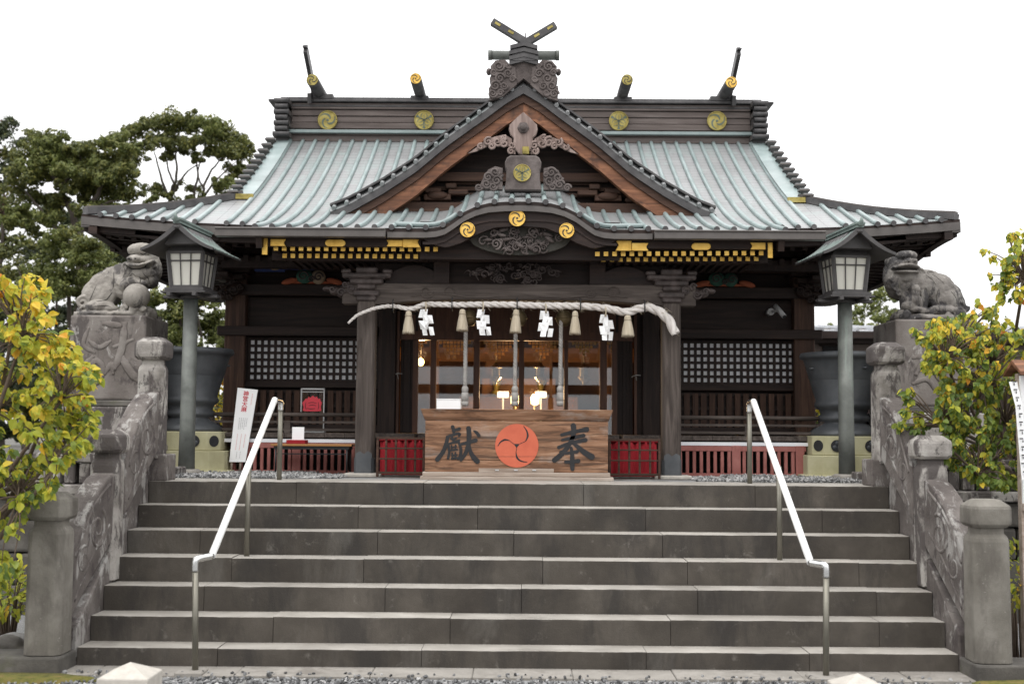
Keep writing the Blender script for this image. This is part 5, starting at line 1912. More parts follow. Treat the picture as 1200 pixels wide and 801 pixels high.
for i, (px, py) in enumerate(((499, 356), (566, 356), (639.5, 358), (709.5, 362))):
    p = at(px, py, YSR - .045)
    m = MB()
    rnd = random.Random(40 + i)
    root = empty('paper_streamer', p, sw[i], 'paper streamer', 'paper streamers on the sacred rope')
    for side in (-1, 1):
        x, y, z = p.x, p.y - .01, p.z - .055
        for k in range(4):
            w = .055 * rnd.uniform(.8, 1.1); h = .085
            dx = side * (.012 + .012 * k * .6) + (.02 if k % 2 else -.014)
            yy = y - .012 * k + rnd.uniform(-.015, .015)
            sk = rnd.uniform(-.022, .022)
            a = [(x + dx - w / 2, yy + rnd.uniform(-.02, .02), z), (x + dx + w / 2, yy + rnd.uniform(-.02, .02), z), (x + dx + w / 2 + sk, yy + rnd.uniform(-.03, .03), z - h), (x + dx - w / 2 + sk, yy + rnd.uniform(-.03, .03), z - h)]
            b = [(q[0], q[1] + .003, q[2]) for q in a]
            m.add(a + b, [(0, 1, 2, 3), (7, 6, 5, 4), (0, 4, 5, 1), (1, 5, 6, 2), (2, 6, 7, 3), (3, 7, 4, 0)])
            z -= h * .70
    m.build('folded_paper', ['paper'], root)
    m = MB(); m.tube([(p.x, p.y - .012, p.z + .02), (p.x + .004, p.y - .015, p.z - .03), (p.x, p.y - .01, p.z - .075)], [.008, .007, .012], 7); m.build('straw_tie', ['tassel'], root)

# ------------------------------------------------------------------ bell ropes
bl = ('grey bell rope with turned grip hanging behind the second tassel', 'grey bell rope with turned grip hanging behind the middle tassel', 'grey bell rope with turned grip hanging behind the fourth tassel')
for i, px in enumerate((546, 604.5, 657.5)):
    Yb = YC - .06
    t, b = at(px, 372, Yb), at(px - 1, 452, Yb)
    e = at(px - 1, 476, Yb)
    root = empty('bell_rope', t, bl[i], 'bell rope', 'bell ropes over the offertory box')
    m = MB()
    for s3 in range(3):
        m.tube([t.lerp(b, k / 60) + Vector((.010 * math.cos(k * .75 + s3 * 2.09), .010 * math.sin(k * .75 + s3 * 2.09), 0)) for k in range(61)], .0125, 6)
    m.build('cord', ['greyrope'], root)
    m = MB(); m.lathe([(.022, 0), (.034, -.02), (.034, -.06), (.028, -.065), (.036, -.07), (.037, -.15), (.030, -.155), (.037, -.16), (.036, -.20), (.02, -.205)], b, 12); m.build('grip', ['greyrope'], root)
    c = t + Vector((.03, .05, -.0))
    m = MB(); m.lathe([(.01, .085), (.05, .075), (.078, .035), (.083, .004), (.083, -.004), (.078, -.035), (.05, -.075), (.01, -.085)], c, 18); m.lathe([(.088, .008), (.092, 0), (.088, -.008)], c, 18)
    m.tube([c + Vector((0, 0, .08)), c + Vector((0, 0, .22))], .012, 6)
    m.build('bell', ['brass'], root)

# ------------------------------------------------------------------ lights and lanterns inside the hall
for px, lab in ((581, 'small dark metal lantern hanging inside behind the second glass door'), (633, 'small dark metal lantern hanging inside, just right of the middle bell rope'), (684, 'small dark metal lantern hanging inside behind the fourth glass door')):
    Yl = 14.6
    p = at(px, 436, Yl)
    m = MB(); m.lathe([(.01, .12), (.03, .09), (.085, .055), (.05, .045), (.05, -.05), (.075, -.06), (.05, -.09), (.015, -.12), (.012, -.15)], p, 8, smooth=False); m.tube([p + Vector((0, 0, .1)), (p.x, p.y, 3.6)], .005, 5)
    tag(m.build('hanging_lantern', 'brass', origin=p), lab, 'lantern', 'lanterns hanging inside the hall')
for px, py, k, lab in ((603.5, 468, 0, 'glowing warm lamp inside behind the middle bell rope'), (627, 468, 0, 'glowing warm lamp inside just right of the middle bell rope'),
                       (493, 424, 1, 'glowing warm bulb inside at the edge of the doorway')):
    Yl = 14.7
    p = at(px, py, Yl)
    root = empty('table_lamp' if k == 0 else 'wall_lamp', p, lab, 'lamp', 'lamps lit inside the hall')
    m = MB()
    if k == 0: m.lathe([(.018, -.07), (.05, -.05), (.055, .03), (.03, .07)], p, 12)
    else: m.ell(p, (.045, .045, .05))
    m.build('glowing_shade', ['bulb'], root)
    ld = bpy.data.lights.new('lamp_light', 'POINT'); ld.energy = 44 if k == 0 else 36; ld.color = (1, .62, .30); ld.shadow_soft_size = .06
    lo_ = bpy.data.objects.new('lamp_light', ld); COL.objects.link(lo_); lo_.parent = root; lo_.location = (0, .12, .10)
    m = MB()
    if k == 0: m.lathe([(.06, FL), (.06, FL + .02), (.015, FL + .03), (.015, p.z - .071)], (p.x, p.y, 0), 10)
    else: m.tube([p + Vector((0, 0, .05)), (p.x, p.y, 3.6)], .006, 5)
    m.build('stand', ['brass'], root)
for px, lab in ((589.5, 'white strip light inside just left of the middle bell rope'), (634, 'white strip light inside above the warm lamp right of the middle bell rope')):
    Yl = 15.4
    p = at(px, 462, Yl)
    root = empty('strip_light', p, lab, 'lamp', 'white lights inside the hall')
    m = MB(); m.cbox(p, (.13, .03, .065)); m.build('diffuser', ['whitebulb'], root, bevel=.012)
    m = MB(); m.cbox(p + Vector((0, .03, 0)), (.15, .025, .085)); m.lathe([(.012, FL), (.012, p.z - .05)], (p.x, p.y + .03, 0), 8); m.build('housing', ['cctv'], root)

# ------------------------------------------------------------------ security camera
p = at(912, 364, YW - .25)
root = empty('security_camera', p, 'grey security camera fixed under the eaves beside the lattice window', 'camera')
m = MB(); m.tube([p + Vector((-.03, .02, .06)), p + Vector((.045, -.10, -.075))], .028, 12); m.build('housing', ['cctv'], root)
m = MB(); m.tube([p + Vector((.045, -.10, -.075)), p + Vector((.047, -.104, -.079))], .022, 12); m.build('lens', ['ink'], root)
m = MB(); m.tube([p + Vector((-.06, .14, .0)), p + Vector((-.02, .0, .0)), p + Vector((.0, -.02, .0))], .014, 8); m.tube([p + Vector((-.06, .10, .0)), p + Vector((-.06, .25, .0))], .04, 12); m.build('bracket', ['cctv'], root)

# ------------------------------------------------------------------ lamp posts
YL = 11.9
pl = at(214.5, 540, YL); pr = at(999, 545, YL)
ztp = zat(343, YL)
root = empty('lamp_post', (pl.x, YL, PLAT), 'bronze lantern on a round pole beside the lion with the stone ball', 'street lamp', 'roofed lanterns on poles')
O = Vector((pl.x, YL, 0))
lean = .035
m = MB(); m.lathe([(.082, PLAT), (.076, PLAT + .5), (.070, ztp)], O, 20); m.build('pole', ['copper_lamp'], root)
m = MB(); m.lathe([(.15, PLAT - .02), (.15, PLAT + .04), (.12, PLAT + .06), (.06, PLAT + .062)], O, 20); m.build('footing', ['apron'], root)
zb0, zb1 = zat(339, YL - .2), zat(296, YL - .2)
m = MB()
m.box((O.x - .20, YL - .20, zb0 - .035), (O.x + .20, YL + .20, zb0)); m.box((O.x - .225, YL - .225, zb0 - .055), (O.x + .225, YL + .225, zb0 - .036))
for sx in (-1, 1): m.box((O.x + sx * .13 - .02, YL - .27, zb0 - .09), (O.x + sx * .13 + .02, YL + .27, zb0 - .056))
m.lathe([(.07, ztp - .01), (.11, zb0 - .092)], O, 16)
m.box((O.x - .28, YL - .03, zb0 - .088), (O.x + .28, YL + .03, zb0 - .058))
m.build('tray', ['lamp_dark'], root, bevel=.004)
def lampring(h, z): return [Vector((O.x + a * h, YL + b * h, z)) for a, b in ((-1, -1), (1, -1), (1, 1), (-1, 1))]
hb, ht = .148, .182
m = MB()
m.add(lampring(hb - .012, zb0 + .005) + lampring(ht - .012, zb1), [(0, 1, 5, 4), (1, 2, 6, 5), (2, 3, 7, 6), (3, 0, 4, 7), (0, 3, 2, 1), (4, 5, 6, 7)])
m.build('lantern_pane', ['pane'], root)
m = MB()
A, B = lampring(hb, zb0), lampring(ht, zb1)
for k in range(4):
    a0, a1, b0, b1 = A[k], A[(k + 1) % 4], B[k], B[(k + 1) % 4]
    m.bar(a0, b0, .034, .034)
    m.bar(a0 + Vector((0, 0, .014)), a1 + Vector((0, 0, .014)), .022, .028); m.bar(b0 - Vector((0, 0, .012)), b1 - Vector((0, 0, .012)), .026, .024)
    for t in (.345, .655): m.bar(a0.lerp(a1, t), b0.lerp(b1, t), .011, .011, up=(0.3, .7, .1))
    m.bar(a0.lerp(b0, .74), a1.lerp(b1, .74), .013, .013)
m.build('lantern_frame', ['lamp_dark'], root, bevel=.003)
zap, zev = zat(263, YL - .4), zat(294, YL - .4)
hw_ = .365
m = MB()
zprof = lambda x: zap - (zap - zev) * (1.5 * abs(x) / hw_ - .5 * (abs(x) / hw_) ** 2) - .0
rx = [i / 12 * hw_ for i in range(-12, 13)]
m.slab([O.x + x for x in rx], [YL - .40, YL + .40], lambda x, y: zprof(x - O.x), .014, 0, 1)
for s in (-1, 1):
    for k in range(7):
        y = YL - .33 + k * .11
        m.tube([(O.x + s * x, y, zprof(x) + .004) for x in frange(.05, hw_, 6)], .010, 5, 0)
m.box((O.x - .035, YL - .43, zap - .01), (O.x + .035, YL + .43, zap + .035), 0)
m.box((O.x - .045, YL - .445, zap + .02), (O.x + .045, YL + .445, zap + .04), 0)
m.tube(smooth_path([(O.x, YL - .43, zap + .02), (O.x, YL - .46, zap + .05), (O.x, YL - .455, zap + .085)], 4), [.03, .028, .025, .022, .02, .016, .013, .01, .006], 7, 0)
lr = m.build('lantern_roof', ['lamp_green', 'lamp_dark'], root)
for y0, y1 in ((YL - .415, YL - .385), (YL + .385, YL + .415)):
    m = MB(); m.strip([(O.x + x, zprof(x) + .012) for x in rx], [(O.x + x, zprof(x) - .014 - .034 * (1 - abs(x) / hw_)) for x in rx], y0, y1)
    m.build('verge', ['lamp_dark'], lr)
m = MB(); 
m.add(lampring(ht + .01, zb1 + .0) + lampring(ht - .02, zb1 + .05), [(0, 1, 5, 4), (1, 2, 6, 5), (2, 3, 7, 6), (3, 0, 4, 7), (0, 3, 2, 1), (4, 5, 6, 7)])
m.prism([(O.x - .17, zb1 + .051), (O.x + .17, zb1 + .051), (O.x + .07, zap - .04), (O.x - .07, zap - .04)], 'y', YL - .3, YL + .3)
m.lathe([(.0, 0), (.03, .01), (.03, .03), (0, .04)], (O.x, YL - .405, zap - .065), 10)
m.build('lantern_neck', ['lamp_dark'], root)
c = copy_tree(root)
c.location.x = pr.x - .02
c['label'] = 'bronze lantern on a round pole beside the dark lion statue'
c.rotation_euler.z = R(6)
root.rotation_euler.z = R(-6)
root.location.x += .035; c.location.x -= .035

# ------------------------------------------------------------------ bronze water vessels on olive bases
YP_ = 12.74
for s, pc in ((-1, 221), (1, 989)):
    cx = at(pc, 520, YP_).x
    zt = zat(508, YP_ - .4)
    hz = zt - PLAT
    root = empty('vessel_base', (cx, YP_, PLAT), 'chamfered olive plinth under the dark bronze vessel beside the ' + ('white sign' if s < 0 else 'dark lion'), 'plinth', 'olive plinths with dark crests')
    def chamf(h, ch): return [(cx - h + ch, YP_ - h), (cx + h - ch, YP_ - h), (cx + h, YP_ - h + ch), (cx + h, YP_ + h - ch), (cx + h - ch, YP_ + h), (cx - h + ch, YP_ + h), (cx - h, YP_ + h - ch), (cx - h, YP_ - h + ch)]
    m = MB()
    m.prism(chamf(.47, .13), 'z', PLAT - .02, PLAT + hz * .54); m.prism(chamf(.415, .11), 'z', PLAT + hz * .541, zt)
    m.prism(chamf(.53, .15), 'z', PLAT - .03, PLAT + .035)
    m.build('plinth', ['olive'], root, bevel=.008)
    for dx in (-.185, .165):
        m = MB(); r = .062; zc = PLAT + hz * .77
        m.prism([(cx + dx + r * math.cos(a), zc + r * math.sin(a)) for a in [2 * PI * i / 20 for i in range(20)]], 'y', YP_ - .425, YP_ - .4155)
        for k in range(3):
            a = PI / 2 + k * 2 * PI / 3; m.ell((cx + dx + .028 * math.cos(a), YP_ - .426, zc + .028 * math.sin(a)), (.022, .004, .022), 1, None, 8, 5)
        m.build('crest', ['ink', 'bronze'], root)
    for q in (-1, 1):
        m = MB(); zc = PLAT + hz * .77
        d = Vector((q * .7071, -.7071, 0)); t = Vector((.7071, q * .7071, 0)); c0 = Vector((cx + q * (.415 - .055), YP_ - .415 + .055, zc)) 
        ring = [c0 + d * .006 + t * .055 * math.cos(a) + Vector((0, 0, .058 * math.sin(a))) for a in [2 * PI * i / 18 for i in range(18)]]
        rb = [p - d * .006 for p in ring]
        m.add(ring + rb, [tuple(range(18))] + [(i, 18 + i, 18 + (i + 1) % 18, (i + 1) % 18) for i in range(18)])
        m.build('crest', ['ink'], root)
    root = empty('water_vessel', (cx, YP_, zt), 'dark bronze bucket-shaped vessel with a flared rim beside the ' + ('white sign' if s < 0 else 'dark lion'), 'vessel', 'bronze vessels before the hall')
    z_ = lambda py: zat(py, YP_)
    m = MB()
    m.lathe([(.36, zt - .002), (.365, zt + .03), (.33, zt + .07), (.255, zt + .12), (.23, zt + .145), (.27, zt + .165), (.275, zt + .20), (.24, zt + .23), (.255, z_(477)), (.30, z_(474)), (.30, z_(470)), (.285, z_(467)), (.40, z_(423)), (.415, z_(419)), (.445, z_(418)), (.452, z_(415)), (.44, z_(411.5)), (.395, z_(412)), (.36, z_(440)), (.30, z_(455)), (.0, z_(456))], (cx, YP_, 0), 48)
    m.build('body', ['bronze'], root, recalc=True)
    m = MB()
    for q in (0, 1, 2, 3):
        a = q * PI / 2 + .35; 
        m.lathe([(.0, -.012), (.03, -.008), (.03, .008), (0, .012)], (cx + .385 * math.cos(a), YP_ + .385 * math.sin(a), z_(430)), 10)
    m.build('boss', ['bronze'], root)

# ------------------------------------------------------------------ pedestals and lions
def pedestal(x0, x1, yt, Y, label, mname, s):
    """front face between pixels x0 and x1"""
    a, b = at(x0, 420, Y).x, at(x1, 420, Y).x
    zt = at((x0 + x1) / 2, yt, Y).z
    w = b - a
    cx = (a + b) / 2
    root = empty('stone_pedestal', (cx, Y + w / 2, PLAT), label, 'pedestal', 'carved stone pedestals of the lions')
    zl = zat(480, Y); zm = zat(472, Y)
    m = MB(); m.prism([(cx - w / 2, Y), (cx + w / 2, Y), (cx + w / 2, Y + w), (cx - w / 2, Y + w)], 'z', zm, zt)
    bl_ = m.build('shaft', [mname], root, bevel=.02, seg=2)
    m = MB(); m.box((cx - w / 2 - .04, Y - .04, zl + .002), (cx + w / 2 + .04, Y + w + .04, zm - .002)); m.build('ledge', ['stone_wall'], root, bevel=.012)
    m = MB()
    m.box((cx - w / 2 - .08, Y - .08, PLAT + .3), (cx + w / 2 + .08, Y + w + .08, zl)); m.box((cx - w / 2 - .16, Y - .16, PLAT - .03), (cx + w / 2 + .16, Y + w + .16, PLAT + .298))
    m.build('base', ['stone_pale'], root, bevel=.015, seg=2)
    # bold brushed relief on the face
    m = MB(); h = zt - zm
    q = lambda u, v: (cx + u * w / 2, Y - .002, zm + v * h)
    def tb(pts, r): m.tube(smooth_path([q(*p) for p in pts], 7), [r * .7] * 3 + [r * 1.15] * (7 * (len(pts) - 1) - 5) + [r * .6] * 3, 8, 0, squash=(1.25, .38, 1.25))
    if s < 0:
        tb([(-.15, .90), (.25, .88), (.30, .85)], .022); tb([(-.5, .70), (-.2, .62), (.1, .70)], .018); tb([(.45, .92), (.38, .6), (.2, .35)], .028); tb([(.15, .62), (.7, .72)], .02)
        tb([(.38, .52), (.6, .35), (.85, .22)], .03); tb([(-.35, .52), (-.62, .35), (-.5, .2), (-.2, .22), (-.1, .38), (-.3, .46), (-.45, .36)], .022); tb([(-.5, .85), (-.62, .65), (-.3, .55)], .016); tb([(-.05, .3), (.12, .42), (.18, .3)], .018)
    else:
        tb([(-.6, .8), (-.2, .84), (.2, .8)], .022); tb([(-.2, .95), (-.22, .6), (-.5, .35)], .026); tb([(-.6, .55), (0, .6), (.4, .58)], .02); tb([(-.1, .5), (.2, .3), (.6, .2)], .03); tb([(-.6, .25), (-.2, .3), (.1, .12)], .018)
        tb([(.45, .9), (.55, .72), (.5, .6)], .02); scroll(m, (cx + .1 * w, zm + .88 * h), .06, .6, .018, Y - .008, 1)
    m.build('relief', [mname], bl_)
    return cx, zt, w


cx, zt, w = pedestal(80.5, 170, 369, 12.0, 'carved stone pedestal under the lion with the ball', 'stone_brown', -1)
KP = 1 / 6.16 * (12.3 / F)


def lionL():
    g = lambda x, y: (cx + (x - 370) * KP, zt + (668 - y) * KP)
    Y0 = 12.0 + w / 2
    m = MB()
    def E(x, y, rx, rz, dy=0, ry=None, rot=0):
        p = g(x, y); m.ell((p[0], Y0 + dy * KP, p[1]), (rx * KP, (ry or rx) * KP, rz * KP), 0, Matrix.Rotation(R(rot), 3, 'Y') if rot else None, 20, 12)
    # trunk
    for (x, y, r) in ((170, 545, 105), (205, 500, 125), (260, 450, 135), (320, 410, 130), (380, 375, 118), (430, 345, 105)): E(x, y, r, r * .98, 0, r * .95)
    E(270, 500, 95, 115, -80, 60, 12); E(250, 590, 110, 50, -100, 70); E(330, 610, 60, 32, -120, 45)       # near haunch and foot
    E(190, 560, 100, 100, 85, 60); E(120, 590, 60, 60, 20, 80)
    E(400, 430, 75, 110, -70, 60, -10); E(440, 520, 42, 90, -60, 45, 8); E(455, 600, 60, 40, -85, 60)       # near front leg
    p = [g(385, 400), g(430, 440), g(480, 415), g(560, 425)]
    m.tube([(q[0], Y0 - (.10, .15, .18, .17)[i], q[1]) for i, q in enumerate(p)], [60 * KP, 52 * KP, 44 * KP, 30 * KP], 12); E(540, 420, 55, 26, -125, 40, 8)
    E(440, 520, 50, 100, 60, 50); E(470, 610, 60, 40, 50, 60)
    # head, mane
    E(535, 235, 102, 96, -5, 100); E(525, 168, 98, 50, -58, 74); E(478, 176, 46, 42, -92, 46); E(562, 172, 48, 42, -88, 46); E(525, 140, 60, 26, -20, 60)
    E(495, 247, 60, 34, -105, 62); E(472, 244, 24, 20, -150, 24); E(518, 243, 24, 20, -150, 24); E(560, 245, 50, 34, -80, 50)
    for t in frange(0, 1, 15):
        x = lerp(432, 622, t); y = 278 + 26 * math.sin(PI * t * .92) - 26 * t * t
        E(x, y, 17, 15, -60 - 75 * math.sin(PI * (t * .8 + .1)), 50)
    E(535, 345, 88, 62, -55, 80); E(575, 395, 70, 58, -25, 75, -18); E(490, 350, 60, 60, -20, 70)
    E(612, 290, 45, 96, 0, 66, -8); E(480, 320, 70, 110, 40, 100); E(600, 180, 34, 44, 10, 44, 25); E(452, 215, 26, 50, 10, 50)
    # tail and mane curls
    for (x, y, r, dy, sg) in ((120, 560, 50, -70, 1), (140, 620, 42, -95, -1), (105, 610, 40, -20, 1), (200, 625, 36, -120, 1)):
        c0 = g(x, y); scroll(m, c0, r * KP, 1.5, r * KP * .34, Y0 + dy * KP - .03, sg)
    for (x, y, r) in ((420, 300, 34), (445, 345, 32), (400, 345, 28), (600, 300, 30), (610, 350, 30), (590, 400, 28), (560, 400, 26)):
        scroll(m, g(x, y), r * KP, 1.3, r * KP * .34, Y0 - .105, 1)
    o = None
    return m, g, Y0, E


m, g, Y0, E = lionL()
root = empty('lion_statue', (cx, Y0, zt), 'pale stone guardian lion resting a paw on a stone ball', 'statue', 'stone guardian lions')
lb = fuse(m, 'body', 'stone_lion', root, .0065, 2, .006, 18)
sp = surface_probe(lb)
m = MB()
shade_line(m, sp, [g(*p) for p in ((436, 292), (465, 312), (510, 318), (560, 308), (612, 272))], .010)
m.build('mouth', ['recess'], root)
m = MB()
for a, b, c in (((452, 206), (478, 212), (503, 205)), ((530, 203), (555, 208), (582, 198))): shade_line(m, sp, [g(*a), g(*b), g(*c)], .008)
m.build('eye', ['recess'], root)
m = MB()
for (x, y) in ((471, 248), (517, 247)): shade_line(m, sp, [g(x - 7, y - 2), g(x, y + 2), g(x + 7, y - 2)], .007)
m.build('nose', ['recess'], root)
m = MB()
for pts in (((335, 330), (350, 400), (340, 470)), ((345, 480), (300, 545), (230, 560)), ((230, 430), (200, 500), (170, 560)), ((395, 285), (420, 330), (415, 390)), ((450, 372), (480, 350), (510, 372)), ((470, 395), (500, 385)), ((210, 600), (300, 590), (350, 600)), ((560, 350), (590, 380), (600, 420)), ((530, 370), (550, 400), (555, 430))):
    shade_line(m, sp, [g(*p) for p in pts], .006)
m.build('carved_fold', ['stone_wall'], root)  # dark stone lines drawn as the shade of carved folds
m = MB(); c0 = g(533, 521); m.ell((c0[0], Y0 - .235, c0[1]), (95 * KP, 95 * KP, 92 * KP), 0, None, 32, 20); m.build('ball', ['stone_lion'], root)
m = MB()
for (x, y, rx, rz, dy) in ((180, 640, 120, 45, 0), (320, 645, 130, 40, 0), (460, 640, 120, 45, 0), (560, 635, 75, 48, -30), (120, 620, 70, 50, 30), (250, 650, 150, 34, -70), (430, 650, 150, 34, -80), (590, 625, 40, 40, -60)):
    p = g(x, y); m.ell((p[0], Y0 + dy * KP, p[1]), (rx * KP, 150 * KP, rz * KP))
m.box((g(90, 0)[0], Y0 - .26, zt - .01), (g(620, 0)[0], Y0 + .26, zt + .045))
for (x, y, r) in ((450, 610, 26), (520, 620, 30), (590, 620, 26), (420, 640, 22)): scroll(m, g(x, y), r * KP, 1.4, r * KP * .35, Y0 - .27, 1)
fuse(m, 'rock_base', 'stone_lion', root, .011, 3, .014, 9)

cx, zt, w = pedestal(1050, 1140, 374, 12.0, 'carved stone pedestal under the dark lion', 'stone_brown', 1)
g2 = lambda x, y: (cx + (x - 425) * KP, zt + (645 - y) * KP)
Y0 = 12.0 + w / 2
m = MB()
def E2(x, y, rx, rz, dy=0, ry=None, rot=0):
    p = g2(x, y); m.ell((p[0], Y0 + dy * KP, p[1]), (rx * KP, (ry or rx) * KP, rz * KP), 0, Matrix.Rotation(R(rot), 3, 'Y') if rot else None, 20, 12)
def E(x, y, rx, rz, dy=0, ry=None, rot=0): E2(x, y, rx, rz, dy, ry, rot)
for (x, y, r) in ((640, 520, 110), (600, 470, 130), (540, 420, 140), (470, 390, 135), (400, 370, 125), (340, 370, 120), (280, 380, 105)): E(x, y, r, r, 0, r * .95)
E(570, 490, 100, 105, -80, 60, -12); E(540, 565, 110, 40, -110, 65); E(470, 580, 50, 28, -125, 40); E(620, 540, 100, 90, 85, 60); E(690, 560, 60, 70, 0, 90)
E(410, 480, 50, 110, -70, 55, 4); E(400, 575, 62, 36, -100, 55); E(300, 490, 50, 100, -60, 50); E(285, 585, 62, 36, -85, 60)
E(348, 418, 36, 40, -125, 42); E(343, 455, 34, 40, -125, 42); E(335, 495, 48, 58, -120, 52, 14); E(305, 535, 60, 44, -115, 55, -12); E(378, 520, 24, 58, -125, 28); E(300, 500, 30, 46, -125, 30, 20); E(340, 560, 70, 26, -120, 50)
E(280, 250, 100, 96, -20, 105); E(250, 330, 95, 115, -10, 100); E(225, 290, 62, 110, 20, 80); E(330, 300, 80, 100, 30, 100)
E(305, 162, 78, 36, -65, 62); E(268, 170, 36, 32, -90, 42); E(342, 166, 36, 32, -85, 42); E(305, 142, 52, 20, -20, 55); E(205, 205, 34, 60, 0, 60)
E(312, 222, 62, 30, -110, 60); E(288, 216, 24, 20, -155, 24); E(334, 214, 24, 20, -155, 24); E(255, 225, 40, 30, -85, 50)
for t in frange(0, 1, 15):
    x = lerp(205, 382, t); y = 252 - 12 * math.sin(PI * t) + 6 * (1 - t)
    E(x, y, 16, 13, -60 - 78 * math.sin(PI * (t * .8 + .14)), 50)
for t in frange(0, 1, 13):
    x = lerp(220, 372, t); y = 286 + 6 * math.sin(PI * t)
    E(x, y, 16, 12, -60 - 66 * math.sin(PI * (t * .8 + .12)), 50)
E(300, 325, 80, 50, -60, 70)
for (x, y, r, dy, sg) in ((690, 530, 50, -70, -1), (660, 590, 44, -95, 1), (710, 590, 36, -40, -1), (590, 605, 34, -120, 1)):
    scroll(m, g2(x, y), r * KP, 1.5, r * KP * .34, Y0 + dy * KP - .03, sg)
for (x, y, r) in ((395, 290, 34), (430, 330, 32), (385, 345, 30), (210, 340, 32), (220, 400, 32), (245, 440, 28), (470, 300, 28), (500, 345, 30)):
    scroll(m, g2(x, y), r * KP, 1.3, r * KP * .34, Y0 - .12, 1)
root = empty('lion_statue', (cx, Y0, zt), 'dark weathered stone guardian lion without a ball', 'statue', 'stone guardian lions')
lb = fuse(m, 'body', 'stone_lion_dark', root, .0065, 2, .006, 18)
sp = surface_probe(lb)
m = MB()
shade_line(m, sp, [g2(*p) for p in ((208, 268), (250, 268), (300, 264), (350, 264), (378, 262))], .010)
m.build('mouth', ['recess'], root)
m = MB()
for a, b, c in (((238, 196), (264, 202), (288, 196)), ((320, 194), (344, 200), (368, 192))): shade_line(m, sp, [g2(*a), g2(*b), g2(*c)], .008)
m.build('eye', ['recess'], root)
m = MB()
for (x, y) in ((288, 220), (333, 218)): shade_line(m, sp, [g2(x - 7, y - 2), g2(x, y + 2), g2(x + 7, y - 2)], .007)
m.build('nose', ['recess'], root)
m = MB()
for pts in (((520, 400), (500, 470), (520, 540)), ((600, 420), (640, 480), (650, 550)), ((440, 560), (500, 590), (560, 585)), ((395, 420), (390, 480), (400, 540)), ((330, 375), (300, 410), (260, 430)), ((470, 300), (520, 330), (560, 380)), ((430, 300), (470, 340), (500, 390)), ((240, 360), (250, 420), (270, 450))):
    shade_line(m, sp, [g2(*p) for p in pts], .006)
m.build('carved_fold', ['stone_wall'], root)  # fold shading laid on as dark raised lines
m = MB()
for (x, y, rx, rz, dy) in ((330, 615, 120, 45, 0), (470, 620, 130, 40, 0), (600, 615, 120, 45, 0), (690, 610, 60, 42, 0), (270, 610, 60, 45, -30), (420, 625, 150, 34, -80), (580, 625, 140, 34, -70)):
    p = g2(x, y); m.ell((p[0], Y0 + dy * KP, p[1]), (rx * KP, 150 * KP, rz * KP))
m.box((g2(225, 0)[0], Y0 - .26, zt - .01), (g2(750, 0)[0], Y0 + .26, zt + .045))
for (x, y, r) in ((640, 600, 30), (560, 615, 26), (260, 605, 28)): scroll(m, g2(x, y), r * KP, 1.4, r * KP * .35, Y0 - .27, 1)
fuse(m, 'rock_base', 'stone_lion_dark', root, .011, 3, .014, 9)

# ------------------------------------------------------------------ leaning white sign
Ys = 12.52
c4 = [at(x, y, Ys + d) for x, y, d in ((278.5, 454, .06), (302, 456.5, .06), (287.5, 541, 0), (268.5, 541, 0))]
root = empty('sign_board', (c4[3].x, Ys, PLAT), 'white sign board with red and grey lettering leaning beside the olive plinth', 'sign')
m = MB()
m.add(c4 + [p + Vector((0, .018, 0)) for p in c4], [(3, 2, 1, 0), (4, 5, 6, 7), (0, 1, 5, 4), (1, 2, 6, 5), (2, 3, 7, 6), (3, 0, 4, 7)])
b_ = m.build('panel', ['paper'], root)
m = MB(); p = c4[2].lerp(c4[3], .35); m.tube([(p.x, Ys + .012, PLAT - .01), (p.x + .01, Ys + .03, p.z + .1)], .012, 8); p = c4[2].lerp(c4[3], .9); m.tube([(p.x, Ys + .012, PLAT - .01), (p.x + .01, Ys + .03, p.z + .1)], .012, 8); m.build('leg', ['boxgrey'], root)
lean_ = math.atan2(c4[0].x - c4[3].x + (c4[1].x - c4[2].x), 2 * (c4[0].z - c4[3].z))
def onsign(u, v, d=.003):
    t = c4[0].lerp(c4[1], u); b = c4[3].lerp(c4[2], u); q = t.lerp(b, v); return q + Vector((0, -d, 0))
for i, ch in enumerate('神宮大麻'):
    p = onsign(.46, .075 + i * .072)
    text_mesh(ch, .062, 'red_lettering', 'red_print', b_, p - W[root.name], (PI / 2, lean_ * .9, 0), .0006, .0006)
m = MB()
def dashes(u, v0, v1, mi, w=.006, gap=.012):
    v = v0
    while v < v1:
        h = random.uniform(.010, .018)
        a, b = onsign(u, v, .0024), onsign(u, min(v1, v + h), .0024)
        m.bar(a, b, w, .0015, mi, up=(0, 1, 0)); v += h + .006
for u, v0, v1, mi in ((.78, .06, .22, 1), (.30, .40, .56, 0), (.40, .40, .56, 0), (.50, .40, .54, 0), (.60, .40, .56, 0), (.70, .40, .52, 0), (.30, .62, .84, 1), (.52, .62, .84, 1), (.74, .62, .80, 1), (.4, .86, .95, 0), (.6, .86, .95, 0)): dashes(u, v0, v1, mi)
m.build('small_lettering', ['print_grey', 'print_pink'], b_)

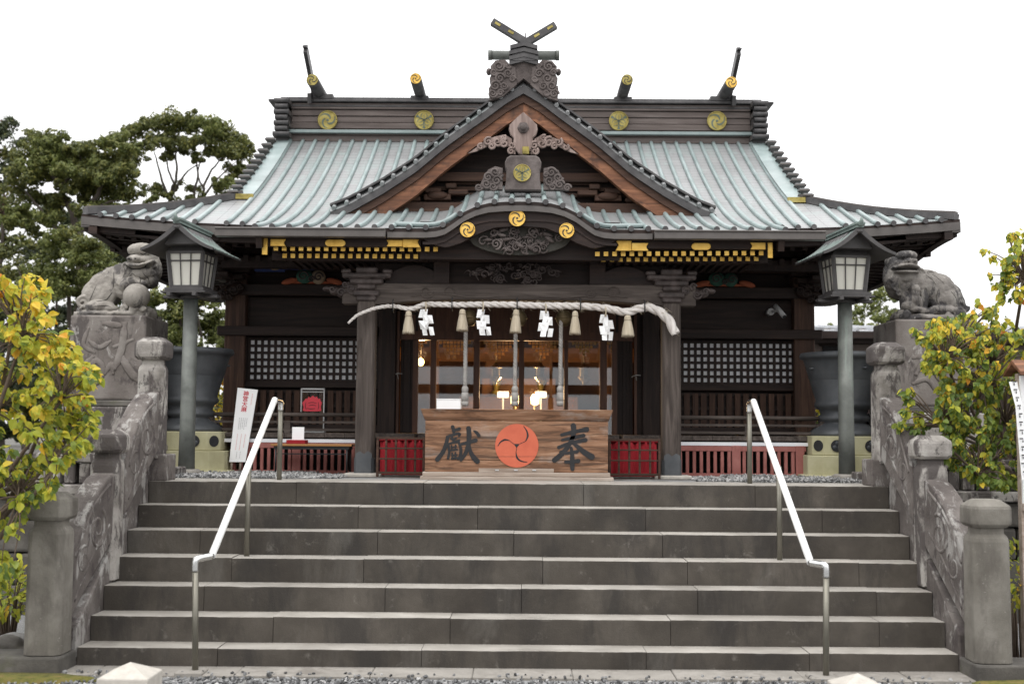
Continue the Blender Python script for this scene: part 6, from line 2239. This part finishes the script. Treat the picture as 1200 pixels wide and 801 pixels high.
# poster panel with red emblem on the veranda
Yq = 12.98
root = empty('poster_stand', (at(367, 500, Yq).x, Yq, FL), 'clear acrylic poster stand with a red crown-like emblem on the veranda', 'poster stand')
q = lambda x, y: at(255 + x / 6.164, 445 + y / 6.164, Yq)
m = MB()
a, b = q(606, 62), q(770, 232)
m.box((a.x, Yq - .004, b.z), (b.x, Yq + .004, a.z)); m.build('panel', ['acrylic'], root)
m = MB()
for x in (606, 770): p = q(x, 100); m.box((p.x - .006, Yq - .012, FL if x > 700 else b.z), (p.x + .006, Yq + .012, a.z))
m.box((a.x, Yq - .012, a.z - .012), (b.x, Yq + .012, a.z + .004)); m.box((a.x + .01, Yq - .008, q(0, 84).z), (b.x - .01, Yq + .008, q(0, 78).z))
p = q(690, 380); m.box((p.x - .12, Yq - .06, FL - .001), (p.x + .13, Yq + .06, FL + .015))
m.build('frame', ['cctv'], root, bevel=.002)
m = MB()
ol = [(640, 132), (648, 140), (660, 118), (668, 130), (690, 112), (706, 128), (718, 118), (728, 138), (740, 132), (744, 150), (755, 162), (746, 190), (750, 222), (730, 226), (640, 226), (616, 222), (622, 195), (612, 165), (626, 150)]
m.prism([(q(*p).x, q(*p).z) for p in ol], 'y', Yq - .010, Yq - .0055)
e = m.build('emblem', ['red_print'], root)
m = MB()
for pts in (((648, 205), (675, 209), (706, 205)), ((640, 160), (636, 190), (642, 215)), ((728, 160), (732, 190), (726, 215)), ((655, 168), (685, 162), (716, 168)), ((660, 185), (685, 181), (712, 185))):
    brush(m, [(q(*p).x, q(*p).z) for p in pts], [.004, .007, .004], Yq - .0104, .0015)
m.build('emblem_lines', ['ink'], e)

# folding table, red cloth, white paper
Yt = 12.18
a, b = at(317, 519, Yt), at(412, 521, Yt)
zt_ = (a.z + b.z) / 2
root = empty('folding_table', ((a.x + b.x) / 2, Yt, PLAT), 'low folding table with a brown edge and black legs before the slatted skirt', 'table')
m = MB(); m.box((a.x, Yt, zt_ - .022), (b.x, Yt + .32, zt_)); m.build('tabletop', ['tabletop'], root, bevel=.003)
m = MB(); m.box((a.x + .03, Yt + .02, zt_ - .055), (b.x - .03, Yt + .04, zt_ - .0225)); m.box((a.x + .03, Yt + .28, zt_ - .055), (b.x - .03, Yt + .30, zt_ - .0225)); m.bar((a.x + .05, Yt + .03, zt_ - .10), (b.x - .05, Yt + .03, zt_ - .10), .012, .012); m.build('apron', ['black_metal'], root)
for x in (a.x + .05, b.x - .05):
    for y in (Yt + .03, Yt + .29):
        m = MB(); m.tube([(x, y, PLAT), (x, y, zt_ - .04)], .010, 8); m.build('leg', ['black_metal'], root)
p, q_ = at(336, 518, Yt + .06), at(358, 518, Yt + .06)
m = MB(); m.box((p.x, Yt + .03, zt_), (q_.x, Yt + .22, zt_ + .04)); tag(m.build('red_tray', 'redcloth', origin=((p.x + q_.x) / 2, Yt + .12, zt_), bevel=.004), 'red cloth-covered tray on the folding table', 'tray')
p, q_ = at(342.5, 500, Yt + .1), at(356.5, 500, Yt + .1)
m = MB(); m.box((p.x, Yt + .10, zt_ + .0405), (q_.x, Yt + .106, p.z), 0, None); m.prism([(Yt + .107, zt_ + .041), (Yt + .16, zt_ + .041), (Yt + .107, p.z - .03)], 'x', p.x + .04, p.x + .05, 0)
tag(m.build('paper_notice', 'paper', origin=((p.x + q_.x) / 2, Yt + .1, zt_ + .04)), 'small white paper notice standing on the red tray', 'notice')

# ------------------------------------------------------------------ notice board at the right edge
Yn = 9.5
root = empty('notice_board', (at(1215, 560, Yn).x, Yn, 0), 'white notice board with a small brown roof at the right edge', 'notice board')
a, b = at(1196, 440, Yn), at(1250, 590, Yn)
m = MB(); m.box((a.x, Yn, b.z), (b.x, Yn + .03, a.z)); pn = m.build('panel', ['paper'], root)
m = MB()
for x in (a.x + .03, b.x - .03): m.box((x - .035, Yn + .032, -.05), (x + .035, Yn + .10, a.z + .02))
m.box((a.x - .005, Yn - .01, b.z - .06), (b.x + .005, Yn + .031, b.z - .001))
m.build('post', ['boxgrey'], root, bevel=.004)
m = MB()
cxr, zr = (a.x + b.x) / 2, a.z
hw = (b.x - a.x) / 2 + .05
m.prism([(Yn - .12, zr + .0), (Yn + .05, zr + .09), (Yn + .22, zr + .0), (Yn + .22, zr + .03), (Yn + .05, zr + .13), (Yn - .12, zr + .03)], 'x', cxr - hw, cxr + hw)
m.build('small_roof', ['redbrown'], root, bevel=.004)
m = MB()
tp = [at(1182.5, 447, Yn - .08), at(1192, 447, Yn - .05), at(1203, 562, Yn - .05), at(1197.5, 562, Yn - .08)]
mid = [at(1190, 475, Yn - .10), at(1198, 475, Yn - .07)]
vs = [tp[0], tp[1], mid[0], mid[1], tp[3], tp[2]]
vs2 = [v + Vector((0, .004, 0)) for v in vs]
m.add(vs + vs2, [(2, 3, 1, 0), (4, 5, 3, 2), (6, 7, 9, 8), (8, 9, 11, 10), (0, 6, 8, 2), (2, 8, 10, 4), (1, 3, 9, 7), (3, 5, 11, 9), (0, 1, 7, 6), (4, 10, 11, 5)])
cl = m.build('paper_strip', ['paper'], root)
m = MB()
for k in range(12):
    t = k / 12
    c0 = (tp[0] + tp[1]).lerp(mid[0] + mid[1], min(1, t * 4)) / 2 if t < .25 else (mid[0] + mid[1]).lerp(tp[2] + tp[3], (t - .25) / .75) / 2
    m.cbox(c0 + Vector((random.uniform(-.006, .006), -.018, 0)), (.028, .002, .010), 0); m.cbox(c0 + Vector((random.uniform(-.006, .006), -.018, -.02)), (.008, .002, .022), 0)
m.build('lettering', ['ink'], cl)

# ------------------------------------------------------------------ annex building on the right, behind
Ya = 19.0
root = empty('annex_building', (7.2, 21, PLAT), 'low pinkish annex building with a pale metal roof behind the hall', 'building')
x0, x1 = at(940, 400, Ya).x, 11.0
ze = at(990, 389, Ya).z
m = MB(); m.box((x0 + .3, Ya + .5, PLAT - .1), (x1 - .3, Ya + 4.5, ze + .1)); wl_ = m.build('wall', ['annex_wall'], root)
m = MB()
m.prism([(Ya, ze - .05), (Ya, ze + .03), (Ya + 2.5, ze + .30), (Ya + 5, ze + .03), (Ya + 5, ze - .05), (Ya + 2.5, ze + .18)], 'x', x0, x1, 0)
x = x0 + .05
while x < x1:
    m.bar((x, Ya - .02, ze + .045), (x, Ya + 2.5, ze + .32), .04, .05, 0); x += .28
m.box((x0, Ya - .03, ze - .10), (x1, Ya + .03, ze + .01), 1)
m.box((x0 + .1, Ya + .1, ze - .16), (x1 - .1, Ya + .499, ze - .06), 1)
m.build('roof', ['annex_roof', 'dark_x'], root)
p, q_ = at(964, 409, Ya + .5), at(986, 420, Ya + .5)
m = MB(); m.box((p.x, Ya + .47, q_.z - .05), (q_.x, Ya + .498, p.z + .05)); wd = m.build('window', ['ink'], root)
m = MB(); m.box((p.x - .05, Ya + .44, p.z + .05), (q_.x + .05, Ya + .499, p.z + .10)); m.box((p.x - .05, Ya + .44, q_.z - .10), (q_.x + .05, Ya + .499, q_.z - .05)); m.build('frame', ['dark_x'], wd)
m = MB(); m.box((x0 + .3, Ya + .45, PLAT), (x1 - .3, Ya + .499, zat(450, Ya))); m.build('lower_boarding', ['dark_x'], root)

# ------------------------------------------------------------------ gate behind the camera: it shows in the glass doors
Yg_ = -12.0
root = empty('shrine_gate', (0, Yg_, 0), 'dark timber gate facing the hall, mirrored in the glass doors', 'gate')
for s in (-1, 1):
    m = MB(); m.lathe([(.26, -.02), (.24, 4.2)], (s * 3.9, Yg_, 0), 16); m.build('post', ['dark_z'], root)
m = MB(); m.box((-4.9, Yg_ - .12, 3.02), (4.9, Yg_ + .12, 3.34)); m.build('tie_beam', ['dark_x'], root)
m = MB(); m.box((-5.1, Yg_ - .2, 3.93), (5.1, Yg_ + .2, 4.3)); m.prism([(Yg_ - 1.5, 4.15), (Yg_, 5.4), (Yg_ + 1.5, 4.15), (Yg_ + 1.5, 4.3), (Yg_, 5.6), (Yg_ - 1.5, 4.3)], 'x', -5.6, 5.6); m.build('roof', ['dark_x'], root)

# ------------------------------------------------------------------ plants
def leaf(mb, p, d, nrm, L, Wd, mi=0, droop=.25):
    d = d.normalized()
    s = d.cross(nrm)
    if s.length < 1e-4: s = d.orthogonal()
    s.normalize(); nn = s.cross(d)
    b = p
    l0 = p + d * L * .17 + s * Wd * .36 + nn * Wd * .05; r0 = p + d * L * .17 - s * Wd * .36 + nn * Wd * .05
    mid = p + d * L * .45 - nn * Wd * .10
    l = p + d * L * .42 + s * Wd / 2 + nn * Wd * .08
    r = p + d * L * .42 - s * Wd / 2 + nn * Wd * .08
    l2 = p + d * L * .72 + s * Wd * .33 - nn * L * droop * .3; r2 = p + d * L * .72 - s * Wd * .33 - nn * L * droop * .3
    t = p + d * L - nn * L * droop
    k = len(mb.v)
    mb.v += [b, l, mid, r, l2, r2, t, l0, r0]
    for f in ((0, 7, 2), (7, 1, 2), (0, 2, 8), (8, 2, 3), (1, 4, 2), (2, 5, 3), (4, 6, 2), (2, 6, 5)):
        mb.f.append([k + i for i in f]); mb.m.append(mi); mb.s.append(False)


def rv(rnd): 
    while True:
        v = Vector((rnd.uniform(-1, 1), rnd.uniform(-1, 1), rnd.uniform(-1, 1)))
        if 0 < v.length < 1: return v


def bush(name, base, tips, L, label, seed, colour, nleaf=(5, 9), twig=.25, hubs=7):
    """broad-leaved bush: stems fan out to hubs, twigs from the hubs to the tips, leaves hang along the twigs"""
    rnd = random.Random(seed)
    root = empty(name, base, label, 'bush', 'broad-leaved autumn bushes')
    base = Vector(base)
    # hubs by simple clustering
    hub = [Vector(rnd.choice(tips)) for _ in range(hubs)]
    for _ in range(5):
        acc = [[Vector((0, 0, 0)), 0] for _ in hub]
        for t in tips:
            i = min(range(len(hub)), key=lambda j: (hub[j] - t).length)
            acc[i][0] += t; acc[i][1] += 1
        hub = [a[0] / a[1] if a[1] else hub[i] for i, a in enumerate(acc)]
    st, lf = MB(), MB()
    for h in hub:
        h2 = h - Vector((0, 0, .12))
        mid = base.lerp(h2, .5) + Vector((rnd.uniform(-.12, .12), rnd.uniform(-.1, .1), .12))
        st.tube(smooth_path([base + rv(rnd) * .05, mid, h2], 6), [.026 - .0013 * i for i in range(13)], 6)
    for t in tips:
        i = min(range(len(hub)), key=lambda j: (hub[j] - t).length)
        h = hub[i] - Vector((0, 0, .12))
        m_ = h.lerp(t, .55) + rv(rnd) * .05 + Vector((0, 0, .04))
        P = smooth_path([h, m_, t], 4)
        st.tube(P, [.008 - .0007 * k for k in range(len(P))], 4, 0, False)
        n = rnd.randint(*nleaf)
        out = (t - base); out.z *= .3
        out.normalize()
        for k in range(n):
            u = rnd.uniform(.0, 1.0) ** .6
            p = P[-1].lerp(P[-2], (1 - u) * 2.2) + rv(rnd) * L * .35
            d = out * rnd.uniform(.0, .8) + rv(rnd) * .75 + Vector((0, 0, -.75))
            nrm = Vector((rnd.uniform(-.5, .5), rnd.uniform(-.9, .1), rnd.uniform(.2, 1)))
            ll = L * rnd.uniform(.6, 1.2)
            leaf(lf, p, d, nrm, ll, ll * rnd.uniform(.58, .76), colour(p, rnd), rnd.uniform(.1, .35))
    st.build('stem', ['twig'], root)
    lf.build('foliage', ['leaf_yellow', 'leaf_lime', 'leaf_green'], root, recalc=False)
    return root


rnd = random.Random(11)
def bound(tab, y):
    for i in range(len(tab) - 1):
        if tab[i][0] <= y <= tab[i + 1][0]:
            t = (y - tab[i][0]) / (tab[i + 1][0] - tab[i][0]); return lerp(tab[i][1], tab[i + 1][1], t)
    return None


tips = []
LB = [(322, 30), (332, 56), (350, 54), (375, 62), (400, 84), (425, 92), (445, 126), (460, 98), (480, 106), (505, 114), (530, 104), (548, 76), (580, 60), (610, 30), (690, 14)]
while len(tips) < 480:
    y = rnd.uniform(322, 690)
    if y > 580 and rnd.random() < .45: continue
    b = bound(LB, y)
    x = b - 10 - rnd.expovariate(1 / 75.0) if rnd.random() < .9 else b - 4
    if x < -170: continue
    Yq = 8.5 + rnd.uniform(-.35, .55) - .0012 * x
    tips.append(at(x, y - 6, Yq))
zc_l = zat(430, 8.5)
def colL(p, r):
    t = (p.z - zat(560, 8.5)) / (zat(350, 8.5) - zat(560, 8.5))
    k = r.random()
    if k < .15 + .75 * min(1, max(0, t)): return 0 if r.random() < .30 + .36 * t else 1
    return 1 if r.random() < .55 else 2
bush('autumn_bush', (-4.35, 8.75, 0), tips, .074, 'yellow autumn bush with broad drooping leaves at the left edge', 31, colL, (7, 11), hubs=12)

tips = []
RB = [(352, 1168), (365, 1150), (378, 1085), (388, 1078), (400, 1078), (430, 1074), (446, 1092), (462, 1100), (478, 1088), (495, 1092), (515, 1098), (540, 1096), (552, 1118), (575, 1150)]
while len(tips) < 640:
    y = rnd.uniform(352, 575)
    b = bound(RB, y)
    x = b + 6 + rnd.expovariate(1 / 70.0)
    if x > 1330: continue
    if y < 385 and x > 1120 and rnd.random() < .5: continue
    tips.append(at(x, y - 4, 10.05 + rnd.uniform(-.4, .45)))
for (x, y) in ((1064, 468), (1058, 482), (1052, 496), (1064, 500), (1074, 505), (1066, 455), (1060, 462), (1072, 490), (1080, 500), (1072, 388), (1070, 398)): 
    for _ in range(2): tips.append(at(x + rnd.uniform(-4, 6), y + rnd.uniform(-6, 3), 10.05 + rnd.uniform(-.1, .1)))
for i in range(70):      # the high branch at the frame edge
    tips.append(at(rnd.uniform(1172, 1235), rnd.uniform(266, 345), 9.9 + rnd.uniform(-.2, .2)))
for (x, y) in ((1162, 300), (1158, 322), (1150, 292), (1165, 335), (1148, 350)): tips.append(at(x, y, 9.9))
def colR(p, r):
    t = (p.z - zat(500, 10)) / (zat(370, 10) - zat(500, 10))
    k = r.random()
    if k < .06 + .22 * min(1, max(0, t)): return 0
    return 1 if r.random() < .30 + .2 * t else 2
bush('autumn_bush', (4.95, 12.0, PLAT - .03), tips, .066, 'broad-leaved green and yellow bush in front of the dark lion pedestal', 32, colR, (7, 11), hubs=14)


def tree(name, Y, clumps, limbs, label, leafm, size, dens, seed, trunk=None, spread=.5, group='trees behind the shrine'):
    """clumps: photograph (x, y, radius); limbs: pixel polylines with a base radius in metres"""
    rnd = random.Random(seed)
    base = at(trunk[0], trunk[1], Y); base.z = PLAT - .05
    root = empty(name, base, label, 'tree', group)
    lf, wd = MB(), MB()
    k = Y / F
    mats = leafm if isinstance(leafm, (list, tuple)) else [leafm]
    for (cx_, cy_, cr) in clumps:
        dep = rnd.uniform(-spread, spread)
        c = at(cx_, cy_, Y + dep)
        r = cr * k * 1.12
        ci = rnd.randrange(len(mats))
        subs = []
        for _ in range(max(9, int(20 * (cr / 22) ** 1.3))):
            v = rv(rnd); v.normalize()
            if v.z < -.35: v.z *= -.5
            subs.append((c + Vector((v.x * r * 1.05, v.y * r * .9, v.z * r * .85)) * rnd.uniform(.3, 1.15), r * rnd.uniform(.18, .44)))
        n = int(dens * 3.2 * (cr / 20) ** 2)
        for _ in range(n):
            sc, sr = rnd.choice(subs)
            v = rv(rnd); 
            L_ = v.length
            v = v / L_ * (L_ ** .6) * (1.25 if rnd.random() < .12 else 1)
            p = sc + Vector((v.x * sr, v.y * sr, v.z * sr * .8))
            d = (v + rv(rnd) * .9 + Vector((0, 0, .15))).normalized()
            s_ = size * .95 * rnd.uniform(.6, 1.3)
            a = d.orthogonal().normalized(); a.rotate(Matrix.Rotation(rnd.uniform(0, 6.28), 3, d)); b = d.cross(a)
            i0 = len(lf.v)
            lf.v += [p - a * s_ * .5, p + b * s_ * .30, p + a * s_ * .5 + d * s_ * .15, p - b * s_ * .30]
            lf.f.append([i0, i0 + 1, i0 + 2, i0 + 3]); lf.m.append(ci if rnd.random() < .85 else rnd.randrange(len(mats))); lf.s.append(False)
    for pts, r0 in limbs:
        P = [at(x, y, Y + rnd.uniform(-.25, .25)) for x, y in pts]
        P = smooth_path(P, 5)
        for i in range(1, len(P) - 1): P[i] = P[i] + rv(rnd) * r0 * .6
        wd.tube(P, [r0 * (1 - .75 * i / (len(P) - 1)) for i in range(len(P))], 7)
    P = [base] + [at(x, y, Y) for x, y in trunk[2]]
    wd.tube(smooth_path(P, 5), [trunk[3] * (1 - .5 * i / (5 * (len(P) - 1))) for i in range(5 * (len(P) - 1) + 1)], 10)
    wd.build('trunk', ['bark'], root)
    lf.build('crown', mats, root, recalc=False)
    return root


tree('broadleaf_tree', 27, [(163, 158, 17), (178, 152, 18), (196, 143, 19), (213, 152, 17), (205, 168, 18), (186, 170, 16), (240, 152, 20), (232, 168, 18), (258, 162, 20), (272, 172, 18), (283, 184, 15), (262, 182, 16),
                            (275, 205, 15), (268, 218, 14), (285, 200, 10), (170, 172, 12), (216, 180, 12), (246, 180, 12), (182, 224, 13), (192, 232, 12), (218, 222, 12), (252, 222, 13), (262, 232, 12), (176, 236, 10), (228, 234, 10), (150, 160, 14), (156, 175, 13), (160, 190, 12), (200, 184, 13), (226, 188, 11), (281, 196, 13), (288, 176, 12), (152, 196, 11), (222, 140, 13), (250, 148, 13)],
     [([(232, 262), (236, 235), (244, 205), (262, 182)], .05), ([(232, 262), (228, 232), (232, 200), (225, 175)], .045), ([(198, 262), (200, 230), (208, 200), (205, 170)], .055), ([(200, 235), (188, 205), (180, 175)], .04), ([(200, 230), (216, 205), (236, 190)], .035),
      ([(236, 235), (252, 212), (276, 190)], .035), ([(240, 222), (232, 205), (240, 172)], .03), ([(204, 215), (196, 195), (192, 165)], .03)],
     'tall dark green tree with an open crown and bare branches beside the hall roof', ['leaf_dark', 'leaf_mid', 'leaf_dark'], .085, 420, 5, (215, 500, [(215, 400), (216, 320), (222, 250)], .16), .5)
tree('broadleaf_tree', 25, [(44, 168, 20), (60, 172, 20), (28, 186, 18), (48, 192, 22), (72, 188, 18), (30, 206, 20), (58, 212, 24), (82, 206, 16), (96, 178, 16), (88, 190, 15), (112, 190, 16), (124, 172, 14), (138, 184, 18), (128, 200, 20), (148, 200, 14), (150, 214, 10), (108, 210, 18),
                            (120, 226, 22), (140, 232, 16), (104, 236, 18), (128, 248, 20), (146, 250, 12), (96, 222, 15), (20, 226, 20), (40, 236, 20), (60, 238, 16), (24, 250, 18), (50, 262, 18), (30, 272, 16), (14, 262, 14), (64, 256, 12), (100, 200, 20), (118, 196, 20), (140, 196, 18), (112, 215, 22), (135, 215, 20), (150, 228, 14), (75, 200, 20), (60, 185, 20), (90, 178, 16), (104, 184, 14), (134, 168, 16), (150, 176, 14), (84, 226, 16), (70, 240, 16), (100, 252, 16)],
     [([(95, 300), (80, 240), (60, 200), (50, 175)], .09), ([(90, 285), (105, 245), (125, 205), (136, 185)], .07), ([(95, 300), (60, 262), (30, 225)], .06), ([(98, 262), (120, 240), (140, 235)], .05), ([(70, 220), (88, 200), (96, 182)], .04)],
     'broad dark green tree with dense rounded clumps at the left', ['leaf_dark', 'leaf_dark', 'leaf_mid'], .085, 430, 6, (100, 480, [(100, 400), (97, 330), (94, 295)], .2), .6)
tree('broadleaf_tree', 23, [(62, 284, 18), (84, 278, 18), (104, 290, 18), (70, 300, 20), (92, 305, 22), (115, 306, 18), (52, 318, 18), (78, 325, 20), (104, 326, 20), (128, 316, 14), (40, 336, 18), (64, 345, 20), (90, 346, 20), (118, 338, 16), (30, 358, 16)],
     [([(84, 420), (82, 360), (70, 310)], .07), ([(84, 380), (100, 340), (106, 300)], .05)],
     'lighter green low tree behind the lion with the ball', ['leaf_mid', 'leaf_mid', 'leaf_dark'], .075, 430, 8, (84, 520, [(84, 460), (84, 410)], .12), .5)
tree('broadleaf_tree', 20, [(196, 352, 16), (214, 345, 16), (204, 372, 20), (226, 362, 20), (190, 392, 18), (214, 398, 20), (238, 384, 20), (252, 396, 16), (200, 418, 20), (228, 420, 20), (250, 424, 18), (262, 408, 12), (180, 356, 12), (238, 440, 16), (240, 350, 16), (256, 372, 16), (232, 338, 14), (250, 344, 13), (262, 388, 13), (212, 385, 18), (186, 410, 16), (264, 430, 13), (258, 358, 12)],
     [([(222, 470), (220, 420), (210, 370)], .06), ([(222, 450), (235, 410), (232, 370)], .05)],
     'bright mid-green tree between the lion with the ball and the hall wall', ['leaf_mid', 'leaf_dark', 'leaf_mid'], .065, 440, 9, (222, 520, [(222, 490), (222, 460)], .09), .5)
tree('broadleaf_tree', 30, [(-6, 158, 22), (8, 148, 16), (12, 170, 16), (-2, 185, 20), (10, 200, 16), (0, 218, 18), (8, 238, 14), (-10, 250, 20), (4, 280, 16), (18, 262, 10)],
     [([(0, 330), (4, 260), (6, 190)], .06), ([(4, 300), (20, 280), (36, 268)], .04), ([(2, 240), (14, 225), (24, 214)], .03)],
     'sparse rusty brown tree at the far left behind the broad dark tree', ['leaf_rust', 'leaf_deep', 'leaf_dark'], .085, 330, 10, (0, 500, [(0, 420), (0, 330)], .14), .5)
m_ = [(x + rnd.uniform(-6, 6), y + rnd.uniform(-6, 6), rnd.uniform(18, 25)) for y in (262, 296, 332) for x in (-14, 22, 60, 96, 128)] + [(x + rnd.uniform(-6, 6), y + rnd.uniform(-6, 6), rnd.uniform(20, 27)) for y in (368, 400, 432, 464) for x in (-20, 12, 44, 76, 108)] + [(x + rnd.uniform(-5, 5), y, 22) for y in (300, 335, 372, 410, 445) for x in (135, 165)] + [(150, 275, 16), (172, 290, 16), (186, 318, 15)]
tree('evergreen_tree', 31, m_, [([(66, 470), (66, 420), (66, 340)], .09), ([(20, 440), (40, 380), (50, 330)], .06), ([(26, 450), (22, 400), (18, 350)], .05)],
     'deep shadowy evergreen directly behind the lion with the ball', ['leaf_deep', 'leaf_deep', 'leaf_dark'], .12, 330, 12, (66, 520, [(66, 490), (66, 450)], .15), 1.2)
tree('evergreen_tree', 26, [(40, 300, 14), (20, 312, 14), (10, 330, 16), (44, 340, 12), (0, 300, 12), (140, 292, 14), (112, 268, 12), (150, 310, 14)] , [([(30, 420), (28, 350), (20, 310)], .05), ([(30, 360), (42, 320), (50, 300)], .03)],
     'thin dark tree with gaps of sky below the rusty brown tree', ['leaf_deep', 'leaf_dark'], .08, 230, 14, (30, 520, [(30, 470), (30, 410)], .09), .5)
tree('broadleaf_tree', 30, [(1008, 372, 15), (1024, 362, 15), (1040, 352, 13), (1032, 376, 15), (1012, 386, 14), (996, 384, 14), (1044, 372, 13), (1056, 384, 16), (1030, 345, 10), (984, 388, 12), (1070, 372, 14), (1090, 384, 16)],
     [([(1030, 430), (1030, 390), (1026, 360)], .05), ([(1030, 400), (1045, 375), (1050, 360)], .03)],
     'small pale green tree seen under the right eave beside the dark lion', ['leaf_mid', 'leaf_mid', 'leaf_dark'], .10, 230, 15, (1030, 500, [(1030, 460), (1030, 420)], .1), .5)

for side, x0, x1, lab in ((-1, -70, 250, 'low dark evergreen growth under the big trees at the left'), (1, 1030, 1260, 'low dark evergreen growth behind the dark lion pedestal')):
    cl = [(x + rnd.uniform(-6, 6), y + rnd.uniform(-5, 5), rnd.uniform(18, 24)) for y in (446, 478, 506) for x in range(x0, x1, 26)]
    xm = (x0 + x1) / 2
    tree('evergreen_tree', 22.5, cl, [([(xm, 520), (xm + 20, 490), (xm + 40, 460)], .05), ([(xm, 520), (xm - 30, 490), (xm - 60, 460)], .05)], lab, ['leaf_deep', 'leaf_dark', 'leaf_deep'], .10, 300, 60 + side, (xm, 520, [(xm, 505), (xm, 480)], .08), .4, 'low evergreens behind the terrace')


def shrub(Y, cx_, cy_, rx, ry, n, L, label, mi, seed, z0):
    rnd = random.Random(seed)
    c = at(cx_, cy_, Y); k = Y / F
    root = empty('shrub', (c.x, Y, z0), label, 'shrub')
    lf, sm = MB(), MB()
    for i in range(n):
        v = rv(rnd)
        p = Vector((c.x + v.x * rx * k, Y + v.y * rx * k, c.z + v.z * ry * k))
        if p.z < z0 + .01: p.z = z0 + .02
        d = v + rv(rnd) * .6 + Vector((0, 0, .2))
        leaf(lf, p, d, Vector((rnd.uniform(-1, 1), -1, 1)), L * rnd.uniform(.6, 1.2), L * .42, mi if rnd.random() < .7 else rnd.randrange(3))
        if i % 9 == 0: sm.tube([(c.x + v.x * .05, Y, z0 - .02), p.lerp(Vector((c.x, Y, z0)), .4), p], [.008, .006, .003], 4)
    sm.build('stem', ['twig'], root)
    lf.build('foliage', ['leaf_yellow', 'leaf_lime', 'leaf_green'], root, recalc=False)


shrub(15.6, 262, 470, 22, 45, 330, .10, 'yellow-leaved shrub behind the vessel and the white sign', 0, 51, PLAT)
shrub(15.6, 974, 492, 16, 18, 120, .09, 'small yellow shrub at the end of the railing below the annex', 0, 52, PLAT)
shrub(9.9, 12, 692, 30, 34, 260, .075, 'low olive shrub on the earth by the retaining wall, left', 1, 53, 0)
shrub(9.7, 1192, 676, 18, 44, 150, .07, 'low leafy shrub beside the stone post below the notice board', 1, 54, 0)
shrub(10.2, -40, 700, 40, 30, 200, .09, 'green shrub spreading at the foot of the retaining wall, left edge', 2, 55, 0)
# rocks
for i, (px, py, Y, r, lab) in enumerate(((22, 722, 9.6, .13, 'grey rounded rock beside the low olive shrub'), (6, 738, 9.3, .15, 'dark flat rock before the grey rounded rock'), (36, 740, 9.15, .09, 'small pale rock beside the post plinth'))):
    rnd = random.Random(i + 70)
    p = at(px, py, Y)
    bm = bmesh.new(); bmesh.ops.create_icosphere(bm, subdivisions=3, radius=1)
    for v in bm.verts:
        k = 1 + .35 * noise.noise(v.co * 1.3 + Vector((i * 7, 0, 0)))
        v.co = Vector((v.co.x * r * 1.35 * k, v.co.y * r * k, v.co.z * r * .75 * k))
    me = bpy.data.meshes.new('rock'); bm.to_mesh(me); bm.free(); me.materials.append(M['rock'] if i != 1 else M['stone_wall'])
    me.polygons.foreach_set('use_smooth', [True] * len(me.polygons))
    o = bpy.data.objects.new('rock', me); COL.objects.link(o); o.location = (p.x, Y, r * .35); tag(o, lab, 'rock', 'rocks by the staircase')
